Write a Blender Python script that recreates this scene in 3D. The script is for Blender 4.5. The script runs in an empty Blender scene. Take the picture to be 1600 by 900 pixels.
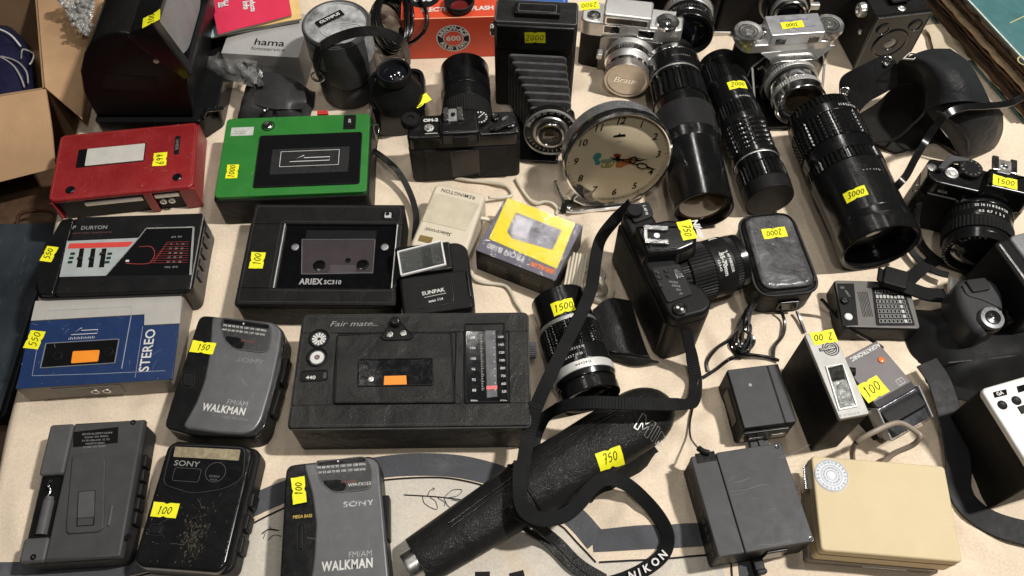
import bpy, bmesh, math, random
from mathutils import Vector, Matrix, Euler
random.seed(7)
R = math.radians
SC = bpy.context.scene
COL = SC.collection
S = 0.001                                   # everything below is in millimetres

# ------------------------------------------------------------------ camera
FPX, TH, HC = 1300.0, R(31.0), 758.0        # focal length (px of a 1600 px frame), tilt, height
CY = -HC*math.tan(TH)
cam = bpy.data.objects.new('camera', bpy.data.cameras.new('camera')); COL.objects.link(cam)
cam.location = (0, CY*S, HC*S); cam.rotation_euler = (TH, 0, 0)
cam.data.sensor_width = 36; cam.data.lens = 36*FPX/1600
cam.data.clip_start = 0.02; cam.data.clip_end = 60
SC.camera = cam
# ------------------------------------------------------------------ world, lamps, exposure
w = bpy.data.worlds.new('World'); SC.world = w; w.use_nodes = True
bgn = w.node_tree.nodes['Background']
bgn.inputs['Color'].default_value = (1.0, .93, .84, 1); bgn.inputs['Strength'].default_value = .012
def lamp(name, loc, size, power, col, target=(0, 60, 0), sy=None):
    l = bpy.data.lights.new(name, 'AREA'); l.shape = 'RECTANGLE'
    l.size = size*S; l.size_y = (sy or size)*S; l.energy = power; l.color = col
    o = bpy.data.objects.new(name, l); COL.objects.link(o)
    o.location = Vector(loc)*S
    o.rotation_euler = (Vector(loc)-Vector(target)).to_track_quat('Z', 'Y').to_euler()
    return o
lamp('lamp_right', (1250, 10, 2250), 80, 69, (1, .97, .92), sy=150)
lamp('lamp_behind', (215, 1130, 1400), 80, 3.4, (1, .965, .91), sy=160)
lamp('lamp_left', (-560, 520, 1600), 80, 2, (1, .96, .9), sy=160)
lamp('lamp_front', (60, -640, 1800), 110, 5, (1, .97, .92), sy=160)
for i, p in enumerate(((-150, 720, 1500), (520, 860, 1650), (950, 700, 1500), (330, 330, 1900), (-380, 60, 1700))):
    lamp('lamp_bulb', p, 26, .75, (1, .97, .92))
lamp('lamp_fill', (300, 100, 2400), 900, .6, (1, .95, .88))  # added broad overhead fill, not a real fitting
SC.view_settings.view_transform = 'Standard'; SC.view_settings.look = 'None'
SC.view_settings.exposure = 0; SC.view_settings.gamma = 1

# ------------------------------------------------------------------ picture -> place
def ray(px, py):
    u = (px-800)/FPX; v = (450-py)/FPX
    return Vector((u, math.sin(TH)+v*math.cos(TH), -math.cos(TH)+v*math.sin(TH)))
def at(px, py, z=0.0):                      # point seen at a pixel, at height z
    d = ray(px, py); return Vector((0, CY, HC))+d*((z-HC)/d.z)
def aty(px, py, y):                         # point seen at a pixel, on the plane y
    d = ray(px, py); return Vector((0, CY, HC))+d*((y-CY)/d.y)

# ------------------------------------------------------------------ materials
MATS = {}
def mat(name, col, rough=.45, metal=0, var=.12, vs=60, bump=0, bs=900, kind='noise', rv=.08, dust=0, dustc=(.35, .33, .3),
        coat=0, spec=.5, trans=0, emit=0, scratch=0, sheen=0, dent=0):
    if name in MATS: return MATS[name]
    if spec == .5 and not metal and max(col) < .09 and rough > .3: spec = .14
    if max(col) < .05: dust *= .55
    m = bpy.data.materials.new(name); m.use_nodes = True; MATS[name] = m
    nt = m.node_tree; N = nt.nodes; L = nt.links; b = N['Principled BSDF']
    tc = N.new('ShaderNodeTexCoord')
    def noise(scale, det=4, r=.55):
        n = N.new('ShaderNodeTexNoise'); n.inputs['Scale'].default_value = scale
        n.inputs['Detail'].default_value = det; n.inputs['Roughness'].default_value = r
        L.new(tc.outputs['Object'], n.inputs['Vector']); return n
    def ramp(src, a, c):
        mr = N.new('ShaderNodeMapRange'); L.new(src, mr.inputs['Value'])
        mr.inputs['From Min'].default_value = a[0]; mr.inputs['From Max'].default_value = a[1]
        mr.inputs['To Min'].default_value = c[0]; mr.inputs['To Max'].default_value = c[1]; return mr.outputs['Result']
    def mix(f, a, c):
        x = N.new('ShaderNodeMix'); x.data_type = 'RGBA'
        if isinstance(f, float): x.inputs['Factor'].default_value = f
        else: L.new(f, x.inputs['Factor'])
        for i, q in ((6, a), (7, c)):
            if isinstance(q, tuple): x.inputs[i].default_value = (*q[:3], 1)
            else: L.new(q, x.inputs[i])
        return x.outputs[2]
    n1 = noise(vs, 5, .62)
    lo = tuple(max(0, c*(1-var)) for c in col); hi = tuple(min(1, c*(1+var)) for c in col)
    c = mix(ramp(n1.outputs['Fac'], (.3, .7), (0, 1)), lo, hi)
    rn = noise(vs*2.3, 6, .7)
    rr = ramp(rn.outputs['Fac'], (.3, .7), (max(.02, rough-rv), min(1, rough+rv)))
    if dust:
        d1 = noise(38, 6, .7); d2 = noise(1500, 2, .6)
        mu = N.new('ShaderNodeMath'); mu.operation = 'MULTIPLY'
        L.new(ramp(d1.outputs['Fac'], (.42, .72), (.1, 1)), mu.inputs[0]); L.new(ramp(d2.outputs['Fac'], (.52, .72), (.06, 1)), mu.inputs[1])
        mu2 = N.new('ShaderNodeMath'); mu2.operation = 'MULTIPLY'; L.new(mu.outputs[0], mu2.inputs[0]); mu2.inputs[1].default_value = dust
        c = mix(mu2.outputs[0], c, dustc)
        ad = N.new('ShaderNodeMath'); ad.operation = 'ADD'; ad.use_clamp = True
        L.new(rr, ad.inputs[0]); L.new(ramp(mu2.outputs[0], (0, 1), (0, .5)), ad.inputs[1]); rr = ad.outputs[0]
    if scratch:                                # worn marks with a shape of their own
        mp = N.new('ShaderNodeMapping'); mp.inputs['Scale'].default_value = (900, 40, 40); mp.inputs['Rotation'].default_value = (0, .3, .7)
        L.new(tc.outputs['Object'], mp.inputs['Vector'])
        sn = N.new('ShaderNodeTexNoise'); sn.inputs['Scale'].default_value = 1; sn.inputs['Detail'].default_value = 2
        L.new(mp.outputs[0], sn.inputs['Vector'])
        c = mix(ramp(sn.outputs['Fac'], (.66, .74), (0, scratch)), c, tuple(min(1, q*2+.08) for q in col))
    L.new(c, b.inputs['Base Color']); L.new(rr, b.inputs['Roughness'])
    b.inputs['Metallic'].default_value = metal
    b.inputs['Specular IOR Level'].default_value = spec
    b.inputs['Coat Weight'].default_value = coat; b.inputs['Coat Roughness'].default_value = .08
    if trans: b.inputs['Transmission Weight'].default_value = trans
    if sheen: b.inputs['Sheen Weight'].default_value = sheen
    if bump:
        if kind == 'leather':
            v = N.new('ShaderNodeTexVoronoi'); v.inputs['Scale'].default_value = bs; v.feature = 'DISTANCE_TO_EDGE'
            L.new(tc.outputs['Object'], v.inputs['Vector']); src = ramp(v.outputs['Distance'], (0, .25), (0, 1))
        elif kind == 'weave':
            wv = N.new('ShaderNodeTexWave'); wv.inputs['Scale'].default_value = bs; wv.bands_direction = 'DIAGONAL'
            L.new(tc.outputs['Object'], wv.inputs['Vector']); src = wv.outputs['Fac']
        elif kind == 'grid':
            mp = N.new('ShaderNodeTexChecker'); mp.inputs['Scale'].default_value = bs
            L.new(tc.outputs['Object'], mp.inputs['Vector']); src = mp.outputs['Fac']
        else: src = noise(bs, 4, .6).outputs['Fac']
        bp = N.new('ShaderNodeBump'); bp.inputs['Strength'].default_value = bump; bp.inputs['Distance'].default_value = .0006
        L.new(src, bp.inputs['Height']); L.new(bp.outputs[0], b.inputs['Normal'])
        if dent:                               # soft creases and dents of old leather
            n3 = noise(38, 3, .5); n3.inputs['Distortion'].default_value = .8
            b3 = N.new('ShaderNodeBump'); b3.inputs['Strength'].default_value = dent; b3.inputs['Distance'].default_value = .0038
            L.new(n3.outputs['Fac'], b3.inputs['Height']); L.new(b3.outputs[0], bp.inputs['Normal'])
    return m
def clear(name, tint=(1, 1, 1), gl=.12, rough=.08, bump=0, bs=200, milk=0):
    m = bpy.data.materials.new(name); m.use_nodes = True; nt = m.node_tree; N = nt.nodes; L = nt.links
    N.remove(N['Principled BSDF']); o = N['Material Output']
    t = N.new('ShaderNodeBsdfTransparent'); t.inputs[0].default_value = (*tint, 1)
    g = N.new('ShaderNodeBsdfGlossy'); g.inputs['Roughness'].default_value = rough
    f = N.new('ShaderNodeLayerWeight'); f.inputs[0].default_value = gl
    mx = N.new('ShaderNodeMixShader'); L.new(f.outputs['Fresnel'], mx.inputs[0]); L.new(t.outputs[0], mx.inputs[1]); L.new(g.outputs[0], mx.inputs[2])
    if bump:
        tc = N.new('ShaderNodeTexCoord'); n = N.new('ShaderNodeTexNoise'); n.inputs['Scale'].default_value = bs; n.inputs['Detail'].default_value = 3
        n.inputs['Distortion'].default_value = 1.5
        L.new(tc.outputs['Object'], n.inputs['Vector']); bp = N.new('ShaderNodeBump'); bp.inputs['Strength'].default_value = bump; bp.inputs['Distance'].default_value = .004
        L.new(n.outputs['Fac'], bp.inputs['Height']); L.new(bp.outputs[0], g.inputs['Normal']); L.new(bp.outputs[0], f.inputs['Normal'])
    out = mx.outputs[0]
    if milk:
        d = N.new('ShaderNodeBsdfDiffuse'); d.inputs[0].default_value = (.75, .74, .72, 1); m2 = N.new('ShaderNodeMixShader'); m2.inputs[0].default_value = milk
        L.new(out, m2.inputs[1]); L.new(d.outputs[0], m2.inputs[2]); out = m2.outputs[0]
    L.new(out, o.inputs['Surface']); MATS[name] = m; return m

BLK = mat('black_plastic', (.0085, .0085, .009), .42, dust=.2, bump=.12, bs=2600)
BOD = mat('matte_black_body', (.0075, .0075, .0075), .5, spec=.1, dust=.14, bump=.1, bs=2600)
BLG = mat('gloss_black_plastic', (.0075, .0075, .008), .17, spec=.35, dust=.12, rv=.06)
BLM = mat('black_enamel', (.0065, .0065, .0068), .21, spec=.42, dust=.1, rv=.07)
BRL = mat('barrel_black', (.005, .005, .0053), .2, spec=.5, dust=.08, rv=.06)
RUB = mat('black_rubber', (.0095, .0095, .01), .5, dust=.2, bump=.1, bs=1500)
LEA = mat('black_leatherette', (.009, .0088, .0086), .42, dent=.45, bump=.3, bs=900, kind='leather', dust=.14)
LEB = mat('black_leather', (.014, .0138, .0132), .38, dent=.5, bump=.22, bs=520, kind='leather', dust=.2, rv=.1)
LEW = mat('worn_leather', (.03, .03, .031), .36, bump=.35, bs=300, kind='noise', dust=.4, rv=.12)
CHR = mat('chrome', (.86, .85, .83), .17, 1, var=.04, rv=.05)
SAT = mat('satin_chrome', (.70, .69, .665), .42, .9, var=.05, rv=.05)
STL = mat('brushed_steel', (.5, .49, .47), .35, 1)
GRY = mat('grey_plastic', (.062, .061, .063), .42, dust=.2, bump=.12, bs=2400)
DGR = mat('dark_grey_plastic', (.02, .02, .021), .45, dust=.16, bump=.12, bs=2400)
SLV = mat('gunmetal_paint', (.125, .125, .128), .34, metal=.45, dust=.2, bump=.06, bs=3000, scratch=.15)
WHT = mat('white_plastic', (.72, .71, .69), .4)
INK = mat('white_print', (.62, .61, .58), .5)
INKG = mat('grey_print', (.22, .22, .21), .5)
BINK = mat('black_ink', (.008, .008, .009), .5)
YEL = mat('fluorescent_paper', (.84, .80, .012), .6, var=.07, vs=90, bump=.25, bs=160)
ORG = mat('orange_print', (.85, .27, .02), .45, var=.06)
REDP = mat('red_print', (.55, .035, .03), .45)
GLS = mat('lens_glass', (.006, .007, .01), .04, spec=.8, coat=1)
GLB = mat('coated_glass', (.03, .022, .012), .05, spec=.8, coat=1)
WIN = mat('smoked_window', (.007, .007, .008), .12, coat=.4)
STRAP = mat('woven_strap', (.009, .009, .0095), .7, bump=.4, bs=1400, spec=.15)

# ------------------------------------------------------------------ mesh building
def cr(pts, n=6, closed=False):             # Catmull-Rom through 3-D points
    P = [Vector(p) for p in pts]; m = len(P); out = []
    rng = range(m) if closed else range(m-1)
    for i in rng:
        a = P[(i-1) % m] if closed or i > 0 else P[0]*2-P[1]
        b = P[i]; c = P[(i+1) % m]
        d = P[(i+2) % m] if closed or i+2 < m else P[-1]*2-P[-2]
        for k in range(n):
            t = k/n
            out.append(.5*((2*b)+(c-a)*t+(2*a-5*b+4*c-d)*t*t+(3*b-a-3*c+d)*t**3))
    if not closed: out.append(P[-1])
    return out
def rrect(x0, x1, y0, y1, r=3, n=5):
    if x0 > x1: x0, x1 = x1, x0
    if y0 > y1: y0, y1 = y1, y0
    r = max(.01, min(r, (x1-x0)/2-.01, (y1-y0)/2-.01)); o = []
    for cx, cy, a0 in ((x1-r, y1-r, 0), (x0+r, y1-r, 90), (x0+r, y0+r, 180), (x1-r, y0+r, 270)):
        for k in range(n+1):
            a = R(a0+90*k/n); o.append((cx+r*math.cos(a), cy+r*math.sin(a)))
    return o
def circ(x, y, r, n=32, ry=None):
    return [(x+r*math.cos(2*math.pi*k/n), y+(ry or r)*math.sin(2*math.pi*k/n)) for k in range(n)]
def area2(o): return sum(o[i][0]*o[(i+1) % len(o)][1]-o[(i+1) % len(o)][0]*o[i][1] for i in range(len(o)))
def rpoly(pts, r=3, n=4):                   # polygon with rounded corners
    P = [Vector(p[:2]) for p in pts]; o = []; m = len(P)
    for i in range(m):
        a, b, c = P[i-1], P[i], P[(i+1) % m]
        d1 = (a-b); d2 = (c-b); k = min(r, d1.length*.45, d2.length*.45)
        p = b+d1.normalized()*k; q = b+d2.normalized()*k
        for j in range(n+1):
            t = j/n; o.append(tuple(p*(1-t)**2+b*2*t*(1-t)+q*t*t))
    return o
def inset(o, d):
    if d == 0: return list(o)
    n = len(o); out = []
    for i in range(n):
        a, b, c = Vector(o[i-1]), Vector(o[i]), Vector(o[(i+1) % n])
        e1 = (b-a); e2 = (c-b)
        e1 = e1.normalized() if e1.length > 1e-6 else e2.normalized(); e2 = e2.normalized() if e2.length > 1e-6 else e1
        nn = Vector((-e1.y-e2.y, e1.x+e2.x))
        nn = nn.normalized() if nn.length > 1e-6 else Vector((-e1.y, e1.x))
        k = max(.4, nn.dot(Vector((-e1.y, e1.x))))
        out.append(tuple(b+nn*(d/k)))
    return out
FONT = {}
def glyphs(s, bold=0.0, sp=1.0):
    key = (s, bold, sp)
    if key in FONT: return FONT[key]
    c = bpy.data.curves.new('lettering', 'FONT'); c.body = s; c.align_x = 'CENTER'; c.align_y = 'CENTER'
    c.offset = bold; c.resolution_u = 3; c.space_character = sp
    o = bpy.data.objects.new('lettering', c); COL.objects.link(o)
    dg = bpy.context.evaluated_depsgraph_get(); me = o.evaluated_get(dg).to_mesh()
    r = ([tuple(v.co) for v in me.vertices], [tuple(p.vertices) for p in me.polygons])
    o.evaluated_get(dg).to_mesh_clear(); bpy.data.objects.remove(o); bpy.data.curves.remove(c)
    FONT[key] = r; return r
DIG = {'0': [[(.5, 1), (.1, .75), (.1, .25), (.5, 0), (.9, .3), (.9, .75), (.5, 1)]], '1': [[(.35, .75), (.55, 1), (.5, 0)]],
       '2': [[(.1, .8), (.5, 1), (.85, .75), (.1, 0), (.95, .05)]], '3': [[(.1, .95), (.8, .95), (.4, .55), (.85, .3), (.5, 0), (.05, .1)]],
       '5': [[(.9, 1), (.25, .95), (.15, .55), (.7, .6), (.85, .25), (.4, 0), (.05, .1)]], '6': [[(.8, 1), (.2, .5), (.15, .1), (.6, 0), (.85, .3), (.5, .5), (.2, .35)]],
       '7': [[(.05, .95), (.9, 1), (.4, 0)], [(.3, .5), (.85, .55)]], '9': [[(.85, .8), (.4, 1), (.1, .7), (.5, .5), (.85, .85), (.6, 0)]],
       '.': [[(.4, 0), (.6, .05)]], '8': [[(.5, .5), (.15, .8), (.5, 1), (.85, .8), (.5, .5), (.1, .2), (.5, 0), (.9, .2), (.5, .5)]]}
class MB:
    def __init__(s, M=None): s.bm = bmesh.new(); s.M = M or Matrix(); s.mi = 0; s.warp = None
    def v(s, p):
        p = Vector(p)
        if s.warp: p = Vector(s.warp(p))
        return s.bm.verts.new((s.M @ p)*S)
    def f(s, vs):
        try: q = s.bm.faces.new(vs)
        except ValueError: return
        q.material_index = s.mi; q.smooth = True
    def rings(s, rs, cap0=True, cap1=True, close=True):
        V = [[s.v(p) for p in r] for r in rs]; n = len(V[0])
        for a, b in zip(V, V[1:]):
            for i in range(n if close else n-1):
                j = (i+1) % n; s.f((a[i], a[j], b[j], b[i]))
        if cap0: s.f(V[0][::-1])
        if cap1: s.f(V[-1])
        return s
    def slab(s, o, z0, z1, bt=.8, bb=.0, n=3, dome=0, taper=0):
        if area2(o) < 0: o = o[::-1]
        rs = []
        h = z1-z0
        bt = min(bt, h*.49) if bb else min(bt, h*.95); bb = min(bb, h*.49)
        if bb:
            for k in range(n+1):
                a = R(90*k/n); rs.append([(x, y, z0+bb-bb*math.cos(a)) for x, y in inset(o, bb-bb*math.sin(a))])
        else: rs.append([(x, y, z0) for x, y in o])
        if bt:
            for k in range(n+1):
                a = R(90*k/n); rs.append([(x, y, z1-bt+bt*math.sin(a)) for x, y in inset(o, taper+bt-bt*math.cos(a))])
        else: rs.append([(x, y, z1) for x, y in inset(o, taper)])
        return s.rings(rs)
    def box(s, x0, x1, y0, y1, z0, z1, b=.6, r=None, bb=0): return s.slab(rrect(x0, x1, y0, y1, max(b, r or b), 3 if (r or 0) < 2 else 6), z0, z1, b, bb)
    def sheet(s, o, z):                       # a printed patch lying on a face
        if area2(o) < 0: o = o[::-1]
        s.f([s.v((p[0], p[1], z)) for p in o]); return s
    def frame(s, o, wd, z0, z1):              # raised frame along an outline
        if area2(o) < 0: o = o[::-1]
        i = inset(o, wd); a = inset(o, wd*.2); b = inset(o, wd*.8)
        s.rings([[(x, y, z0) for x, y in o], [(x, y, z1) for x, y in a], [(x, y, z1) for x, y in b], [(x, y, z0) for x, y in i]], False, False); return s
    def lathe(s, prof, n=64, ribs=None):
        # profile (r, z) ; ribs: dict {profile index: (count, depth)}
        rs = []
        for i, (r, z) in enumerate(prof):
            row = []
            for k in range(n):
                rr = r
                if ribs and i in ribs:
                    c, d = ribs[i]
                    if (k*c//n) != ((k+.5)*c//n) if False else (k*2*c/n) % 2 >= 1: rr = r-d
                a = 2*math.pi*k/n; row.append((rr*math.cos(a), rr*math.sin(a), z))
            rs.append(row)
        return s.rings(rs, False, False)
    def tube(s, pts, r, n=8, sm=5, closed=False, taper=None):
        P = cr(pts, sm, closed) if sm else [Vector(p) for p in pts]
        rs = []; up = Vector((0, 0, 1)); m = len(P)
        for i, p in enumerate(P):
            t = (P[(i+1) % m]-P[i-1]) if closed else (P[min(i+1, m-1)]-P[max(i-1, 0)])
            if t.length < 1e-6: t = Vector((1, 0, 0))
            t.normalize()
            x = up.cross(t)
            if x.length < .05: x = Vector((1, 0, 0)).cross(t)
            x.normalize(); y = t.cross(x); up = y if abs(t.z) > .9 else Vector((0, 0, 1))
            rr = r if taper is None else r*(taper[0]+(taper[1]-taper[0])*i/(m-1))
            rs.append([p+x*rr*math.cos(2*math.pi*k/n)+y*rr*math.sin(2*math.pi*k/n) for k in range(n)])
        if closed: rs.append(rs[0])
        return s.rings(rs, not closed, not closed)
    def ribbon(s, pts, wd, th=1.6, sm=6, ups=None, ribs=0):
        P = cr(pts, sm); m = len(P); rs = []
        U = cr(ups, sm) if ups else [Vector((0, 0, 1))]*m
        for i, p in enumerate(P):
            t = (P[min(i+1, m-1)]-P[max(i-1, 0)]).normalized(); u = U[i].normalized()
            sd = t.cross(u)
            if sd.length < 1e-4: sd = Vector((1, 0, 0))
            sd.normalize(); u = sd.cross(t)
            a = sd*wd/2; e = u*th/2*(1 if not ribs or i % 2 else .55)
            rs.append([p-a*.96-e*.6, p-a*.9-e, p+a*.9-e, p+a*.96-e*.6, p+a*.96+e*.6, p+a*.9+e, p-a*.9+e, p-a*.96+e*.6])
        return s.rings(rs)
    def patch(s, grid, th=1.5, n=5):         # a bent sheet of leather, paper or film through rows of points
        rows = [cr(r, n) for r in grid]
        cols = list(zip(*rows)); cols = [cr(c, n) for c in cols]; G = list(zip(*cols))
        h, w_ = len(G), len(G[0]); T = []; B = []
        for i in range(h):
            a = []; b = []
            for j in range(w_):
                du = G[i][min(j+1, w_-1)]-G[i][max(j-1, 0)]; dv = G[min(i+1, h-1)][j]-G[max(i-1, 0)][j]
                nn = du.cross(dv); nn = nn.normalized() if nn.length > 1e-6 else Vector((0, 0, 1))
                a.append(s.v(G[i][j]+nn*th/2)); b.append(s.v(G[i][j]-nn*th/2))
            T.append(a); B.append(b)
        for i in range(h-1):
            for j in range(w_-1):
                s.f((T[i][j], T[i][j+1], T[i+1][j+1], T[i+1][j])); s.f((B[i][j], B[i+1][j], B[i+1][j+1], B[i][j+1]))
        for j in range(w_-1):
            s.f((T[0][j+1], T[0][j], B[0][j], B[0][j+1])); s.f((T[-1][j], T[-1][j+1], B[-1][j+1], B[-1][j]))
        for i in range(h-1):
            s.f((T[i][0], T[i+1][0], B[i+1][0], B[i][0])); s.f((T[i+1][-1], T[i][-1], B[i][-1], B[i+1][-1]))
        return s
    def text(s, t, x, y, z, size, rot=0, bold=.01, shear=0, sx=1, sp=1.0, fit=None):
        V, F = glyphs(t, bold, sp)
        if fit: sx = fit/((max(a[0] for a in V)-min(a[0] for a in V))*size)
        c, q = math.cos(R(rot)), math.sin(R(rot)); vs = []
        for a in V:
            px = (a[0]+a[1]*shear)*size*sx; py = a[1]*size
            vs.append(s.v((x+px*c-py*q, y+px*q+py*c, z)))
        for f in F: s.f([vs[i] for i in f])
        return s
    def stroke(s, pts, wd, z, closed=False):
        P = [Vector(p[:2]) for p in pts]; m = len(P); a = []; b = []
        for i, p in enumerate(P):
            t = (P[(i+1) % m]-P[i-1]) if closed else (P[min(i+1, m-1)]-P[max(i-1, 0)])
            t = t.normalized() if t.length > 1e-6 else Vector((1, 0)); n = Vector((-t.y, t.x))*wd/2
            a.append(s.v((*(p+n), z))); b.append(s.v((*(p-n), z)))
        for i in range(m if closed else m-1):
            j = (i+1) % m; s.f((b[i], b[j], a[j], a[i]))
        return s
    def hand(s, t, x, y, z, h, rot=0, wd=.75):  # handwritten figures
        c, q = math.cos(R(rot)), math.sin(R(rot)); adv = h*.62; x0 = -adv*len(t)/2
        for i, ch in enumerate(t):
            k = 1 if i == 0 else .82
            for st in DIG.get(ch, []):
                P = [(x0+(i+.1+.72*a)*adv+.18*b*h, (b-.5)*h*k) for a, b in st]
                P = [(v.x, v.y) for v in cr([(a, b, 0) for a, b in P], 4)]
                s.stroke([(x+a*c-b*q, y+a*q+b*c) for a, b in P], wd, z)
        return s
    def build(s, name, m, parent=None, sharp=34, flat=False):
        bmesh.ops.remove_doubles(s.bm, verts=s.bm.verts, dist=1e-7)
        bmesh.ops.recalc_face_normals(s.bm, faces=s.bm.faces)
        me = bpy.data.meshes.new(name); s.bm.to_mesh(me); s.bm.free()
        for q in (m if isinstance(m, (list, tuple)) else [m]): me.materials.append(q)
        if not flat: me.set_sharp_from_angle(angle=R(sharp))
        o = bpy.data.objects.new(name, me); COL.objects.link(o)
        if not flat:
            w_ = o.modifiers.new('even_shading', 'WEIGHTED_NORMAL'); w_.keep_sharp = True; w_.weight = 80
        if parent: o.parent = parent
        return o
def scratches(o, W, D, z, n, col, seed, edge=.5):
    # hairline scratches and small chips of wear, gathered towards the rims
    rr = random.Random(seed); m = MB()
    for k in range(n):
        x, y = rr.uniform(-.96, .96)*W, rr.uniform(-.96, .96)*D
        if rr.random() < edge:
            if rr.random() < .5: x = rr.choice((-1, 1))*W*rr.uniform(.93, .985)
            else: y = rr.choice((-1, 1))*D*rr.uniform(.92, .98)
            r = rr.uniform(.15, .5); m.sheet([(x+r*rr.uniform(.4, 1.6)*math.cos(t), y+r*rr.uniform(.4, 1.2)*math.sin(t)) for t in (0, 1.1, 2.2, 3.2, 4.3, 5.3)], z+.0004*k)
        else:
            a = rr.uniform(0, 3.14); l = rr.choice((1.5, 2, 3, 5, 9)); b = rr.uniform(-.25, .25)
            m.stroke([(max(-W, min(W, x+q*l*math.cos(a+b*q))), max(-D, min(D, y+q*l*math.sin(a+b*q)))) for q in (0, .6, 1.2)], rr.uniform(.07, .2), z+.0004*k)
    m.build('scratches', mat('scratch_%d_%d_%d' % tuple(int(c*100) for c in col), col, .6), o)['kind'] = 'stuff'
def tag(o, label, cat, group=None):
    o['label'] = label; o['category'] = cat
    if group: o['group'] = group
    return o
def structure(o, kind='structure', label=None, cat=None):
    o['kind'] = kind
    if label: tag(o, label, cat)
    return o
def thing(name, label, cat, loc=(0, 0, 0), rz=0, M=None, group=None):
    o = bpy.data.objects.new(name, None); COL.objects.link(o); o.empty_display_size = .02
    if M is not None:
        q = M.copy(); q.translation = M.translation*S; o.matrix_world = q
    else: o.location = Vector(loc)*S; o.rotation_euler = (0, 0, rz)
    return tag(o, label, cat, group)
class Fr:                                    # a box-shaped thing found from the four corners of its top face
    def __init__(s, quad, h, z0=0):
        P = [at(*p, z0+h) for p in quad]; TL, TR, BR, BL = P
        s.w = ((TR-TL).length+(BR-BL).length)/2; s.d = ((TL-BL).length+(TR-BR).length)/2
        e = (TR-TL)+(BR-BL); s.a = math.atan2(e.y, e.x); s.c = (TL+TR+BR+BL)/4; s.h = h; s.z0 = z0
    def thing(s, name, label, cat, group=None): s.o = thing(name, label, cat, (s.c.x, s.c.y, s.z0), s.a, group=group); return s.o
    def L(s, px, py, z=None):
        p = at(px, py, s.z0+(s.h if z is None else z))-s.c; c, q = math.cos(-s.a), math.sin(-s.a)
        return (p.x*c-p.y*q, p.x*q+p.y*c)
    def P(s, pts, z=None): return [s.L(a, b, z) for a, b in pts]
    def R(s, x0, y0, x1, y1, z=None):         # local bounds of a picture rectangle
        a = s.P([(x0, y0), (x1, y0), (x1, y1), (x0, y1)], z)
        return ((a[0][0]+a[3][0])/2, (a[1][0]+a[2][0])/2, (a[2][1]+a[3][1])/2, (a[0][1]+a[1][1])/2)
    def sticker(s, px, py, t, rot=0, z=None, w=24, h=12.5, trot=None):
        x, y = s.L(px, py, z); return sticker(s.o, t, Matrix.Translation((x, y, (s.h if z is None else z)))@Matrix.Rotation(R(rot), 4, 'Z'), w, h, trot)
def sticker(parent, t, M, w=24, h=12.5, trot=None, warp=None, lab=True):
    m = MB(M); m.warp = warp
    rr = random.Random(len(bpy.data.objects)); w *= rr.uniform(.95, 1.04); h *= rr.uniform(.95, 1.04)
    a, b = w/2, h/2; k = 1.1; cl_ = rr.uniform(.2, 1.1)*(0 if warp else 1); sg = rr.choice((-1, 1)); NR = 6
    xs = [-a+w*i/8 for i in range(9)]; V = []
    for j in range(NR+1):
        v = j/NR*2-1; row = []
        for i, x in enumerate(xs):
            y = v*(b-(k if i == 4 else 0)); z = .25+cl_*max(0, sg*x/a*.8+v*.45-.55)**2*2.2
            row.append(m.v((x+rr.uniform(-.12, .12), y+(rr.uniform(-.12, .12) if j in (0, NR) else 0), z)))
        V.append(row)
    for r0, r1 in zip(V, V[1:]):
        for i in range(8): m.f((r0[i], r0[i+1], r1[i+1], r1[i]))
    m.mi = 1
    if t:
        if trot is None: m.hand(t, rr.uniform(-1, 1), rr.uniform(-.6, .6), .55, h*.55, rr.uniform(-6, 6))
        else: m.hand(t, 0, 0, .55, (h*.55 if trot % 180 == 0 else h*.5), trot+rr.uniform(-6, 6))
    return m.build('price_sticker', [YEL, BINK], parent)
# ================================================================== THE SETTING
from mathutils import noise as mn
floor_m = mat('dark_concrete', (.05, .042, .035), .8, bump=.3, bs=60)
MB().sheet([(-6000, -3000), (6000, -3000), (6000, 6000), (-6000, 6000)], -760).build('floor', floor_m)['kind'] = 'structure'
wood_m = mat('brown_wood', (.09, .05, .028), .5, bump=.2, bs=300, var=.3)

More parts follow.
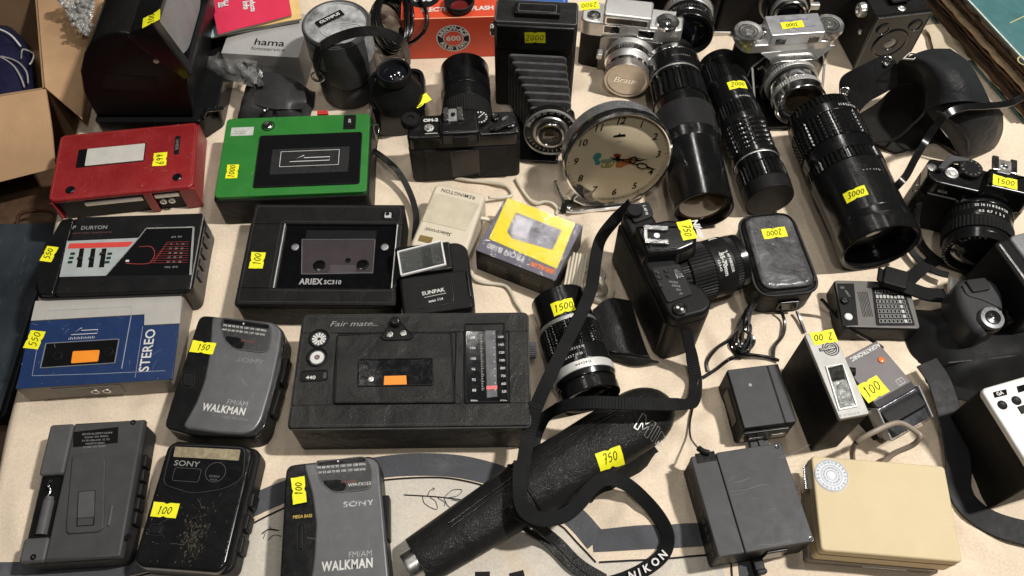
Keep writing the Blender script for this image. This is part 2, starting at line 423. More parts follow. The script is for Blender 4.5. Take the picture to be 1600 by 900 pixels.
E0, E1 = at(-6, 770), at(131, 176)                       # the cloth's left edge on the table
def edge_x(y): return E0.x+(E1.x-E0.x)*(y-E0.y)/(E1.y-E0.y)
WR = [(at(*p), r, hh) for p, r, hh in (((1105, 640), 46, 3.2), ((1010, 775), 60, 3.5), ((940, 480), 40, 3), ((1180, 545), 40, 3), ((900, 130), 50, 3), ((800, 320), 60, 2.5),
                                       ((1450, 620), 50, 5), ((1450, 790), 70, 4.5), ((1140, 90), 60, 3.5), ((250, 640), 60, 2), ((400, 690), 30, 3))]
CR = [(at(*a), at(*b), h_, w_) for a, b, h_, w_ in (((1092, 520), (1068, 640), 4, 7), ((1108, 500), (1135, 600), 5, 8), ((1160, 590), (1120, 520), 3.5, 6), ((1195, 520), (1235, 560), 4, 7), ((1040, 600), (1075, 720), 3, 9), ((1000, 760), (960, 830), 3.5, 8), ((1030, 790), (990, 850), 3, 7),
 ((960, 770), (1010, 740), 3, 8), ((900, 110), (955, 190), 4, 10), ((930, 120), (985, 165), 3.5, 8), ((1100, 90), (1145, 130), 4, 10), ((820, 330), (870, 370), 3, 7), ((925, 330), (940, 420), 3.5, 8), ((930, 480), (975, 560), 3, 9), ((1290, 560), (1310, 600), 3, 7),
 ((1440, 640), (1470, 760), 5, 10), ((1510, 700), (1540, 800), 4.5, 9), ((1430, 570), (1520, 610), 4, 8), ((250, 632), (440, 660), 1.8, 10), ((320, 470), (350, 350), 1.6, 9), ((40, 640), (270, 630), 1.6, 7), ((395, 690), (440, 640), 2.5, 9), ((1010, 690), (1070, 740), 3, 8), ((600, 710), (830, 722), 2, 8), ((330, 200), (318, 330), 2, 9), ((880, 90), (1000, 140), 4, 12), ((860, 180), (960, 120), 3, 9), ((1160, 60), (1120, 110), 4, 10), ((1045, 660), (1150, 690), 3, 9), ((1150, 520), (1230, 500), 4, 9), ((930, 560), (1000, 600), 3, 10), ((1290, 660), (1340, 700), 4, 9), ((1400, 540), (1440, 590), 4, 9), ((720, 420), (800, 480), 2.5, 9), ((330, 560), (300, 490), 2, 9), ((130, 640), (190, 650), 1.6, 8), ((880, 740), (960, 790), 3.5, 9), ((960, 800), (1020, 760), 3, 8), ((850, 700), (830, 760), 3, 8), ((640, 200), (680, 260), 3, 8), ((1300, 130), (1330, 170), 3, 8), ((20, 760), (45, 890), 1.8, 8), ((1520, 850), (1600, 880), 3, 9))]
def hz(x, y):
    p = Vector((x, y, 0))
    z = -1.1+.9*mn.noise(p*.011)+.35*mn.noise(p*.035+Vector((3, 9, 1)))
    for c, r, hh in WR:
        d2 = ((x-c.x)**2+(y-c.y)**2)/(r*r)
        if d2 < 6:
            k = math.exp(-d2)
            z += hh*1.9*k*(.5+1.5*mn.noise(Vector((x*.021+y*.012, y*.03-x*.012, 4.2)))+.5*mn.noise(p*.06))
    for a, b, hh, wd in CR:
        d = b-a; t = max(0, min(1, ((x-a.x)*d.x+(y-a.y)*d.y)/d.length_squared)); ex = a.x+d.x*t+4*math.sin(t*5+hh); ey = a.y+d.y*t
        q = ((x-ex)**2+(y-ey)**2)/(wd*wd*1.7)
        if q < 7: z += 1.7*hh*math.exp(-q)*math.sin(math.pi*min(1, max(0, .08+t*.9)))
    return z if z < 7 else 7+(z-7)*.4
def atc(px, py, z=0):                          # a point lying z above the wrinkled cloth
    p = at(px, py, z); p.z += max(0, hz(p.x, p.y)); return p
def weave_mat(name, col, blot=None):
    m = mat(name, col, .85, var=.05, vs=14, bump=.25, bs=900, rv=.04, spec=.25)
    nt = m.node_tree; N = nt.nodes; L = nt.links; b = N['Principled BSDF']
    src = b.inputs['Base Color'].links[0].from_socket
    tc = N.new('ShaderNodeTexCoord'); fl = N.new('ShaderNodeTexNoise'); fl.inputs['Scale'].default_value = 520; fl.inputs['Detail'].default_value = 3
    L.new(tc.outputs['Object'], fl.inputs['Vector'])
    mr = N.new('ShaderNodeMapRange'); mr.inputs['From Min'].default_value = .35; mr.inputs['From Max'].default_value = .68; mr.inputs['To Min'].default_value = .9; mr.inputs['To Max'].default_value = 1.06
    L.new(fl.outputs['Fac'], mr.inputs['Value'])
    vm = N.new('ShaderNodeVectorMath'); vm.operation = 'SCALE'; L.new(src, vm.inputs[0]); L.new(mr.outputs['Result'], vm.inputs['Scale'])
    out = vm.outputs[0]
    if blot:
        for seed, c2 in blot:
            mp = N.new('ShaderNodeMapping'); mp.inputs['Location'].default_value = (seed, seed*2, 0); L.new(tc.outputs['Object'], mp.inputs['Vector'])
            n2 = N.new('ShaderNodeTexNoise'); n2.inputs['Scale'].default_value = 13; n2.inputs['Detail'].default_value = 7; n2.inputs['Roughness'].default_value = .7; n2.inputs['Distortion'].default_value = 1
            L.new(mp.outputs[0], n2.inputs['Vector'])
            m2 = N.new('ShaderNodeMapRange'); m2.inputs['From Min'].default_value = .52; m2.inputs['From Max'].default_value = .74; m2.inputs['To Max'].default_value = .55
            L.new(n2.outputs['Fac'], m2.inputs['Value'])
            x = N.new('ShaderNodeMix'); x.data_type = 'RGBA'; L.new(m2.outputs['Result'], x.inputs['Factor']); L.new(out, x.inputs[6]); x.inputs[7].default_value = (*c2, 1); out = x.outputs[2]
    L.new(out, b.inputs['Base Color']); return m
C_BASE = weave_mat('beige_cotton', (.725, .60, .46))
C_IN = weave_mat('pale_printed_cotton', (.60, .545, .465), [(3.1, (.42, .45, .48)), (8.7, (.64, .45, .29))])
C_BAND = weave_mat('slate_printed_cotton', (.08, .083, .092), [(5.5, (.2, .19, .19)), (2.2, (.05, .05, .06))])
C_LINE = weave_mat('black_printed_cotton', (.014, .013, .014))
C_STRIP = weave_mat('sand_printed_cotton', (.52, .40, .285))
cl = MB()
NX, NY = 250, 215; YB, YT = -420.0, 700.0; XR = 760.0
V = []
for j in range(NY+1):
    y = YB+(YT-YB)*j/NY; xl = edge_x(y); row = []
    for k, (dx, dz) in enumerate(((-9, -85), (-9, -40), (-8, -12), (-5, -4))):
        row.append(cl.v((xl+dx+3*math.sin(y*.05)*(1-k/4), y, dz)))
    for i in range(NX+1):
        x = xl+(XR-xl)*i/NX; row.append(cl.v((x, y, hz(x, y))))
    V.append(row)
for a, b in zip(V, V[1:]):
    for i in range(len(a)-1): cl.f((a[i], a[i+1], b[i+1], b[i]))
def pxs(pts, n=8): return [(p.x, p.y) for p in cr([at(*p) for p in pts], n)]
def drape(pts, wd, mi, up, cols=1):
    P = [Vector(p) for p in pts]; m = len(P); rows = []
    for i, p in enumerate(P):
        t = (P[min(i+1, m-1)]-P[max(i-1, 0)]).normalized(); nn = Vector((-t.y, t.x)); r = []
        for k in range(cols+1):
            q = p+nn*wd*(k/cols-.5); r.append(cl.v((q.x, q.y, hz(q.x, q.y)+up)))
        rows.append(r)
    cl.mi = mi
    for a, b in zip(rows, rows[1:]):
        for k in range(cols): cl.f((a[k], a[k+1], b[k+1], b[k]))
line1 = pxs([(-60, 925), (120, 918), (270, 885), (345, 845), (430, 800), (520, 765), (600, 750), (678, 746), (728, 752), (776, 766), (830, 790), (882, 826)], 14)+pxs([(882, 826), (905, 851), (931, 879)], 10)[1:]
line2 = pxs([(931, 879), (1000, 876), (1060, 871), (1128, 865)], 14)[1:]
full = line1+line2
rows = []
for x, y in full:
    r = []
    for k in range(26):
        yy = y+(-420-y)*k/25; r.append(cl.v((x, yy, hz(x, yy)+.3)))
    rows.append(r)
cl.mi = 1
for a, b in zip(rows, rows[1:]):
    for k in range(25): cl.f((a[k], a[k+1], b[k+1], b[k]))
drape(line1, 1.7, 3, .9); drape(line2, 1.7, 3, .9)
drape(pxs([(-60, 898), (120, 893), (260, 866), (340, 818), (425, 776), (520, 744), (610, 728), (690, 727), (745, 735), (800, 752), (868, 786), (905, 815), (932, 846)], 14), 21, 2, .6, 4)
drape(pxs([(926, 845), (1000, 842), (1060, 838), (1128, 834)], 14), 20, 2, .75, 4)
drape(pxs([(1140, 850), (1144, 900), (1148, 960)], 6), 1.6, 3, .9); drape(pxs([(1166, 850), (1172, 905), (1178, 960)], 6), 18, 2, .6, 3)
def sprig(stem, leaves, wd=.8):
    drape(pxs(stem, 6), wd*1.4, 3, .9)
    for lf in leaves: drape(pxs(lf, 6), wd*.7, 3, .95)
sprig([(631, 773), (680, 776), (720, 781), (752, 788)],
      [[(660, 775), (664, 787), (682, 796), (681, 784), (672, 777)], [(668, 775), (671, 768), (677, 763)], [(676, 762), (679, 764), (676, 766)], [(693, 778), (707, 766), (722, 766), (714, 775), (698, 778)],
       [(694, 779), (702, 792), (726, 800), (732, 797), (722, 785), (706, 781)], [(684, 778), (695, 785), (694, 791)], [(722, 782), (734, 774)], [(733, 773), (736, 772), (734, 776)]])
sprig([(409, 834), (420, 827), (436, 829)], [[(415, 832), (411, 842)], [(424, 827), (421, 822)], [(440, 838), (428, 836), (418, 844)]])
cl.mi = 3
for q in ([(742, 893), (766, 893), (768, 912), (740, 912)], [(795, 893), (818, 892), (828, 914), (795, 914)]):
    drape([(at(a, b).x, at(a, b).y) for a, b in (((q[0][0]+q[1][0])/2, q[0][1]), ((q[2][0]+q[3][0])/2, q[2][1]))], 13, 3, .9)
tag(cl.build('tablecloth', [C_BASE, C_IN, C_BAND, C_LINE, C_STRIP], None, 60), 'wrinkled beige cotton tablecloth with printed slate band, black line and leaf sprigs', 'tablecloth')
tb = MB(); tb.slab([(edge_x(-420)+2, -420), (760, -420), (760, 700), (edge_x(700)+2, 700)], -34, -6, 2)
tt = thing('market_table', 'wooden market table carrying the beige cloth and all the cameras', 'table', (0, 0, -760))
tb.M = Matrix.Translation((0, 0, 760))
bm_ = MB(Matrix.Translation((0, 0, 760))); bm_.slab([(edge_x(-420)+2, -420), (760, -420), (760, 700), (edge_x(700)+2, 700)], -34, -6, 2); bm_.build('tabletop', wood_m, tt)
for lx, ly in ((-330, -380), (720, -380), (720, 660), (-470, 660)):
    q = MB(Matrix.Translation((0, 0, 760))); q.box(lx-25, lx+25, ly-25, ly+25, -760, -34, 2); q.build('leg', wood_m, tt)

# ------------------------------------------------------------------ left of the table
bz = -70
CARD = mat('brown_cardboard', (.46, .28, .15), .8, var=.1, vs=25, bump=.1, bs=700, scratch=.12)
CARD_SHADE = mat('shaded_cardboard', (.30, .18, .095), .85, var=.14, vs=20)  # darker copy of the cardboard: shade inside and under the flaps, put into the colour
bt = thing('side_bench', 'low brown wooden bench beside the left table edge', 'bench', (0, 0, -760))
q = MB(Matrix.Translation((0, 0, 760))); a, b_, c_, d_ = at(-300, 1000, bz), at(14, 1000, bz), at(140, 60, bz), at(-300, 60, bz)
q.slab([(p.x, p.y) for p in (a, (E0+Vector((-14, 0, 0))), (E1+Vector((-14, 0, 0))), d_)], bz-30, bz, 3); q.build('bench_seat', wood_m, bt)
for p in ((-560, -250), (-430, -250), (-560, 330), (-480, 330)):
    q = MB(Matrix.Translation((0, 0, 760))); q.box(p[0]-20, p[0]+20, p[1]-20, p[1]+20, -760, bz-30, 2); q.build('leg', wood_m, bt)
f = Fr([(-190, 352), (78, 345), (22, 648), (-270, 655)], 26, bz); o = f.thing('flat_case', 'flat dark slate case with scuffed lid lying left of the table edge', 'case')
TEAL = mat('slate_laminate', (.022, .028, .034), .42, var=.45, vs=9, dust=.25, scratch=.5, rv=.12)
MB().box(-f.w/2, f.w/2, -f.d/2, f.d/2, 0, 20, 2, 6).build('case_body', BLK, o)
MB().box(-f.w/2+3, f.w/2-3, -f.d/2+3, f.d/2-3, 20.2, 26, 1.5, 5).build('lid', TEAL, o)
hx, hy = f.L(48, 343)
MB().tube([(hx-22, hy-2, 14), (hx-20, hy+14, 18), (hx, hy+19, 18), (hx+20, hy+14, 18), (hx+22, hy-2, 14)], 2.2).build('handle', mat('brown_strap', (.05, .02, .012), .5), o)

rz = 34
o = thing('cardboard_box', 'open brown cardboard box with folded flaps left of the black hooded viewer', 'box', (at(0, 200, bz).x, at(0, 200, bz).y, bz))
inv = Matrix.Translation(-Vector((at(0, 200, bz).x, at(0, 200, bz).y, bz)))
A, B_, C_ = at(-190, 180, rz), at(71, 139, rz), at(57, -25, rz)
D_ = A+(C_-B_)
def wall(a, b, z0, z1, th=3.5, out=0):
    d = (b-a).normalized(); n = Vector((-d.y, d.x, 0))*th
    return [(a.x, a.y), (b.x, b.y), (b.x+n.x, b.y+n.y), (a.x+n.x, a.y+n.y)], z0, z1
for a, b in ((A, B_), (B_, C_), (C_, D_), (D_, A)):
    MB(inv).slab(*wall(a, b, bz+1, rz), .6).build('side_wall', [CARD_SHADE], o)
MB(inv).slab([(A.x+4, A.y+4), (B_.x-4, B_.y+4), (C_.x-4, C_.y-4), (D_.x+4, D_.y-4)], bz+1, bz+4, .2).build('bottom', CARD_SHADE, o)
p0, p1 = at(-190, 181, rz+1), at(72, 140, rz+1); p2, p3 = at(-190, 330, rz-48), at(87, 262, rz-52)
MB(inv).patch([[p0, (p0+p1)/2+Vector((0, -1, 0)), p1], [(p0+p2)/2+Vector((0, -8, 5)), (p0+p1+p2+p3)/4+Vector((0, -6, 4)), (p1+p3)/2+Vector((6, -7, 5))], [p2, (p2+p3)/2+Vector((0, 1, -2)), p3]], 3.2, 4).build('front_flap', CARD, o)
r0, r1 = at(57, -40, rz+1), at(71, 138, rz+1); r2, r3 = at(172, -40, rz+28), at(128, 186, rz-8)
rm = at(141, 90, rz+12)
MB(inv).patch([[r0, (r0+r1)/2, r1], [(r0+r2)/2, (r0+r1+r2+r3)/4+Vector((0, 0, 2)), (r1+r3)/2], [r2, rm, r3]], 3.2, 5).build('side_flap', CARD, o)
b0 = thing('dark_bag', 'navy fabric bag with white zip and piping inside the cardboard box', 'bag', (at(-10, 130, -20).x, at(-10, 130, -20).y, bz+5))
iv = Matrix.Translation(-Vector((at(-10, 130, -20).x, at(-10, 130, -20).y, bz+5)))
NAVY = mat('navy_nylon', (.012, .012, .035), .55, bump=.4, bs=120, var=.3)
prof = [(-60, 50), (0, 44), (22, 55), (45, 85), (52, 130), (50, 175), (-60, 200)]
g = []
for k, (zz, sc_) in enumerate(((bz+8, 1.04), (-30, 1.06), (0, 1.0), (16, .86), (22, .6), (24, .2))):
    c = at(0, 125, 0); row = []
    for a in prof:
        p = at(*a, zz); cc = at(-30, 128, zz); row.append(cc+(p-cc)*sc_)
    g.append(row)
MB(iv).patch(g, 2, 4).build('bag_body', NAVY, b0)
m = MB(iv); m.tube([at(*p, 20) for p in [(-20, 42), (2, 47), (18, 56), (32, 72)]], 1.2); m.build('piping', INK, b0)
m = MB(iv); m.tube([at(*p, 24) for p in [(-6, 86), (8, 93), (22, 104), (32, 120), (38, 136)]], 1.1)
m.tube([at(*p, 25) for p in [(2, 88), (20, 93), (33, 101), (42, 114), (44, 130)]], .9); m.build('zip', mat('zip_teeth', (.5, .48, .45), .4, .4), b0)
m = MB(iv); m.tube([at(*p, 22) for p in [(33, 92), (36, 77), (52, 84), (50, 96), (46, 101)]], 1.1); m.build('buckle', SAT, b0)
PLA = clear('clear_film', (.93, .93, .92), .4, .12, .9, 60, .2)
o = thing('bubble_wrap', 'crumpled clear bubble wrap on the raised cardboard flap', 'bubble wrap', tuple(at(115, 20, 66)))
iv = Matrix.Translation(-at(115, 20, 66))
random.seed(3)
def jit(p, a): return p+Vector((random.uniform(-a, a), random.uniform(-a, a), random.uniform(-a, a)))
g = []
for i in range(8):
    row = []
    for j in range(7):
        u, v = i/7, j/6; ax_, ay_ = 84+(150-84)*v, -6-14*v; bx_, by_ = 128+13*v, 50+12*v-8*abs(v-.5)
        px = ax_*(1-u)+bx_*u; py = ay_*(1-u)+by_*u; row.append(jit(at(px, py, 68+4*math.sin(u*9+v*5)), 2.0))
    g.append(row)
m = MB(iv); m.patch(g, .4, 4)
for k in range(90):
    i, j = random.randrange(7), random.randrange(6); p = g[i][j].lerp(g[i+1][j+1], random.random())+Vector((random.uniform(-3, 3), random.uniform(-3, 3), 2))
    rs = [[(p.x+3.4*math.cos(a)*c, p.y+3.4*math.sin(a)*c, p.z+2*h) for a in [2*math.pi*t/8 for t in range(8)]] for c, h in ((1, 0), (.8, .6), (.4, .95))]
    m.rings(rs, False, True)
m.build('film', PLA, o); 
# ================================================================== BLACK HOODED VIEWER
Y0 = at(228, 180, 34).y
Lc = aty(146, 178, Y0); o = thing('hooded_viewer', 'glossy black hooded slide viewer with round back and grey screen', 'slide viewer', (aty(228, 178, Y0).x, Y0, 0))
ox = aty(228, 178, Y0).x
def V2(pts, y=Y0): return [(aty(a, b, y).x-ox, aty(a, b, y).z) for a, b in pts]
RX = Matrix.Rotation(R(90), 4, 'X')                    # slab outlines (x, z) extruded backwards: local z -> -y
def ext(m, pts, y0, y1, b=2): m.M = RX; m.slab(pts, -y1, -y0, b, b); return m
body = V2([(150, 181), (130, 145), (125, 112), (131, 85), (143, 64), (162, 54), (180, 49), (200, 52), (240, 84), (291, 122), (300, 160), (302, 181)])
bz0 = 30
HB = mat('hood_black_plastic', (.008, .0078, .0078), .34, spec=.16, dust=.12)
ext(MB(), body, 0, 150, 2.5).build('housing', HB, o)
hood = V2([(199, 57), (209, 46), (237, 36), (240, 38), (299, 117), (289, 123)], Y0-2)
hm = MB(); P = hood
ext(hm, P, -4, 6, 1.2); ext(hm, P, 128, 150, 1.2)
hm.M = RX
ext(hm, [P[0], P[1], P[2], (P[2][0]-2, P[2][1]-5), (P[0][0]+4, P[0][1]-6)], 5.9, 128.1, .6)
hm.build('hood', BLG, o)
a, b = Vector(P[3]), Vector(P[4]); d = (b-a).normalized(); nrm = Vector((-d.y, d.x))
scr = [a+d*8-nrm*(-3), b-d*8+nrm*3]
m = MB()
sx = [(a+d*6), (b-d*10)]
m.rings([[(sx[0].x, 8, sx[0].y), (sx[1].x, 8, sx[1].y), (sx[1].x, 126, sx[1].y), (sx[0].x, 126, sx[0].y)]], True, False)
mm = MB()
Ms = Matrix.Translation((a.x, 0, a.y))@Matrix(((d.x, 0, -d.y, 0), (0, 1, 0, 0), (d.y, 0, d.x, 0), (0, 0, 0, 1)))
Lh = (b-a).length
def hs(m): m.M = Ms; return m
m.bm.free()
hs(MB()).slab(rpoly([(6, 8), (Lh-18, 8), (Lh-8, 30), (Lh-8, 100), (Lh-18, 124), (6, 124)], 12), -9, -5.5, .5).build('screen', mat('grey_screen', (.17, .17, .172), .5, coat=.3), o)
fm = hs(MB()); fm.frame(rrect(1, Lh, 4, 128, 4), 7, -8, 0); fm.build('screen_frame', BLG, o)
hx, hzv = V2([(244, 95)])[0]
m = MB(RX); m.M = Matrix.Translation((hx, 0, hzv))@RX; m.lathe([(3.2, -2), (3.2, .8), (2, 1.8), (0, 2)], 20); m.build('hinge_pin', SAT, o)
m = MB(); lab = V2([(165, 114), (247, 122), (243, 143), (160, 138)]); m.M = RX; m.sheet(lab, .4); m.build('maker_plate', mat('faint_plate', (.02, .016, .013), .5), o)
bs = V2([(149, 182), (312, 182)], Y0-4)
bw0, bw1 = bs[0][0]-4, at(336, 185, 28).x-ox
m = MB(); m.slab(rpoly([(bw0, -6), (at(310, 181, 34).x-ox, -6), (bw1, 14), (bw1-2, 150), (bw0, 150)], 5), 0, bz0, 2); m.build('base', BLG, o)
m = MB(); x1, z1 = V2([(236, 10)])[0]
top_d = Vector((V2([(180, 49)])[0][0]-V2([(200, 52)])[0][0], 0))
p = aty(228, 14, Y0+58)
tx = V2([(196, 49)])[0]; tx2 = V2([(237, 36)])[0]; t = Vector(tx2)-Vector(V2([(209, 46)])[0]); t.normalize()
Mst = Matrix.Translation((V2([(224, 41)])[0][0], 44, V2([(224, 41)])[0][1]+7))@Matrix.Rotation(-math.atan2(t.y, t.x), 4, 'Y')@Matrix.Rotation(R(12), 4, 'Z')
for yy in range(4, 128):                     # where the line of sight to the tag meets the sloping hood top
    q_ = aty(230, 15, Y0+yy); a_, b_ = Vector(V2([(209, 46)], Y0-2)[0]), Vector(V2([(237, 36)], Y0-2)[0])
    zt = a_.y+(b_.y-a_.y)*((q_.x-ox)-a_.x)/(b_.x-a_.x)
    if q_.z >= zt: break
Mst = Matrix.Translation((q_.x-ox, yy, zt+.5))@Matrix.Rotation(-math.atan2(b_.y-a_.y, b_.x-a_.x), 4, 'Y')@Matrix.Rotation(R(12), 4, 'Z')
sticker(o, '100', Mst, 21, 17, 90)
m = MB(); bx, bzz = V2([(283, 137)])[0]; m.M = Matrix.Translation((bx+10, -1, 0)); m.tube([(0, 0, 32), (6, 3, 40), (14, 8, 36), (20, 14, 32)], 2.4); m.build('latch', BLG, o)

# ================================================================== RED CASED RECORDER
f = Fr([(88, 213), (303, 190), (309, 292), (81, 313)], 36); o = f.thing('cassette_recorder', 'red leather cased cassette recorder with white window in front of the hooded viewer', 'cassette recorder')
REDL = mat('red_leather', (.25, .014, .016), .32, dent=.3, bump=.25, bs=420, kind='leather', var=.14, vs=18, scratch=.12, dust=.12)
W, D = f.w/2, f.d/2
MB().box(-W+3, W-3, -D+3, D-3, 0, 33, 2, 5).build('body', BLK, o)
MB().box(-W, W, -D, D, 31, 36, 2, 7, 1).build('case_top', REDL, o)
m = MB(); m.box(-W, -W+3.5, -D, D, 4, 32, 1); m.box(W-3.5, W, -D, D, 4, 32, 1); m.box(-W, W, D-3, D, 4, 32, 1)
m.box(W*.28, W*.40, -D-1, -D+3, 1, 33, 1); m.box(W*.78, W+.5, -D-.6, -D+3, 1, 33, 1); m.build('case_side', REDL, o)
m = MB(); m.stroke(inset(rrect(-W, W, -D, D, 7), 3.2), .5, 36.1, True); m.build('stitching', mat('dark_red_thread', (.33, .05, .04), .6), o)
m = MB(); m.box(-W*.55, W*.25, -D-.5, -D+4, 22, 27, .5); m.box(W*.42, W*.76, -D-.5, -D+4, 23, 28, .5); m.build('control_strip', SAT, o)
m = MB(); 
for k in (.5, .62): m.M = Matrix.Translation((W*k, -D+1, 16))@RX; m.lathe([(3.6, -1), (3.6, 2), (2, 2.4), (1.6, .6), (0, .6)], 20)
m.build('socket', SAT, o)
x0, x1, y0, y1 = f.R(123, 230, 225, 256)
m = MB(); m.box(x0-1, x1+1, y0-1, y1+1, 35.6, 36.4, .2, 1); m.build('window', WIN, o)
m = MB(); m.box(x0+9, x1, y0, y1, 36.5, 37.2, .3, 1); m.build('cassette_label', mat('silver_label', (.55, .53, .48), .45, var=.1, bump=.1), o)
x0, x1, y0, y1 = f.R(273, 213, 281, 241)
m = MB(); m.box(x0, x1, y0, y1, 35.5, 36.8, .4, 1.2); m.build('name_plate', BLK, o)
m = MB(); m.text('UHER', (x0+x1)/2, (y0+y1)/2, 37, 5, -90, sx=1, sp=1.3); m.build('lettering', INKG, o)
for q in ((110, 297), (277, 277)):
    x, y = f.L(*q); m = MB(Matrix.Translation((x, y, 36))); m.lathe([(5, -.5), (5, .8), (4, 1.5), (2.6, 1.3), (2.4, .6), (0, .9)], 28); m.build('snap_button', mat('black_snap', (.012, .013, .018), .2, .5), o)
scratches(o, W, D, 36.06, 26, (.5, .2, .18), 3, .35)
f.sticker(250, 249, '699', 90, w=19, h=14.5)

# ================================================================== GREEN RECORDER
f = Fr([(350, 187), (572, 176), (579, 300), (339, 307)], 46); o = f.thing('cassette_recorder', 'green and black cassette recorder with arrow window and silver knob', 'cassette recorder')
GRN = mat('green_paint', (.018, .17, .022), .42, var=.1, vs=20, dust=.14, bump=.1, bs=2000)
W, D = f.w/2, f.d/2
MB().box(-W-2, W+2, -D-2, D+1, 0, 41, 2, 5).build('body', LEA, o)
MB().box(-W, W, -D, D, 41, 46, 1, 5).build('front_panel', GRN, o)
x0, x1, y0, y1 = f.R(401, 210, 564, 291)
m = MB(); m.box(x0, x1, y0, y1, 45.6, 46.7, .5, 3); m.build('cassette_door', WIN, o)
m = MB(); m.frame(rrect(x0, x1, y0, y1, 3), 1.6, 46.2, 47.4); m.build('door_frame', BLK, o)
x0, x1, y0, y1 = f.R(424, 232, 545, 271)
m = MB(); m.box(x0, x1, y0, y1, 46.7, 47, .2, .5); m.build('arrow_plate', mat('plate_black', (.022, .022, .023), .3), o)
m = MB(); x0, x1, y0, y1 = f.R(438, 236, 530, 260); m.frame(rrect(x0, x1, y0, y1, .5), .6, 47, 47.2)
def arrow(m, x0, x1, yc, h, z, wd=.6):
    L_ = x1-x0; p = [(x0, yc-h*.5), (x0+L_*.36, yc+h*.55), (x0+L_*.36, yc+h*.1), (x1, yc+h*.1), (x1, yc-h*.5)]
    m.stroke(p, wd, z, True)
arrow(m, x0+(x1-x0)*.16, x1-(x1-x0)*.16, (y0+y1)/2, 8, 47.15, .9); m.build('arrow_print', INK, o)
x, y = f.L(419, 197); m = MB(Matrix.Translation((x, y, 46))); m.lathe([(7.5, -.5), (7.5, .4), (6.2, .6)], 28); m.build('bezel', BLK, o)
m = MB(Matrix.Translation((x, y, 46))); m.lathe([(5.2, 0), (5.2, 2), (4.2, 2.8), (1.5, 2.4), (0, 2.4)], 28); m.build('knob', CHR, o)
x0, x1, y0, y1 = f.R(537, 180, 556, 202); m = MB(); m.box(x0, x1, y0, y1, 45.5, 46.8, .3, 1); m.frame(rrect(x0+2, x1-2, y0+3, y1-3, .5), .8, 46.5, 47.6); m.build('switch', BLK, o)
m = MB(); m.box((x0+x1)/2-1.6, (x0+x1)/2+1.6, (y0+y1)/2-2.5, (y0+y1)/2+3, 46.7, 48.6, .5); m.build('switch_button', SAT, o)
x0, x1, y0, y1 = f.R(361, 199, 396, 212); m = MB(); m.box(x0, x1, y0, y1, 45.9, 46.25, .1, .4); m.mi = 1; m.stroke([(x0+3+i*1.6, y0+6+1.5*math.sin(i*2.1)) for i in range(9)], .35, 46.35); m.stroke([(x0+3+i*1.8, y0+3+.8*math.sin(i*2.7)) for i in range(9)], .3, 46.35); m.build('name_label', [mat('worn_label', (.5, .51, .46), .5, var=.2, vs=120), BINK], o)
m = MB(); x, y = f.L(503, 176, 44); m.box(x-6, x+6, y-1, y+5, 36, 43, 1); m.build('record_key', REDP, o)
scratches(o, W, D, 46.06, 34, (.35, .45, .33), 4, .7)
f.sticker(363, 268, '1000', 90, w=19, h=12.5, trot=None)
m = MB(); x, y = f.L(584, 203, 36)
for k in (0, -4): m.tube([(x+k, y+1, 20), (x+k, y+2, 40), (x+6, y, 44), (x+7, y-12, 42), (x+2, y-20, 26)], .9, 6)
m.build('strap_clip', CHR, o)
m = MB(); m.ribbon([f.L(583, 235, 20)+(20,), f.L(600, 247, 26)+(26,), f.L(622, 268, 20)+(20,), f.L(640, 300, 12)+(12,), f.L(650, 335, 8)+(8,), f.L(648, 372, 6)+(6,)], 7, 2); m.build('carry_strap', LEB, o)

# ================================================================== BLACK EQUALISER PLAYER
f = Fr([(80, 338), (314, 333), (302, 452), (57, 464)], 40); o = f.thing('cassette_player', 'black cassette player with grey and red equaliser panel', 'cassette player')
W, D = f.w/2, f.d/2
m = MB(); m.slab(rpoly([(W, -D), (W, D), (-W+4, D), (-W-5, D*.2), (-W-5, -D*.6), (-W+2, -D)], 10), 0, 36, 3); m.build('body', BLG, o)
m = MB(); m.box(-W+22, W-1, -D+1, D-1, 34, 40, 1.5, 3); m.build('front_panel', BLK, o)
m = MB(); m.slab(rpoly([(-W+20, -D+1), (-W+20, D-1), (-W+6, D-2), (-W-2, D*.2), (-W-2, -D*.6), (-W+5, -D+2)], 5), 34, 39.3, 2); m.build('side_panel', BLG, o)
x, y = f.L(309, 392, 24)
m = MB()
for k in range(5): m.box(W-.4, W+1.8, D-18-14*k, D-9-14*k, 16, 28, .8)
m.build('key', GRY, o)
pol = f.P([(105, 377), (216, 372), (165, 431), (93, 433)])
MB().slab(pol, 39.8, 40.5, .2).build('equaliser_panel', mat('pale_grey_print', (.36, .39, .38), .4, dust=.1), o)
MB().slab(f.P([(109, 381), (209, 378), (201, 386), (106, 389)]), 40.5, 40.75, .05).build('red_stripe', mat('coral_print', (.62, .06, .05), .4), o)
for px in (124, 142, 159):
    q = f.P([(px+1, 389), (px+8, 388.5), (px+4, 418), (px-4, 418.5)]); MB().slab(q, 40.5, 40.8, .05).build('slider_slot', BLG, o)
    x, y = f.L(px+2, 405 if px < 150 else 398); MB().box(x-2.4, x+2.4, y-1.2, y+1.2, 40.8, 43, .5).build('slider', DGR, o)
for px in (114, 172):
    for k in range(3):
        x, y = f.L(px-2*k, 397+6.6*k); m = MB(); m.box(x-2.3, x+2.3, y-1.5, y+1.5, 40.5, 40.9, .1); m.build('level_mark', mat('dark_green_print', (.01, .04, .03), .3), o)
dp = f.P([(217, 373), (229, 357.5), (303, 355.5), (298, 430), (167, 431)])
MB().slab(inset(dp[::-1] if area2(dp) < 0 else dp, .3), 39.9, 40.4, .2).build('dial_panel', WIN, o)
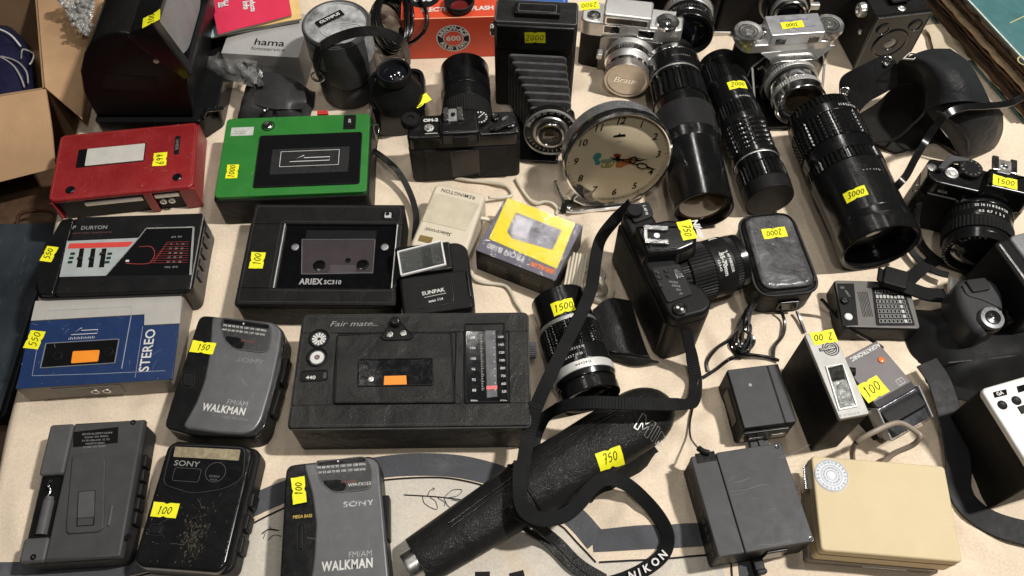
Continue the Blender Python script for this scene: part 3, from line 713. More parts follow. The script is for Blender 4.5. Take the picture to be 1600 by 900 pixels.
m = MB(); m.stroke(f.P([(166, 431), (217, 373), (229, 357.5)]), 1.1, 40.9); m.stroke(f.P([(229, 357.5), (303, 355.5)]), 1.6, 40.9); m.stroke(f.P([(303, 355.5), (298, 430)]), 2.2, 40.9); m.build('dial_trim', SAT, o)
m = MB()
for k in range(10): m.stroke(f.P([(262-5.4*k*.62+0, 379+3.6*k), (296-.3*k, 378+3.6*k)]), .35, 40.7)
m.stroke(f.P([(262, 379), (240, 411)]), .5, 40.72); m.stroke([(p[0], p[1]) for p in cr([(*q, 0) for q in f.P([(218, 386), (236, 386), (242, 396), (236, 410), (222, 413), (197, 412)])], 6)], .7, 40.72); m.build('dial_scale', mat('dim_red_print', (.3, .04, .035), .4), o)
m = MB()
for r in range(5):
    for c in range(3): x, y = f.L(268+9*c-1.2*r, 382+7*r); m.text(str((r*3+c)*7 % 100), x, y, 40.8, 3)
x, y = f.L(276, 371); m.text('AM  FM', x, y, 40.8, 3.4); x, y = f.L(268, 418); m.text('MHz  KHz', x, y, 40.8, 3.2); m.build('dial_figures', INKG, o)
m = MB(); m.box(*f.R(197, 407, 202, 410), 40.5, 41.2, .1); m.build('tuning_pointer', INK, o)
m = MB(); x, y = f.L(145, 356); m.text('DURYON', x+1.5, y, 40.2, 6.4, bold=.02, fit=27); x, y = f.L(116, 356); m.text('P', x, y, 40.2, 7); x, y = f.L(144, 364)
m.build('lettering', INKG, o)
m = MB(); m.text('AM/FM STEREO CASSETTE PLAYER', x, y, 40.2, 2.7); m.build('small_lettering', mat('faint_red_print', (.12, .05, .045), .5), o)
MB().tube([(-W+21, -D+3, 39), (-W+21, D-3, 39)], .7, 6, 0).build('seam', BLM, o)
MB().tube([(W-.4, -D+3, 39), (W-.4, D-3, 39)], .6, 6, 0).build('edge_trim', SAT, o)
scratches(o, W-24, D, 40.06, 26, (.1, .1, .1), 6, .4)
f.sticker(77, 397, '550', 80, w=18, h=13)

# ================================================================== BLUE STEREO PLAYER
f = Fr([(55, 470), (284, 459), (268, 592), (25, 607)], 30); o = f.thing('cassette_player', 'navy blue and silver cassette player with orange window bar, lettered STEREO', 'cassette player')
W, D = f.w/2, f.d/2
SG = mat('silver_grey_plastic', (.42, .40, .37), .4, dust=.08, var=.06); NVY = mat('navy_blue_paint', (.012, .032, .105), .33, var=.1, dust=.06)
MB().box(-W, W, -D, D, 0, 27.6, .8, 1.5).build('body', mat('warm_grey_plastic', (.2, .175, .15), .42, dust=.12), o)
t1 = f.P([(55, 470), (284, 459), (280, 505), (225, 508), (225.5, 491), (48, 501)])
MB().slab(t1, 27.6, 30, .4).build('silver_panel', SG, o)
t2 = f.P([(47.5, 502), (224.7, 492), (224.4, 509), (279.5, 506), (268.3, 592), (25, 607)])
MB().slab(t2, 27.6, 29.7, .5).build('blue_panel', NVY, o)
m = MB(); m.stroke(f.P([(70, 499), (74, 486), (206, 479), (205, 492)]), .5, 30.15); m.stroke(f.P([(205, 492), (190, 576)]), .9, 29.85); m.stroke(f.P([(62, 520), (50, 587)]), .5, 29.85); m.stroke(f.P([(50, 587), (150, 584), (258, 579)]), .5, 29.85); m.stroke(f.P([(223, 510), (211, 590)]), .5, 29.85); m.build('door_line', mat('line_print', (.28, .30, .36), .4), o)
q = f.P([(71, 536), (187, 529), (180, 568), (62, 576)]); MB().slab(rpoly(q, 1.5), 29.4, 29.9, .2).build('cassette_window', WIN, o)
m = MB(); m.frame(rpoly(q, 1.5), 1.1, 29.6, 30.5); m.build('window_frame', mat('frame_grey', (.2, .21, .23), .35), o)
for px, py in ((90, 556), (170, 550)):
    x, y = f.L(px, py); m = MB(Matrix.Translation((x, y, 29.9))); m.lathe([(4.6, 0), (4.6, .4), (3.4, .5), (3.2, .1)], 18); m.build('spool_hub', BLK, o)
MB().slab(rpoly(f.P([(114, 549), (156, 547), (153, 565), (111, 568)]), 1.5), 29.9, 30.5, .2).build('orange_bar', ORG, o)
m = MB(); m.bm.free()
m = MB(); a = f.P([(112, 518), (152, 519)]); x0 = a[0][0]; x1 = a[1][0]; arrow(m, x0, x1, a[0][1], 7, 30, .7)
for i in range(15): m.stroke([(x0-1+i*(x1-x0-1)/14, a[0][1]-9), (x0-1+i*(x1-x0-1)/14, a[0][1]-(6.2 if i % 2 else 7))], .5, 30)
m.build('arrow_print', INK, o)
m = MB(); x, y = f.L(231, 547); m.text('STEREO', x, y, 30, 13.5, 90+0, bold=.012); m.build('lettering', INK, o)
m = MB(); m.box(-W+32, W-50, -D-1, -D+1, 7, 24, .5); m.build('jack_panel', mat('bronze_grey', (.16, .14, .125), .4), o)
m = MB()
for k in (0, 11): m.M = Matrix.Translation((k-3, -D-1, 15))@RX; m.lathe([(4, -.5), (4, .8), (2.6, .8), (2.4, -.3)], 20)
m.build('jack_socket', SAT, o)
scratches(o, W, D, 30.06, 40, (.3, .32, .36), 5, .6)
f.sticker(54, 531, '550', 80, w=20, h=15)
# ================================================================== GREY PLAYER LYING FACE DOWN
f = Fr([(61, 666), (216, 652), (201, 872), (44, 876)], 32); o = f.thing('cassette_player', 'dark grey cassette player lying face down with an open battery slot and belt clip', 'cassette player', group='pocket cassette players')
W, D = f.w/2, f.d/2
GP = mat('charcoal_plastic', (.058, .058, .06), .38, dust=.1, bump=.12, bs=3200)
GP2 = mat('mid_grey_plastic', (.085, .085, .087), .36, dust=.08, bump=.1, bs=3200)
MB().box(-W, W, -D, D, 0, 26, 3, 9, 2).build('body', DGR, o)
sl = f.R(60, 742, 88, 838)
m = MB(); m.slab([(sl[1], -D+1), (W-1, -D+1), (W-1, D-1), (sl[1], D-1)], 24, 32, 2.5); m.build('back_cover', GP, o)
m = MB(); m.box(-W+.5, sl[1]-.3, sl[3], D-1, 24, 32, 2.5, 3); m.build('battery_cover', GP2, o)
m = MB(); m.box(-W+.5, sl[1]-.3, -D+1, sl[2], 24, 31, 2.5, 3); m.build('lower_cover', GP2, o)
m = MB(); m.box(-W+2, sl[1], sl[2], sl[3], 24.5, 26.4, .2); m.build('battery_slot', BLM, o)
m = MB(Matrix.Translation(((-W+sl[1])/2+1, sl[2]+1, 26))@Matrix.Rotation(R(-90), 4, 'X')); L_ = sl[3]-sl[2]
m.lathe([(0, 2), (5, 2), (5, L_*.58), (4, L_*.6), (4, L_*.64), (0, L_*.64)], 24); m.build('battery', GP2, o)
m = MB(); m.tube([((-W+sl[1])/2-1, sl[3]-3, 27), ((-W+sl[1])/2-1, sl[3]-9, 30), ((-W+sl[1])/2+2, sl[3]-14, 29), ((-W+sl[1])/2-1, sl[3]-20, 28)], 1); m.build('spring_contact', CHR, o)
x0, x1, y0, y1 = f.R(115, 671, 186, 698); m = MB(); m.slab(f.P([(115, 675), (185, 667), (184, 692), (114, 699)]), 31.8, 32.25, .1); m.mi = 1
for i in range(5): m.text(['RADIO CASSETTE PLAYER', 'MODEL NO. WM-FX', 'DC 3V  BATTERY R6 X2', 'MADE IN JAPAN', 'SERIAL NO. 482153'][i], (x0+x1)/2, y1-4-3.2*i, 32.35, 2.4, 180)
m.build('rating_plate', [BLM, INKG], o)
q = f.P([(114, 712), (160, 707), (166, 717), (163, 826), (154, 832), (106, 835), (104, 825)]); MB().slab(rpoly(q, 3), 31.5, 34, 1.2).build('belt_clip', GP, o)
q = f.P([(124, 769), (151, 767), (149, 822), (121, 824)]); m = MB(); m.frame(rpoly(q, 1), .9, 33.8, 34.6); m.build('clip_frame', BLM, o)
q = f.P([(125, 770), (150, 768), (149, 809), (123, 811)]); MB().slab(rpoly(q, 1), 33.8, 34.9, .4).build('clip_pad', GP2, o)
m = MB(); m.box(*f.R(171, 790, 175, 822), 31.5, 33.6, .8); m.build('ridge', GP2, o)
for k in range(5):
    x, y = f.L(219, 722+22*k, 20); MB().box(W-1, W+4.5, y-6, y+6, 12, 24, 2, 2).build('key', BLK, o)
for q in ((208, 660), (200, 838), (51, 870)):
    x, y = f.L(*q); m = MB(Matrix.Translation((x, y, 31.8 if q[0] > 100 else 30.9))); m.lathe([(2.6, 0), (2.6, .3), (1.6, .4), (0, -.2)], 14); m.build('screw', BLM, o)

# ================================================================== BLACK PLAYER WITH WORN PATCH
f = Fr([(266, 688), (397, 696), (352, 896), (203, 884)], 32); o = f.thing('cassette_player', 'gloss black cassette player with gold strip and worn scuffed patch on its lid', 'cassette player', group='pocket cassette players')
W, D = f.w/2, f.d/2
MB().box(-W-1, W+4, -D, D+1, 0, 24, 3, 10, 2).build('body', BLK, o)
MB().box(-W, W, -D, D, 22, 32, 3.5, 10).build('lid', BLG, o)
q = f.P([(268, 694), (385, 699), (381, 748), (353, 765), (300, 773), (253, 758)]); q = rpoly(q, 7)
MB().slab(q, 31.7, 32.3, .2).build('window', WIN, o)
m = MB(); m.frame(q, 1.3, 32, 33); m.build('window_frame', mat('dark_gloss_frame', (.03, .03, .031), .2), o)
MB().slab(rpoly(f.P([(274, 698), (376, 703), (373, 720), (271, 714)]), 1), 32.3, 32.6, .1).build('gold_strip', mat('worn_gold_foil', (.36, .30, .19), .35, .5, var=.35, vs=220, scratch=.5), o)
m = MB(); x, y = f.L(292, 725); m.text('SONY', x, y, 32.5, 7, 0, sx=1.25); m.build('lettering', INKG, o)
x, y = f.L(337, 738); m = MB(); m.stroke(circ(x, y, 9, 40), .35, 32.45, True); m.text('REVERSE', x, y-4, 32.45, 2.6); m.text('MODE', x, y-7, 32.45, 2.2); x, y = f.L(292, 742); m.stroke(rrect(x-12, x+12, y-6, y+6, 2), .3, 32.45, True); m.build('small_lettering', mat('dim_grey_print', (.09, .09, .09), .4), o)
x, y = f.L(244, 828); m = MB(); m.frame(rrect(x-6, x+6, y-5, y+5, 2), 1, 31.8, 32.7); m.build('button_frame', DGR, o)
m = MB(); m.box(x-4.6, x+4.6, y-3.6, y+3.6, 31.8, 33.2, .8, 1.4); m.build('button', BLK, o)
# flaked lacquer: many thin chips of bare grey plastic
m = MB(); x0, y0 = f.L(305, 838); random.seed(11)
for k in range(620):
    a = random.gauss(0, 1); b = random.gauss(0, 1)
    px, py = x0+a*5.6+2.5*math.sin(b*4), y0+b*11.5
    r = random.choice((.15, .2, .3, .3, .5, .9)); n = random.randint(5, 8); an = random.uniform(0, 6)
    m.sheet([(px+r*random.uniform(.4, 1)*math.cos(an+2*math.pi*t/n), py+1.7*r*random.uniform(.4, 1)*math.sin(an+2*math.pi*t/n)) for t in range(n)], 32.06+.0004*k)
m.build('worn_patch', mat('bare_plastic', (.052, .046, .036), .7, var=.5, vs=400), o)['kind'] = 'stuff'
scratches(o, W-3, D-3, 32.1, 40, (.16, .15, .14), 7, .2)
f.sticker(258, 797, '100', 0, w=24, h=12.5)
for k, (ya, yb) in enumerate(((.02, .14), (-.16, -.03), (-.34, -.2))): MB().box(W+2, W+8, D*2*ya, D*2*yb, 10, 25, 2, 2).build('key', BLK, o)
m = MB(); m.tube([(W+3, -D+8, 24), (W+3, D-8, 24)], .8, 6, 0); m.build('edge_trim', DGR, o)

# ================================================================== TWO RADIO CASSETTE PLAYERS WITH SILVER LIDS
def walkman(quad, h, body, lid, win, dk, ov, label, big, small, model, logo, bass, btn, st, strot, keys, logocol, tilt=0):
    f = Fr(quad, h); o = f.thing('cassette_player', label, 'cassette player', group='pocket cassette players'); W, D = f.w/2, f.d/2
    MB().slab(rpoly(f.P(body, h-6), 8), 0, h-5, 3, 2).build('body', BLK, o)
    MB().slab(rpoly(f.P(body, h-2), 8), h-6, h-2, 1.8).build('black_cover', BLG, o)
    MB().slab(rpoly(f.P(lid), 5), h-6, h, 2.6).build('silver_lid', SLV, o)
    q = rpoly(f.P(win), 6)
    MB().slab(q, h-.3, h+.25, .1).build('window', mat('dark_tinted_window', (.03, .03, .031), .25, coat=.3), o)
    m = MB(); m.frame(q, 1.1, h, h+.9); m.build('window_frame', SLV, o)
    MB().slab(rpoly(f.P(dk), 2), h+.25, h+.5, .1).build('dial_window', WIN, o)
    MB().slab(rpoly(f.P(ov), 5), h+.25, h+.6, .2).build('shell_window', WIN, o)
    m = MB(); m.text('WALKMAN', *f.L(*big[0]), h+.12, big[1], bold=.03, sp=1.12, fit=big[2]); m.build('lettering', INK, o)
    m = MB(); m.text('FM/AM', *f.L(*small), h+.12, 7.4, bold=-.005, fit=19.5); m.build('band_lettering', mat('silver_print', (.36, .36, .36), .4), o)
    m = MB(); m.text(model[2], *f.L(*model[0]), h+.6 if model[1] > 4 else h+.12, model[1]); m.build('model_lettering', INK if model[1] > 4 else INKG, o)
    m = MB(); m.text('SONY', *f.L(*logo), h+.15, 6.6, bold=.02, sp=1.1, fit=27); m.build('logo', logocol, o)
    m = MB(); a = f.P(dk); c = sum((Vector(p) for p in a), Vector((0, 0)))/4; wd = abs(a[1][0]-a[0][0]); ang = math.degrees(math.atan2(a[1][1]-a[0][1], a[1][0]-a[0][0]))
    dx, dy = math.cos(R(ang)), math.sin(R(ang))
    for r, s_ in ((-1, 'FM 88 90 92 95 100 104 108 MHz'), (-2.0, 'AM 53 60 70 80 100 130 160 kHz')): m.text(s_, c.x+dy*4.2*-r*-1+0, c.y+4.6*r, h+.62, 3.1, ang, sx=1.02)
    m.build('dial_figures', INK, o)
    m = MB(); x, y = f.L(*ov[1]); m.text('DX / LOCAL', x+9, y-3, h+.62, 2.6, ang); m.build('red_lettering', mat('dull_red_print', (.3, .07, .05), .5), o)
    m = MB(); q = f.P(btn); m.frame(rpoly(q, 6), .9, h-2.4, h-1.5); m.build('slide_frame', DGR, o)
    m = MB(); c = sum((Vector(p) for p in q), Vector((0, 0)))/len(q); m.slab(inset(rpoly(q, 6) if area2(rpoly(q, 6)) > 0 else rpoly(q, 6)[::-1], 2), h-2.2, h-.9, .6); m.build('slide_button', BLK, o)
    if bass: m = MB(); m.text('MEGA BASS', *f.L(*bass), h-1.85, 4.0, bold=.02, fit=16.5); m.build('bass_lettering', mat('gold_print', (.55, .38, .08), .4), o)
    scratches(o, W*.55, D*.85, h+.06, 26, (.3, .3, .3), len(bpy.data.objects), .1)
    f.sticker(*st, rot=strot, w=24, h=12.5)
    for a, b in keys:
        p, q = f.L(*a, h-12), f.L(*b, h-12); x = max(p[0], q[0]); MB().box(x-4, x+3, min(p[1], q[1]), max(p[1], q[1]), h-22, h-9, 1.5, 1.5).build('key', BLK, o)
    m = MB(); x, y = f.L(*dk[0]); m.lathe; q = [(Vector(f.L(*dk[0]))+Vector(f.L(*dk[1])))/2]; m.sheet(circ(q[0].x-2, q[0].y-2.2, .9, 10), h+.62); m.build('tuning_mark', INK, o)
    return f, o
walkman([(313, 490), (441, 512), (406, 682), (258, 672)], 36,
        [(312, 492), (430, 504), (446, 520), (440, 575), (414, 668), (398, 684), (300, 680), (256, 668), (262, 645)],
        [(330, 494), (352, 495), (428, 503), (441, 516), (437, 545), (425, 600), (409, 655), (398, 672), (380, 679), (350, 678), (290, 670), (285, 664), (304, 631), (317, 597), (326, 553)],
        [(346, 496), (424, 506), (425, 530), (420, 549), (408, 552), (365, 546), (350, 532), (343, 508)],
        [(350, 499), (420, 508), (420, 514), (350, 505)], [(353, 525), (375, 528), (383, 536), (379, 546), (362, 543), (352, 534)],
        'scuffed gunmetal radio cassette player tilted beside the large black radio recorder', ((350, 640), 10.2, 41), (371, 630), ((368, 654), 3.2, 'AVLS  WM-FX101'), (391, 564), None,
        [(283, 577), (305, 580), (303, 600), (296, 606), (283, 604), (281, 596)], (317, 543, '150'), 0, [((443, 560), (437, 600)), ((434, 610), (424, 650))], mat('worn_emboss', (.22, .22, .22), .3, .6))
walkman([(448, 727), (591, 713), (613, 935), (434, 948)], 36,
        [(447, 727), (580, 712), (593, 722), (612, 930), (608, 940), (440, 950), (435, 940)],
        [(472, 724), (580, 713), (592, 722), (611, 938), (476, 950), (488, 880), (492, 820), (486, 772)],
        [(491, 722), (572, 712), (583, 733), (581, 763), (560, 768), (520, 771), (500, 754)],
        [(494, 720), (570, 714), (572, 721), (497, 728)], [(505, 751), (530, 749), (541, 755), (540, 766), (520, 769), (507, 761)],
        'dark silver radio cassette player at the front edge with gold bass lettering', ((543, 883), 11, 43), (563, 866), ((562, 757), 4.2, 'WM-FX153'), (560, 787), (472, 806),
        [(463, 816), (477, 815), (477, 860), (463, 862)], (467, 766, '100'), 97, [((600, 775), (604, 845))], mat('bright_emboss', (.45, .45, .45), .25, .7))

# ================================================================== BLACK LEATHER-CASED RECORDER WITH CLEAR WINDOW
f = Fr([(388, 318), (630, 319), (622, 478), (374, 476)], 40); o = f.thing('cassette_recorder', 'black leatherette cassette recorder with clear cassette window and white lettering', 'cassette recorder')
W, D = f.w/2, f.d/2
win = f.P([(437, 350), (621, 353), (617, 451), (434, 449)])
m = MB(); m.box(-W, W, -D, D, 0, 36, 3, 6, 1); m.build('case', LEA, o)
a = f.R(435, 350, 618, 450)
m = MB()
for q in ((-W+.5, W-.5, a[3], D-.5), (-W+.5, W-.5, -D+.5, a[2]), (-W+.5, a[0], a[2]-.2, a[3]+.2), (a[1], W-.5, a[2]-.2, a[3]+.2)): m.box(*q, 34, 40, 1.6, 2)
m.build('case_top', LEA, o)
m = MB(); m.stroke(rrect(-W+4, W-4, -D+4, D-4, 4), .5, 40.1, True); m.stroke(rrect(a[0]-3, a[1]+3, a[2]-3, a[3]+3, 3), .5, 40.1, True); m.build('stitching', mat('grey_thread', (.05, .05, .05), .7), o)
m = MB()
for k in range(26): y = -D+6+k*(2*D-12)/26; m.tube([(-W-.3, y, 34), (-W+.6, y+1.2, 38), (-W+2.2, y+1.5, 40)], .5, 5, 2)
m.build('edge_lacing', LEA, o)
MB().box(a[0], a[1], a[2], a[3], 35.5, 36.6, .2).build('front_plate', WIN, o)
q = f.P([(472, 375), (587, 375), (583, 428), (471, 430)], 36)
MB().slab(q, 36.5, 36.9, .1).build('cassette_well', mat('dusty_mauve_plastic', (.085, .068, .068), .4, dust=.25), o)
m = MB(); m.frame(rpoly(q, 1), .7, 36.8, 38); m.build('well_frame', mat('clear_edge', (.32, .32, .33), .25), o)
for p in ((499, 415), (567, 414)):
    x, y = f.L(*p, 37); m = MB(Matrix.Translation((x, y, 36.9))); m.lathe([(6.4, 0), (6.4, .6), (4.5, .8), (4.2, .1), (0, .1)], 28, None); m.build('spool', BLM, o)
m = MB(); x, y = f.L(544, 407, 37); m.M = Matrix.Translation((x, y, 36.9)); m.lathe([(2.8, 0), (2.8, .8), (1.6, 1), (0, .4)], 18); m.build('guide_pin', BLM, o)
m = MB(); m.box(*f.R(515, 414, 556, 427, 37), 36.9, 37.3, .1); m.build('tape_window', mat('mauve_grey', (.12, .10, .10), .35), o)
m = MB(); m.box(*f.R(478, 361, 588, 374, 37), 36.4, 38.5, .5); m.build('tape_head', DGR, o)
for p in ((461, 386), (601, 386)):
    x, y = f.L(*p, 37); m = MB(Matrix.Translation((x, y, 36.6))); m.lathe([(4.2, 0), (4, .7), (2.6, 1), (2.2, .5), (0, .5)], 20); m.build('screw', SAT, o)
m = MB(); m.text('ARIEX', *f.L(485.5, 440, 37), 36.7, 9.4, bold=.04, sp=1.08, fit=24); m.text('SC310', *f.L(519.5, 441, 37), 36.7, 6.8, bold=.03, sp=1.08, fit=17.5); m.build('lettering', INK, o)
MB().box(a[0]+.5, a[1]-.5, a[2]+.5, a[3]-.5, 39, 39.4, .1).build('clear_window', clear('clear_plastic', (.86, .86, .87), .12, .06), o)
for xa in (a[0]+.3, a[1]-1.6): m = MB(); m.box(xa, xa+1.3, a[2], a[3], 36, 40.2, .2); m.build('window_edge', SAT, o)
x, y = f.L(605, 337); m = MB(); m.box(x-6, x+6, y-5.5, y+5.5, 39, 40.6, .4, 1.5); m.build('knob_well', BLM, o)
m = MB(Matrix.Translation((x+1, y-.5, 40.5))); m.box(-3.6, 3.6, -3.6, 3.6, 0, 1.6, .4, 1); m.build('knob', SAT, o)
m = MB(Matrix.Translation((x+.5, y+.8, 42.1))); m.lathe([(2.2, 0), (2, .4), (0, .5)], 14); m.build('knob_button', BLM, o)
f.sticker(402, 407, '100', 90, w=20, h=14)

# ================================================================== LARGE RADIO RECORDER
f = Fr([(480, 492), (823, 488), (830, 666), (443, 670)], 54); o = f.thing('radio_recorder', 'large black leather-cased radio cassette recorder with tuning scale and orange bar', 'radio recorder')
W, D = f.w/2, f.d/2; H = 54
LEF = mat('puckered_leather', (.024, .0235, .0225), .38, dent=.8, bump=.3, bs=420, kind='leather', var=.4, vs=22, dust=.3, rv=.12)
m = MB(); m.box(-W, W, -D, D, 0, H-1, 3, 5, 1); m.build('case', LEF, o)
m = MB(); m.tube([(x, y, H-2) for x, y in rrect(-W-.2, W+.2, -D-.2, D+.2, 5)], .9, 6, 0, True); m.build('edge_piping', mat('highlight_piping', (.06, .058, .054), .4, dust=.4), o)  # pale tube paints the edge highlight around the case rim
def ring_lid(m, hole, z0, z1, o_):
    pass
# the leather front with its three openings is four strips and two bridges
cw = f.R(522, 520, 711, 632); dw = f.R(724, 507, 795, 633)
m = MB(); m.box(-W+.4, W-.4, cw[3], D-.4, H-4, H+1, 1.2, 3); m.box(-W+.4, W-.4, -D+.4, cw[2], H-4, H+1, 1.2, 3)
m.box(-W+.4, cw[0], cw[2]-.3, cw[3]+.3, H-4, H+.95, 1.2, 2); m.box(cw[1], dw[0], cw[2]-.3, cw[3]+.3, H-4, H+.95, 1.2, 2); m.box(dw[1], W-.4, cw[2]-.3, cw[3]+.3, H-4, H+.95, 1.2, 2)
m.build('front_leather', LEF, o)
q = rpoly(f.P([(526, 524), (606, 519), (625, 523), (640, 519), (706, 520), (712, 631), (522, 632)]), 3)
m = MB(); m.slab(q, H-2, H+1.6, 1.2); m.build('cassette_flap', LEF, o)
m = MB(); m.frame(q, 2, H+1, H+2.3); m.build('flap_edge', LEA, o)
cx = f.P([(560, 562), (677, 560), (678, 604), (558, 606)]); m = MB(); m.slab(rpoly(cx, 2), H+1, H+1.7, .2); m.build('cassette_window', WIN, o)
m = MB(); m.frame(rpoly(cx, 2), 1.6, H+1.4, H+2.6); m.build('window_frame', LEA, o)
MB().slab(f.P([(601, 589), (635, 588), (636, 602), (600, 603)]), H+1.7, H+2.1, .1).build('orange_bar', ORG, o)
m = MB(Matrix.Translation((*f.L(580, 594), H+1.7))); m.lathe([(2.6, 0), (2.6, .6), (1.2, .9), (0, .3)], 14); m.build('spool_hub', SAT, o)
t = [(619, 497), (648, 527), (641, 533), (600, 534), (594, 528)]; t = rpoly(f.P(t), 6)
m = MB(); m.slab(t, H+.5, H+2.6, .8); m.build('switch_plate', BLK, o); m = MB(); m.frame(t, 1.2, H+2, H+3.4); m.build('plate_edge', LEA, o)
m = MB(Matrix.Translation((*f.L(619, 507), H+2.5))); m.lathe([(5.2, 0), (5, 4), (3.6, 5.4), (0, 5.6)], 28); m.build('knob', BLG, o)
for p in ((610, 525), (631, 523)):
    m = MB(Matrix.Translation((*f.L(*p), H+2.6))); m.lathe([(3, 0), (3, .8), (1.8, 1), (1.5, .2), (0, .2)], 18); m.build('jack_socket', STL, o)
for (p, kind) in (((499, 530), 0), ((496, 559), 1)):
    x, y = f.L(*p); m = MB(Matrix.Translation((x, y, H+.9))); m.lathe([(10.3, -.5), (10.3, .4), (9, 1.3), (8, .4), (7.8, -.3), (0, -.3)], 40); m.build('dial_rim', LEA, o)
    m = MB(Matrix.Translation((x, y-.4, H+.9))); m.lathe([(7.5, -.3), (7.5, .4), (0, .4)], 32); 
    if kind == 0:
        m.mi = 1
        for k in range(12): a_ = R(30*k); m.sheet([(1.8*math.cos(a_-.25), 1.8*math.sin(a_-.25)), (6.6*math.cos(a_-.17), 6.6*math.sin(a_-.17)), (6.6*math.cos(a_+.17), 6.6*math.sin(a_+.17)), (1.8*math.cos(a_+.25), 1.8*math.sin(a_+.25))], .5)
        m.build('striped_dial', [BLM, INK], o)
    else:
        m.mi = 1; m.sheet(circ(0, 0, 6.4), .5); m.mi = 0; m.sheet(circ(0, .3, 2.6), .6); m.mi = 2; m.sheet(circ(0, .3, 1.2), .65); m.build('white_dial', [BLM, INK, mat('pinkish_print', (.35, .16, .16), .4)], o)
c = rpoly(f.P([(471, 580), (513, 578), (513, 596), (469, 598)]), 3); m = MB(); m.slab(c, H+.5, H+1.3, .1); m.build('counter_window', BLK, o); m = MB(); m.frame(c, 1.4, H+.9, H+2); m.build('counter_frame', LEA, o)
m = MB(); m.text('440', *f.L(486, 591), H+1.4, 5, bold=.02, fit=9); m.build('counter_figures', INK, o)
x, y = f.L(508, 588); MB().box(x-1.6, x+1.6, y-3, y+3, H+1.2, H+2.4, .4).build('reset_button', GRY, o)
m = MB(); m.text('Fair mate', *f.L(550, 507), H+1.15, 8, shear=.3, bold=.0, sx=1.35); x, y = f.L(568, 508); m.stroke([(x, y-1), (x+14, y-1.2)], .4, H+1.15); m.build('logo', mat('worn_silver_print', (.25, .25, .24), .4), o)
m = MB(); dq = f.P([(725, 506), (789, 505), (796, 630), (727, 631)]); m.slab(rpoly(dq, 2), H-1, H+.6, .1); m.build('tuning_window', WIN, o)
m = MB(); m.frame(rpoly(dq, 2), 1.8, H+.5, H+2.2); m.build('tuning_frame', LEA, o)
m = MB(); m.slab(f.P([(758, 515), (774, 515), (777, 620), (761, 622)]), H+.5, H+.9, .1); m.build('tuning_strip', mat('grey_scale', (.11, .11, .12), .35, var=.4, vs=90), o)
m = MB()
for k, (l, r_) in enumerate(zip(('108', '104', '100', '96', '92', '88'), ('1600', '1400', '1200', '1000', '800', '700', '600'))): m.text(l, *f.L(738+.6*k, 528+16.5*k), H+.75, 3.7)
for k, r_ in enumerate(('1600', '1400', '1200', '1000', '800', '700', '600', '530')): m.text(r_, *f.L(783+.8*k, 527+12.2*k), H+.75, 3.5)
m.text('FM', *f.L(737, 513), H+.75, 3.6); m.text('AM', *f.L(781, 513), H+.75, 3.6); m.text('MHz', *f.L(741, 627), H+.75, 3.4); m.text('KHz', *f.L(787, 627), H+.75, 3.4)
for k in range(34): p = f.L(750+.08*k, 524+2.6*k); m.stroke([p, (p[0]+(2.6 if k % 4 == 0 else 1.6), p[1])], .3, H+.75)
for k in range(9): m.sheet(circ(*f.L(771+.4*k, 522+11*k), .55, 8), H+1)
m.build('tuning_figures', INK, o)
q = f.P([(760, 604), (777, 603), (777, 609), (760, 610)]); MB().slab(q, H+.9, H+1.6, .2).build('tuning_needle', mat('pink_needle', (.7, .16, .16), .4), o)
m = MB(Matrix.Translation((W, f.L(830, 537)[1], H-14))@Matrix.Rotation(R(90), 4, 'Y')); m.lathe([(0, -1), (8, -1), (8, 7), (7, 8), (0, 8)], 48, {1: (24, .7), 2: (24, .7)}); m.build('tuning_knob', GRY, o)
m = MB(); m.box(-W-3, -W+1, D*.1, D*.34, H-20, H-10, 1.5, 2); m.build('strap_lug', SAT, o)
random.seed(5); m = MB()
m.stroke(rrect(-W+3, W-3, -D+3, D-3, 3), .5, H+1.08, True); m.build('stitching', mat('grey_thread', (.05, .05, .05), .7), o)

# ================================================================== FLASH, SHAVER, YELLOW BOX
f = Fr([(617, 388), (724, 371), (746, 482), (630, 494)], 52); o = f.thing('flash_unit', 'black flash unit lying with rectangular window, between recorder and yellow box', 'flash unit', group='loose flash units')
W, D = f.w/2, f.d/2
MB().slab(rpoly([(W, -D), (W+1, D-8), (W-8, D), (-W+3, D+1), (-W, D-4), (-W, -D)], 9), 0, 48, 3, 2).build('body', BLK, o)
MB().slab(rpoly([(W-1, -D+1), (W-2, D*.1), (-W+1, D*.1), (-W+1, -D+1)], 5), 46, 52, 2.5).build('front_shell', BLK, o)
MB().slab(rpoly([(W-16, D*.14), (W-16, D-2), (-W-1, D-1), (-W-1, D*.14)], 3), 46, 54, 2).build('flash_head', BLG, o)
q = f.P([(620, 394), (691, 376), (698, 415), (626, 433)], 54)
m = MB(); m.slab(rpoly(q, 1.5), 53.6, 54.4, .2); m.build('reflector', mat('reflector_foil', (.5, .5, .48), .25, .7, var=.35, vs=160, bump=.5, bs=260), o)
m = MB(); m.frame(rpoly(q, 1.5), 2.2, 54, 56.2); m.build('window_frame', WHT, o)
q2 = inset(q if area2(q) > 0 else q[::-1], 2); m = MB(); m.slab(q2, 54.6, 55.6, .2); m.build('window', clear('ribbed_lens', (.75, .76, .75), .3, .2, .5, 900), o)
q3 = f.P([(656, 385), (672, 381), (678, 419), (662, 423)], 54); m = MB(); m.slab(q3, 54.4, 54.55, 0); m.build('painted_reflection', mat('dark_reflection', (.06, .06, .06), .3, .4), o)  # dark reflection painted as a strip across the flash window
m = MB(); lp = f.P([(654, 448), (706, 438), (710, 474), (656, 483)], 52); m.frame(rpoly(lp, 2), .6, 51.8, 52.5); m.build('name_plate', BLM, o)
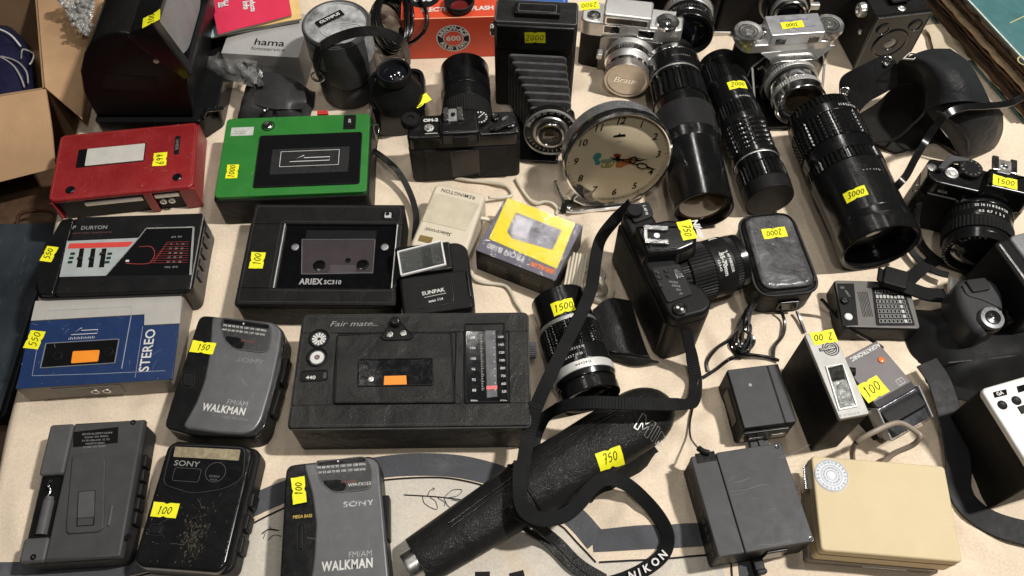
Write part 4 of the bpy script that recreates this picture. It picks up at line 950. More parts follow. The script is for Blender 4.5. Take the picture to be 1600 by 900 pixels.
m = MB(); m.text('SUNPAK', *f.L(677, 456, 52), 52.2, 6, bold=.02, sx=1, rot=4); a, b = f.L(663, 465, 52), f.L(697, 458, 52); m.stroke([a, b], .45, 52.2); m.text('auto 114', *f.L(681, 469, 52), 52.2, 4, rot=4, bold=.02); m.build('lettering', INK, o)
m = MB(); m.box(W-5, W-1, -D+12, D*.02, 50, 53.2, 1.2, 1.6); m.build('side_ridge', BLG, o)

CRM = mat('cream_plastic', (.60, .53, .41), .4, var=.05, dust=.12, dustc=(.3, .27, .2)); CRD = mat('cream_panel', (.52, .46, .34), .5, bump=.15, bs=1800)
f = Fr([(680, 283), (764, 306), (722, 402), (638, 388)], 36); o = f.thing('electric_shaver', 'cream electric shaver with gold grille, lying behind the flash unit', 'shaver'); W, D = f.w/2, f.d/2
MB().slab(rpoly([(W, -D), (W-1, D), (-W+1, D), (-W, -D)], 7), 0, 36, 4, 3).build('body', CRM, o)
MB().slab(rpoly(f.P([(679, 301), (750, 319), (728, 361), (659, 345)]), 2), 35.8, 36.5, .3).build('side_panel', CRD, o)
m = MB(); m.text('REMINGTON', *f.L(716, 303), 36.15, 6.6, 178, bold=.01, fit=38, sp=1.1); m.text('Selectronic', *f.L(684, 362), 36.15, 6.5, 180, shear=.4); m.build('lettering', BINK, o)
MB().box(*f.R(654, 369, 676, 379), 35.6, 36.8, .3).build('gold_grille', mat('gold_grille', (.38, .26, .09), .35, .6, bump=.8, bs=2000, kind='grid'), o)
m = MB(); m.tube([(W-2, D*.5, 20), (W+8, D*.5+2, 16), (W+20, D*.45, 8)], 2.4); m.build('cord_sleeve', CRM, o)
CORD = mat('cream_cord', (.58, .52, .41), .45)
z = 3
iv = Matrix.Rotation(-f.a, 4, 'Z')@Matrix.Translation(-Vector((f.c.x, f.c.y, 0)))
for path in ([(764, 311, 10), (785, 309, 6), (800, 305, 4), (790, 292, 4), (765, 286, 4), (733, 283, 4), (712, 279, 3)],
             [(806, 280, 3), (812, 292, 3), (820, 304, 3), (829, 314, 3), (838, 320, 3), (850, 317, 4), (862, 318, 5), (871, 327, 3), (868, 336, 3)],
             [(733, 395, 4), (736, 420, 3), (741, 437, 3), (755, 443, 3), (775, 444, 3), (790, 447, 3), (799, 458, 3), (806, 472, 3), (816, 487, 3), (818, 500, 3)]):
    m = MB(iv); m.tube([atc(a, b, c) for a, b, c in path], 1.9, 8, 6); m.build('power_cord', CORD, o)
f = Fr([(896, 392), (926, 398), (905, 452), (872, 448)], 22); o = f.thing('shaver_plug', 'cream ribbed plug lying between the yellow box and the black lens', 'plug'); W, D = f.w/2, f.d/2
m = MB(); m.box(-W, W, -D, D, 0, 19, 2, 3)
for k in range(6): x = -W+2+k*(2*W-4)/5; m.box(x-1.2, x+1.2, -D+2, D-1, 17, 22, .8)
m.build('ribbed_body', CRM, o)
m = MB(); iv = Matrix.Rotation(-f.a, 4, 'Z')@Matrix.Translation(-f.c+Vector((0, 0, 22))); m.M = iv
m.tube([at(917, 425, 18), at(932, 418, 24), at(941, 432, 22), at(930, 448, 18), at(916, 446, 20), at(922, 430, 26), at(938, 440, 26), at(944, 456, 14), at(925, 462, 10)], 4, 8, 6); m.build('folded_flex', CORD, o); m = MB(iv); m.tube([at(910, 440, 10), at(930, 465, 8), at(948, 470, 6), at(955, 455, 6)], 4.5, 8, 6)
m.build('folded_flex', CORD, o)

f = Fr([(788, 307), (908, 352), (871, 440), (745, 392)], 36); o = f.thing('flash_box', 'yellow and black cardboard flash box wrapped in clear film, upside down lettering', 'box'); W, D = f.w/2, f.d/2
MB().box(-W, W, -D, D, 0, 35.4, .8, 1.2).build('carton', mat('black_card', (.013, .012, .012), .35, dust=.1), o)
MB().box(-W+.3, W-.3, -D+.3, D-.3, 35.4, 36, .3, 1.2).build('grey_band', mat('violet_grey_card', (.13, .12, .15), .35), o)
MB().slab(f.P([(793, 309), (899, 349), (870, 420), (764, 373)]), 36, 36.25, .1).build('yellow_panel', mat('yellow_card', (.80, .64, .015), .3, var=.05, coat=.4), o)
q = rpoly(f.P([(806, 332), (878, 360), (863, 391), (800, 373), (792, 362)]), 2); MB().slab(q, 36.25, 36.45, .1).build('product_picture', mat('picture_grey', (.26, .25, .27), .35, var=.75, vs=55), o)
m = MB(); m.slab(rpoly(f.P([(806, 336), (833, 346), (822, 374), (798, 366)]), 1), 36.45, 36.6, .05); m.build('picture_light', mat('picture_pale', (.48, .46, .48), .35, var=.3, vs=120), o)
m = MB(); m.text('TRON B180', *f.L(791, 394), 36.15, 9.2, 180, bold=.02, fit=43); m.build('lettering', INK, o)
m = MB(); m.text('BRAUN', *f.L(847, 418), 36.2, 7.6, 180, bold=.05, fit=26, shear=.2, sp=1.05); m.build('orange_lettering', mat('orange_red_print', (.72, .16, .02), .4), o)
m = MB(Matrix.Translation((0, -D, 0))@RX)
for c in (-1, 1):
    for k in range(9): m.text(('Blitzgerat mit automatischer Belichtung', 'electronic flash unit with thyristor', 'guide number 18 m at ISO 100 / 21 DIN', 'deux piles alcalines 1,5 V type AA')[(k+c) % 4][:30-((k*7) % 6)], -W*.02+c*W*.42, 24-2.5*k, .25, 2.0)
m.build('fine_print', mat('beige_print', (.3, .26, .2), .5), o)
FILM = clear('shrink_film', (.96, .96, .97), .18, .05, .25, 90)
m = MB(); m.patch([[(-W-.6+(2*W+1.2)*i/7, -D-.6+(2*D+1.2)*j/6, 37.1+.5*math.sin(i*2.1+j*1.3)) for i in range(8)] for j in range(7)], .15, 3); m.build('clear_wrap', FILM, o)
# ================================================================== LENSES
def pr(px, py, z, rpx):                       # picture radius -> millimetres at that point
    p = at(px, py, z)-Vector((0, CY, HC)); return rpx*p.dot(Vector((0, math.sin(TH), -math.cos(TH))))/FPX
def wrap(r, z0, phi=0): return lambda p: ((r+p.z)*math.sin(p.x/r+phi), (r+p.z)*math.cos(p.x/r+phi), z0-p.y)
def seg(parent, name, z0, z1, r0, r1, m, kind=None, M=None, b=.7, n=None):
    q = MB(M)
    if kind is None:
        q.lathe([(0, z0), (r0-b, z0), (r0-b*.3, z0+b*.3), (r0, z0+b), (r1, z1-b), (r1-b*.3, z1-b*.3), (r1-b, z1), (0, z1)], n or 72)
    elif kind[0] == 'lin':
        c, d = kind[1:3]; q.lathe([(0, z0), (r0-b, z0), (r0, z0+b), (r0, z0+b+.01), (r1, z1-b-.01), (r1, z1-b), (r1-b, z1), (0, z1)], c*4, {3: (c, d), 4: (c, d)})
    elif kind[0] == 'grid':
        c, d, rows = kind[1:4]; pf = [(0, z0), (r0-b, z0)]; rb = {}; h = (z1-z0)/rows
        for i in range(rows):
            a = z0+h*i; r = r0+(r1-r0)*i/rows
            pf += [(r-d, a+.08*h), (r, a+.22*h), (r, a+.78*h), (r-d, a+.92*h)]
            rb[len(pf)-3] = (c, d); rb[len(pf)-2] = (c, d)
        pf += [(r1-b, z1), (0, z1)]; q.lathe(pf, c*4, rb)
    return q.build(name, m, parent, 28)
def bore(parent, name, z0, z1, ro, ri, depth, m, M=None, n=72, gl=GLS, lip=2):    # open hood end facing +z with glass inside
    q = MB(M); q.lathe([(0, z0), (ro, z0), (ro, z1-.8), (ro-.6, z1), (ro-lip, z1), (ri, z1-1.5), (ri-1, z1-depth), (0, z1-depth)], n); q_name = q.build(name, m, parent, 28).name
    rim_ = bpy.context.scene.objects[q_name]; q = MB(M); R_ = ri-2; q.lathe([(R_, z1-depth+.1)]+[(R_*math.cos(R(a)), z1-depth+.1+R_*.22*math.sin(R(a))) for a in (15, 30, 45, 60, 75)]+[(0, z1-depth+.1+R_*.22)], 48); q.build('front_glass', gl, rim_, 60)
def lensframe(A, B):
    A = at(*A); B = at(*B); Z = (B-A).normalized(); Y = (Vector((0, 0, 1))-Z*Z.z).normalized(); X = Y.cross(Z)
    return Matrix(((X.x, Y.x, Z.x, A.x), (X.y, Y.y, Z.y, A.y), (X.z, Y.z, Z.z, A.z), (0, 0, 0, 1))), (B-A).length
def barrel_text(parent, name, items, m):
    q = MB()
    for t, r, z, phi, size, rot, bold in items:
        q.warp = wrap(r, z, phi); q.text(t, 0, 0, .12, size, rot, bold)
    return q.build(name, m, parent)

# --- telephoto with the long smooth hood
r1 = pr(1095, 290, 38, 48); rt = pr(1046, 110, 34, 43)
M, L = lensframe((1047, 92, rt), (1099, 330, r1)); print('lens1', L, rt, r1)
o = thing('camera_lens', 'long black telephoto lens with wide flutes and a smooth hood, right behind the clock', 'lens', M=M, group='loose lenses')
F = lambda k: L*k
seg(o, 'mount', -6, F(.03), rt*.86, rt*.86, BLK); seg(o, 'chrome_ring', F(.03), F(.065), rt*.99, rt*1.0, CHR)
seg(o, 'rear_barrel', F(.065), F(.165), rt, rt*1.0, BRL); seg(o, 'aperture_ring', F(.165), F(.2), rt*.94, rt*.94, SAT); seg(o, 'aperture_band', F(.178), F(.2), rt*.96, rt*.96, BRL)
seg(o, 'focus_ring', F(.2), F(.345), rt*.99, rt*1.0, BRL, ('lin', 28, 2.0)); seg(o, 'middle_barrel', F(.345), F(.42), rt*.95, rt*.97, BRL)
seg(o, 'zoom_ring', F(.42), F(.585), rt*1.06, rt*1.07, mat('knurled_rubber', (.02, .02, .021), .45, bump=1.0, bs=620, kind='grid', dust=.1)); seg(o, 'front_ring', F(.585), F(.64), rt*1.07, r1*.98, BRL)
bore(o, 'lens_hood', F(.64), L, r1*.98, r1*.88, 9, BRL, gl=mat('amber_coated_glass', (.10, .06, .03), .12, spec=.8, coat=1))
barrel_text(o, 'lettering', [('135', rt*.95, F(.385), .5, 5, 0, .02), ('22 16 11 8 5.6 4', rt, F(.12), .1, 3.4, 0, 0)], INKG)
# --- medium zoom
ra, rb = pr(1122, 110, 26, 31.5), pr(1190, 280, 28, 38.5)
M, L = lensframe((1121, 100, ra), (1201, 306, rb)); print('lens2', L, ra, rb)
o = thing('camera_lens', 'slim black zoom lens with fine ribs, between the two biggest lenses', 'lens', M=M, group='loose lenses')
seg(o, 'front_ring', 0, F(.06), ra, ra*1.02, BRL); q = MB(); q.lathe([(ra*.8, -1.5), (ra*.93, -.8), (ra*.93, 1), (0, 1)], 48); q.build('filter_ring', BLM, o)
seg(o, 'focus_ring', F(.06), F(.22), ra*1.05, ra*1.07, BRL, ('lin', 44, 1.0)); seg(o, 'barrel', F(.22), F(.4), ra*1.06, ra*1.05, BRL)
seg(o, 'aperture_ring', F(.4), F(.5), ra*1.08, ra*1.1, BRL, ('lin', 40, 1.1)); seg(o, 'groove_ring', F(.5), F(.55), ra*1.12, ra*1.12, BLM)
seg(o, 'zoom_ring', F(.55), F(.74), ra*1.1, rb*.93, BRL, ('grid', 52, .9, 6)); seg(o, 'waist_ring', F(.74), F(.78), rb*.97, rb*.97, BLM); seg(o, 'chrome_line', F(.78), F(.79), rb*.93, rb*.93, SAT)
seg(o, 'neck', F(.79), F(.84), rb*.93, rb*.93, BRL); seg(o, 'mount_ring', F(.84), F(.95), rb*.99, rb, BRL, ('lin', 34, 1.6)); seg(o, 'rear_cap', F(.95), F(1.03), rb*1.0, rb*.96, BLK)
barrel_text(o, 'lettering', [('AUTO ZOOM 1:3.5', ra*1.0, F(.03), -.5, 3.2, 0, .01), ('22 16 11 8 5.6', ra*1.05, F(.385), .1, 3, 0, .01)], INK)
q = sticker(o, '2000', Matrix(), 22, 12, None, wrap(ra*1.06, F(.3), .05))
# --- biggest zoom
ra, rb = pr(1282, 200, 40, 55), pr(1370, 390, 44, 62)
M, L = lensframe((1280, 182, ra), (1376, 388, rb)); print('lens3', L, ra, rb)
o = thing('camera_lens', 'biggest glossy black zoom lens with wide open front, beside the leather camera case', 'lens', M=M, group='loose lenses')
seg(o, 'mount_ring', 0, F(.07), ra*.93, ra*.97, BRL, ('lin', 44, 1.5)); seg(o, 'scale_ring', F(.07), F(.135), ra*.98, ra*.99, BRL)
seg(o, 'focus_ring', F(.135), F(.32), ra, ra*1.01, BRL, ('grid', 46, 1.3, 7)); seg(o, 'barrel', F(.32), F(.42), ra*.97, ra*.97, BRL)
seg(o, 'ribbed_collar', F(.42), F(.50), ra*1.02, ra*1.03, BRL, ('lin', 50, 1.4)); seg(o, 'long_barrel', F(.50), F(.84), ra*1.01, rb*.97, BLM); seg(o, 'flare_ring', F(.84), F(.9), rb*.985, rb*1.0, BLM)
bore(o, 'front_rim', F(.9), L, rb*1.01, rb*.9, 26, BLM)
barrel_text(o, 'lettering', [('11 8 5.6 4 2.8', ra*.99, F(.105), .35, 4.4, 0, .01), ('0 14 4 1.9', ra*1.0, F(.6), .1, 5, 175, 0)], INK)
sticker(o, '3000', Matrix(), 23, 13, None, wrap(rb*.97+.1, F(.735), -.56))
# --- short lens with a silver ring
ra, rb = pr(880, 490, 29, 47), pr(918, 600, 31, 50)
M, L = lensframe((872, 468, ra), (924, 624, rb)); print('lens4', L, ra, rb)
o = thing('camera_lens', 'short black lens with silver ring and checkered grip beside the radio recorder', 'lens', M=M, group='loose lenses')
M4, L4, R4 = M, L, ra
seg(o, 'lens_hood', 0, F(.3), ra*.93, ra*.95, BRL); seg(o, 'front_ring', F(.3), F(.34), ra*.97, ra*.98, SAT)
seg(o, 'focus_ring', F(.34), F(.585), ra*1.0, ra*1.02, BRL, ('grid', 44, 1.1, 9)); seg(o, 'barrel', F(.585), F(.74), ra*1.0, ra*1.01, BLM)
seg(o, 'silver_ring', F(.74), F(.82), rb*1.0, rb*1.01, mat('satin_aluminium', (.72, .71, .68), .38, .35)); seg(o, 'aperture_ring', F(.82), F(.87), rb*.98, rb*.95, BRL); seg(o, 'rear_groove', F(.87), F(.91), rb*.88, rb*.88, BLM)
bore(o, 'rear_mount', F(.91), L, rb*.95, rb*.7, 8, BLM)
barrel_text(o, 'lettering', [('1.2 1.5 2 3 5 10', ra*1.01, F(.63), -.2, 3, 0, .01), ('m ft 4 5 7 10 30', ra*1.01, F(.69), -.35, 3.2, 0, .01)], INK); barrel_text(o, 'orange_lettering', [('4 5 6 8 12', ra*1.01, F(.66), -.75, 3, 0, .01)], mat('amber_print', (.5, .2, .05), .5))
barrel_text(o, 'scale_marks', [('16 8 4 2 8 16', rb*1.01, F(.78), -.1, 3, 0, .01)], BINK)
sticker(o, '1500', Matrix.Rotation(R(8), 4, 'Z'), 23, 15, None, wrap(ra*.955, F(.215), .02))

# ================================================================== CLOCK
cc = at(966, 250, 62); face_n = (Vector((0, CY, HC))-cc).normalized()
tilt = Vector((.14, -.93, .27)).normalized(); face_n = tilt
up = Vector((.0, 0, 1)); Xc = up.cross(face_n).normalized(); Yc = face_n.cross(Xc); ro = R(-2); Xc, Yc = Xc*math.cos(ro)+Yc*math.sin(ro), Yc*math.cos(ro)-Xc*math.sin(ro)
M = Matrix(((Xc.x, Yc.x, face_n.x, cc.x), (Xc.y, Yc.y, face_n.y, cc.y), (Xc.z, Yc.z, face_n.z, cc.z), (0, 0, 0, 1)))
ck = thing('alarm_clock', 'round chrome alarm clock with cream dial, rooster picture and spade hands', 'clock', M=M)
rc = pr(966, 250, 62, 86)
inv = M.inverted()
q = MB(); q.lathe([(0, -34), (rc*.8, -34), (rc*.93, -30), (rc*.97, -24), (rc*.97, -8)], 96); q.build('case', mat('clock_chrome', (.8, .81, .83), .3, .9), ck)
q = MB(); q.lathe([(rc*.96, -9), (rc*1.0, -8), (rc*1.015, -3), (rc*1.0, 1.5), (rc*.965, 3), (rc*.945, 2), (rc*.93, -3)], 96); q.build('bezel', CHR, ck)
q = MB(); q.lathe([(0, -4), (rc*.95, -4)], 96); q.rings; q.build('dial', mat('cream_dial', (.88, .74, .52), .55, var=.07, vs=30), ck)
q = MB(); rn = rc*.77; phi0 = 4
for k in range(1, 13):
    a = R(90-30*k); q.text(str(k), rn*math.cos(a), rn*math.sin(a), -3.6, 11.5, 0, .02, .22, .95)
q.build('numerals', BINK, ck)
q = MB()
for k in range(60):
    a = R(6*k); r_ = rc*.9; q.sheet(circ(r_*math.cos(a), r_*math.sin(a), .45 if k % 5 else .8, 8), -3.7)
q.build('minute_marks', mat('brown_print', (.25, .16, .08), .5), ck)
q = MB(); q.sheet([(-7, rc*.45), (7, rc*.45), (6, rc*.5), (1, rc*.5), (0, rc*.545), (-1, rc*.5), (-6, rc*.49)], -3.6); q.build('emblem', BINK, ck)
q = MB(); q.stroke([(-3, rc*.36), (3, rc*.36), (0, rc*.31)], .5, -3.6, True); q.build('diamond_mark', mat('brown_print', (.25, .16, .08), .5), ck)
def blob(q, pts, z): q.sheet(rpoly(pts, 3), z)
TE, GRP, RD, OG, YG = mat('teal_print', (.05, .32, .3), .5), mat('sage_print', (.25, .36, .3), .5), mat('crimson_print', (.4, .04, .03), .5), mat('rust_print', (.62, .19, .03), .5), mat('olive_print', (.3, .33, .06), .5)
k_ = rc/83.0
def px(pts): return [((a-536)*k_*.2, (562-b)*k_*.235) for a, b in pts]
q = MB(); blob(q, px([(350, 520), (385, 505), (412, 520), (408, 545), (388, 560), (412, 585), (395, 605), (365, 600), (362, 570), (345, 550)]), -3.6); q.build('teal_picture', TE, ck)
q = MB(); blob(q, px([(405, 565), (520, 562), (545, 575), (520, 588), (410, 585)]), -3.62); q.build('tail_picture', GRP, ck)
q = MB(); blob(q, px([(525, 615), (545, 590), (600, 575), (640, 560), (665, 580), (660, 610), (610, 625), (570, 640), (530, 635)]), -3.6); q.build('body_picture', OG, ck)
q = MB(); blob(q, px([(500, 530), (535, 525), (565, 540), (560, 560), (530, 565), (510, 550)]), -3.55); q.build('head_picture', RD, ck)
q = MB()
for c in ((440, 605), (470, 610), (490, 600)): q.stroke(circ(*px([c])[0], 3.2, 14), 1.2, -3.6, True)
q.stroke(px([(410, 618), (440, 625), (500, 622)]), 1, -3.58); q.build('grass_picture', YG, ck)
def hand(q, ang, ln, wd, z):
    c, s_ = math.cos(R(ang)), math.sin(R(ang)); T = lambda a, b: (a*c-b*s_, a*s_+b*c)
    q.sheet([T(-ln*.2, wd*.25), T(-ln*.2, -wd*.25), T(ln*.5, -wd*.35), T(ln*.5, wd*.35)], z)
    q.stroke([T(*p) for p in circ(ln*.62, 0, ln*.12, 20, wd*1.5)], wd*.7, z, True)
    q.sheet([T(ln*.74, wd*.8), T(ln*.74, -wd*.8), T(ln, 0)], z)
q = MB(); hand(q, -10, rc*.48, 2.6, -1.8); q.build('hour_hand', BLM, ck)
q = MB(); hand(q, -22, rc*.82, 2.2, -1.0); q.build('minute_hand', BLM, ck)
q = MB(); hand(q, -6, rc*.6, 1.2, -.5); q.lathe([(2.6, -3), (2.6, -.2), (0, 0)], 20); q.build('alarm_hand', BLM, ck)
q = MB(); q.lathe([(rc*.95, .2), (rc*.7, 2.2), (rc*.4, 3.3), (0, 3.8)], 64); q.build('clock_glass', clear('clock_glass', (.97, .97, .96), .1, .03), ck)
iv = inv
def W_(p): return iv@Vector(p)
bl, br = at(876, 330, 0), at(985, 322, 0)
q = MB(iv)
h1, h2 = at(871, 286, 10), at(889, 326, 0)
q.patch([[at(868, 284, 9), at(893, 283, 30), at(925, 300, 46)], [at(876, 306, 3), at(896, 306, 14), at(928, 312, 24)], [at(885, 327, 1), at(910, 322, 4), at(950, 322, 6)]], 1.5, 5); q.build('stand_plate', CHR, ck)
q = MB(iv); q.tube([at(867, 283, 9), at(878, 310, 3), at(887, 330, 2), at(930, 328, 2), at(982, 322, 2), at(1000, 318, 3)], 2.3, 8, 4); q.build('base_bar', CHR, ck)
q = MB(iv); q.tube([at(880, 330, 1.5), at(882, 320, 12)], 3.5, 10, 0); q.build('foot', BLK, ck)

# ================================================================== SLR SEEN FROM BEHIND, LENS POINTING AWAY
f = Fr([(641, 181), (806, 172), (820, 207), (626, 217)], 74); print('om', f.w, f.d, math.degrees(f.a))
o = f.thing('film_camera', 'black film camera seen from behind, its long lens pointing away from us', 'camera', group='film cameras'); W, D = f.w/2, f.d/2; H = 74
bodyo = rpoly([(W, -D), (W-4, D*.9), (W-12, D), (-W+12, D), (-W+4, D*.9), (-W, -D)], 8)
MB().slab(bodyo, 0, H-18, 2, 2).build('body', LEA, o)
MB().slab(inset(bodyo, .4), H-18, H, 3).build('top_plate', BLM, o)
m = MB(); m.box(-W+16, W-14, -D-1.6, -D+4, 5, H-20, 1.2, 3); m.build('back_door', LEA, o)
m = MB(); m.box(-16, 16, -D-2.2, -D+4, 8, H-22, 1, 2); m.build('film_reminder', BLM, o)
m = MB(); m.slab(rpoly([(-27, -D-3), (20, -D-3), (18, D*.9), (10, D*1.05), (-16, D*1.05), (-25, D*.9)], 6), H-8, H+7, 4, 0, taper=1); m.build('prism_housing', BLM, o)
m = MB(); m.box(-12, 5, -D-5, -D+3, H-12, H+3, 1.4, 2); m.build('eyepiece', BLK, o)
x, y = f.L(708, 181, H+6); sh = Matrix.Translation((x, y, H+5.6))
m = MB(sh); m.box(-10, 10, -9, 9, 0, 2, .3); m.build('shoe_base', STL, o)
m = MB(sh)
for c in (-1, 1): m.box(c*7.5-3, c*7.5+3, -9.5, 9, 2, 4.6, .5)
m.build('shoe_rail', CHR, o)
m = MB(sh); m.lathe([(2.6, 2), (2.6, 3), (0, 3.2)], 16); m.build('shoe_contact', BLM, o)
x, y = f.L(642, 191, H); m = MB(Matrix.Translation((x, y, H-1))); m.lathe([(10.5, 0), (10.5, 6), (9, 7.5), (4, 7.5), (3.6, 6), (0, 6)], 64, {1: (28, .6)}); m.build('rewind_knob', BLK, o)
x, y = f.L(750, 188, H); m = MB(Matrix.Translation((x, y, H-1))); m.lathe([(10, 0), (10, 5), (9, 6), (0, 6)], 72, {1: (30, .5)}); m.mi = 1
for k in range(14): a = R(k*25.7); m.sheet([(6.4*math.cos(a-.1), 6.4*math.sin(a-.1)), (8.4*math.cos(a-.1), 8.4*math.sin(a-.1)), (8.4*math.cos(a+.1), 8.4*math.sin(a+.1)), (6.4*math.cos(a+.1), 6.4*math.sin(a+.1))], 6.1)
m.stroke([(-5, -4), (4, 5)], .8, 6.1); m.build('speed_dial', [BLK, INK], o)
x, y = f.L(795, 192, H); m = MB(Matrix.Translation((x, y, H-1))); m.lathe([(9, 0), (9, 4), (7.4, 5), (0, 4.4)], 40); m.build('wind_hub', BLM, o)
m = MB(Matrix.Translation((x, y, H+3))); m.slab(rpoly([(6, 5), (-20, -7), (-24, -13), (-16, -13), (8, -5)], 3), 0, 3, 1); m.build('wind_lever', BLM, o)
x, y = f.L(774, 185, H); m = MB(Matrix.Translation((x, y, H-1))); m.lathe([(5, 0), (5, 4), (3.6, 5), (2.8, 4.4), (0, 4.2)], 28); m.build('shutter_button', BLM, o)
m = MB(); m.text('OM-2', *f.L(673, 188, H), H+.15, 5.8, bold=.05, sx=1.15); m.stroke([f.L(664, 209, H), f.L(684, 208, H)], .7, H+.15); m.build('lettering', INK, o)
x, y = f.L(670, 200, H); m = MB(Matrix.Translation((x, y, H-.5))); m.lathe([(5.5, 0), (5.5, 1.4), (4.6, 1.8), (2.8, 1.5), (2.6, 2.6), (0, 2.8)], 28); m.build('battery_switch', STL, o)
lx, _ = f.L(725, 150, H); lr = pr(725, 130, 60, 40)
ML = Matrix.Translation((lx+2, D-2, lr*.98))@Matrix.Rotation(R(-90), 4, 'X')@Matrix.Rotation(R(180), 4, 'Z')
tip = f.L(725, 84, lr*1.9); LL = tip[1]-D+2; print('om lens', LL, lr)
for nm, a, b_, c, d, mt, kd in (('mount_ring', 0, .1, .86, .9, BRL, None), ('aperture_ring', .1, .2, .93, .96, BRL, ('lin', 40, .6)), ('focus_ring', .2, .42, 1.0, 1.0, RUB, ('grid', 60, .7, 7)), ('barrel', .42, .6, .98, .97, BLM, None), ('distance_ring', .6, .64, .99, .99, SAT, None)):
    seg(o, nm, LL*a, LL*b_, lr*c, lr*d, BRL if nm == 'distance_ring' else mt, kd, ML)
bore(o, 'lens_hood', LL*.64, LL, lr*1.0, lr*.92, 25, BRL, ML)
def wl(M_, r, z0, phi): return lambda p: ((r+p.z)*math.sin(p.x/r+phi), (r+p.z)*math.cos(p.x/r+phi), z0+p.y) 
MLt = ML@Matrix.Rotation(R(180), 4, 'Z')
def omw(r, z0, phi): return lambda p: (-(r+p.z)*math.sin(p.x/r+phi)*-1, -(r+p.z)*math.cos(p.x/r+phi), z0+p.y)
m = MB(ML); m.warp = omw(lr*1.0, LL*.62, .25); m.text('2.8 4 5.6 8 11', 0, 0, .15, 3.4); m.build('lens_lettering', INKG, o)
sticker(o, '3000', ML, 22, 12, None, omw(lr*.985, LL*.5, -.2))

# ================================================================== BELLOWS CAMERA
yb = at(852, 252, 4).y; Y1 = yb+96
pt = aty(850, 62, Y1); print('bellows top z', pt.z)
cx = aty(842, 60, Y1).x; Wb = abs(aty(910, 62, Y1).x-aty(793, 62, Y1).x)
Hb = aty(845, 32, Y1).z
o = thing('bellows_camera', 'old black folding camera standing open with worn pleated bellows', 'camera', (cx, Y1, 0), R(-4), group='film cameras')
MB().box(-Wb/2-8, Wb/2, -6, 32, 0, Hb, 2.5, 4).build('body', LEB, o)
m = MB(); m.box(-Wb/2-6, Wb/2-2, -9, 0, Hb-34, Hb-2, 2, 3); m.build('front_cover', BLM, o)
m = MB(); m.frame(rrect(-Wb/2-7, Wb/2-1, -5, 31, 3), 1.2, Hb, Hb+.7); m.build('top_trim', mat('worn_dark_trim', (.2, .2, .19), .4, .8), o)
m = MB(); m.box(-28, 22, 3, 20, Hb, Hb+7, 1.5, 2); m.build('viewfinder', BLM, o)
m = MB(); m.frame(rrect(-24, 18, 5, 18, 1), 1, Hb+6.8, Hb+7.6); m.build('viewfinder_frame', mat('worn_dark_trim', (.2, .2, .19), .4, .8), o)
m = MB(Matrix.Translation((-Wb/2-8, 8, Hb-22))@Matrix.Rotation(R(-90), 4, 'Y')); m.lathe([(8, -1), (8, 4), (6.5, 5), (3, 4.4), (0, 5)], 32); m.build('winding_knob', CHR, o)
ln = Y1-(yb+8)
lc = Vector(((aty(868, 205, yb+18).x-cx)*1, -(Y1-yb)+20, 44))
m = MB(); N_ = 8
def bring(t, e):
    hw = Wb*.40*(1-t)+23*t; w2, h2 = hw+e, (Hb*.5-21)*(1-t)+22*t+e
    yy = -6+(lc.y+6)*t; cxk = -2+(lc.x+2)*t; czk = (Hb*.5-19)*(1-t)+lc.z*t
    return [(cxk+a, yy, czk+b_) for a, b_ in rrect(-w2, w2, -h2, h2, 4, 2)]
for k in range(N_):
    t0, tr_ = k/N_, (k+.5)/N_; d_ = .14/N_
    m.mi = 0; m.rings([bring(t0, -5), bring(tr_-d_, -.6)], False, False)
    m.mi = 1; m.rings([bring(tr_-d_, -.6), bring(tr_, .2), bring(tr_+d_, -.6)], False, False)
    m.mi = 0; m.rings([bring(tr_+d_, -.6), bring((k+1)/N_, -5)], False, False)
m.build('bellows', [mat('worn_bellows', (.03, .03, .031), .42, bump=.6, bs=220, dust=.5, dustc=(.3, .3, .29), var=.5, vs=45), mat('rubbed_pleat', (.085, .085, .084), .5, bump=.4, bs=300, dust=.4, var=.5, vs=70)], o, 20)
m = MB(); m.box(-Wb*.36, Wb*.36, -(Y1-yb), -4, 2, 5, 1, 3); m.build('bed', BLM, o)
m = MB()
for c in (-1, 1): m.box(c*Wb*.34-1.5, c*Wb*.34+1.5, -(Y1-yb)+2, -6, 5, 7.5, .6)
m.build('bed_rail', SAT, o)
MLb = Matrix.Translation(lc)@Matrix.Rotation(R(78), 4, 'X')
m = MB(MLb); m.slab(rrect(-26, 26, -28, 24, 10), -2, 2, .6, .4); m.build('lens_board', BLM, o)
seg(o, 'shutter_housing', 2, 12, 30, 30, BLM, None, MLb); 
m = MB(MLb); m.lathe([(29, 12), (30.4, 12), (30.4, 14.5), (29, 15)], 64); m.build('speed_ring', SAT, o)
m = MB(MLb); m.lathe([(0, 12.1), (29.4, 12.1)], 64); m.build('dial_face', BLM, o)
m = MB(MLb); 
for k in range(9): a = R(20+17.5*k); m.text(str((1, 2, 5, 10, 25, 50, 100, 200, 250)[k]), 26*math.cos(a), 26*math.sin(a), 12.4, 4.6, math.degrees(a)-90, .02)
for k in range(13): a = R(200+11*k); m.stroke([(24*math.cos(a), 24*math.sin(a)), (27.5*math.cos(a), 27.5*math.sin(a))], .7, 12.4)
m.build('speed_figures', INK, o)
seg(o, 'shutter_ring', 12, 15, 21, 20, STL, None, MLb); seg(o, 'lens_barrel', 15, 19, 16.5, 15.5, BLM, None, MLb)
m = MB(MLb); m.lathe([(16, 19), (15.5, 20.2), (13.4, 20.4), (12.2, 17)], 48); m.build('lens_rim', CHR, o)
m = MB(MLb); m.lathe([(12.6, 17), (9, 19), (5, 20), (0, 20.3)], 40); m.build('lens_glass', GLB, o)
bt_ = Matrix.Translation((-4, -9.2, Hb-16))@Matrix.Rotation(R(90), 4, 'X')
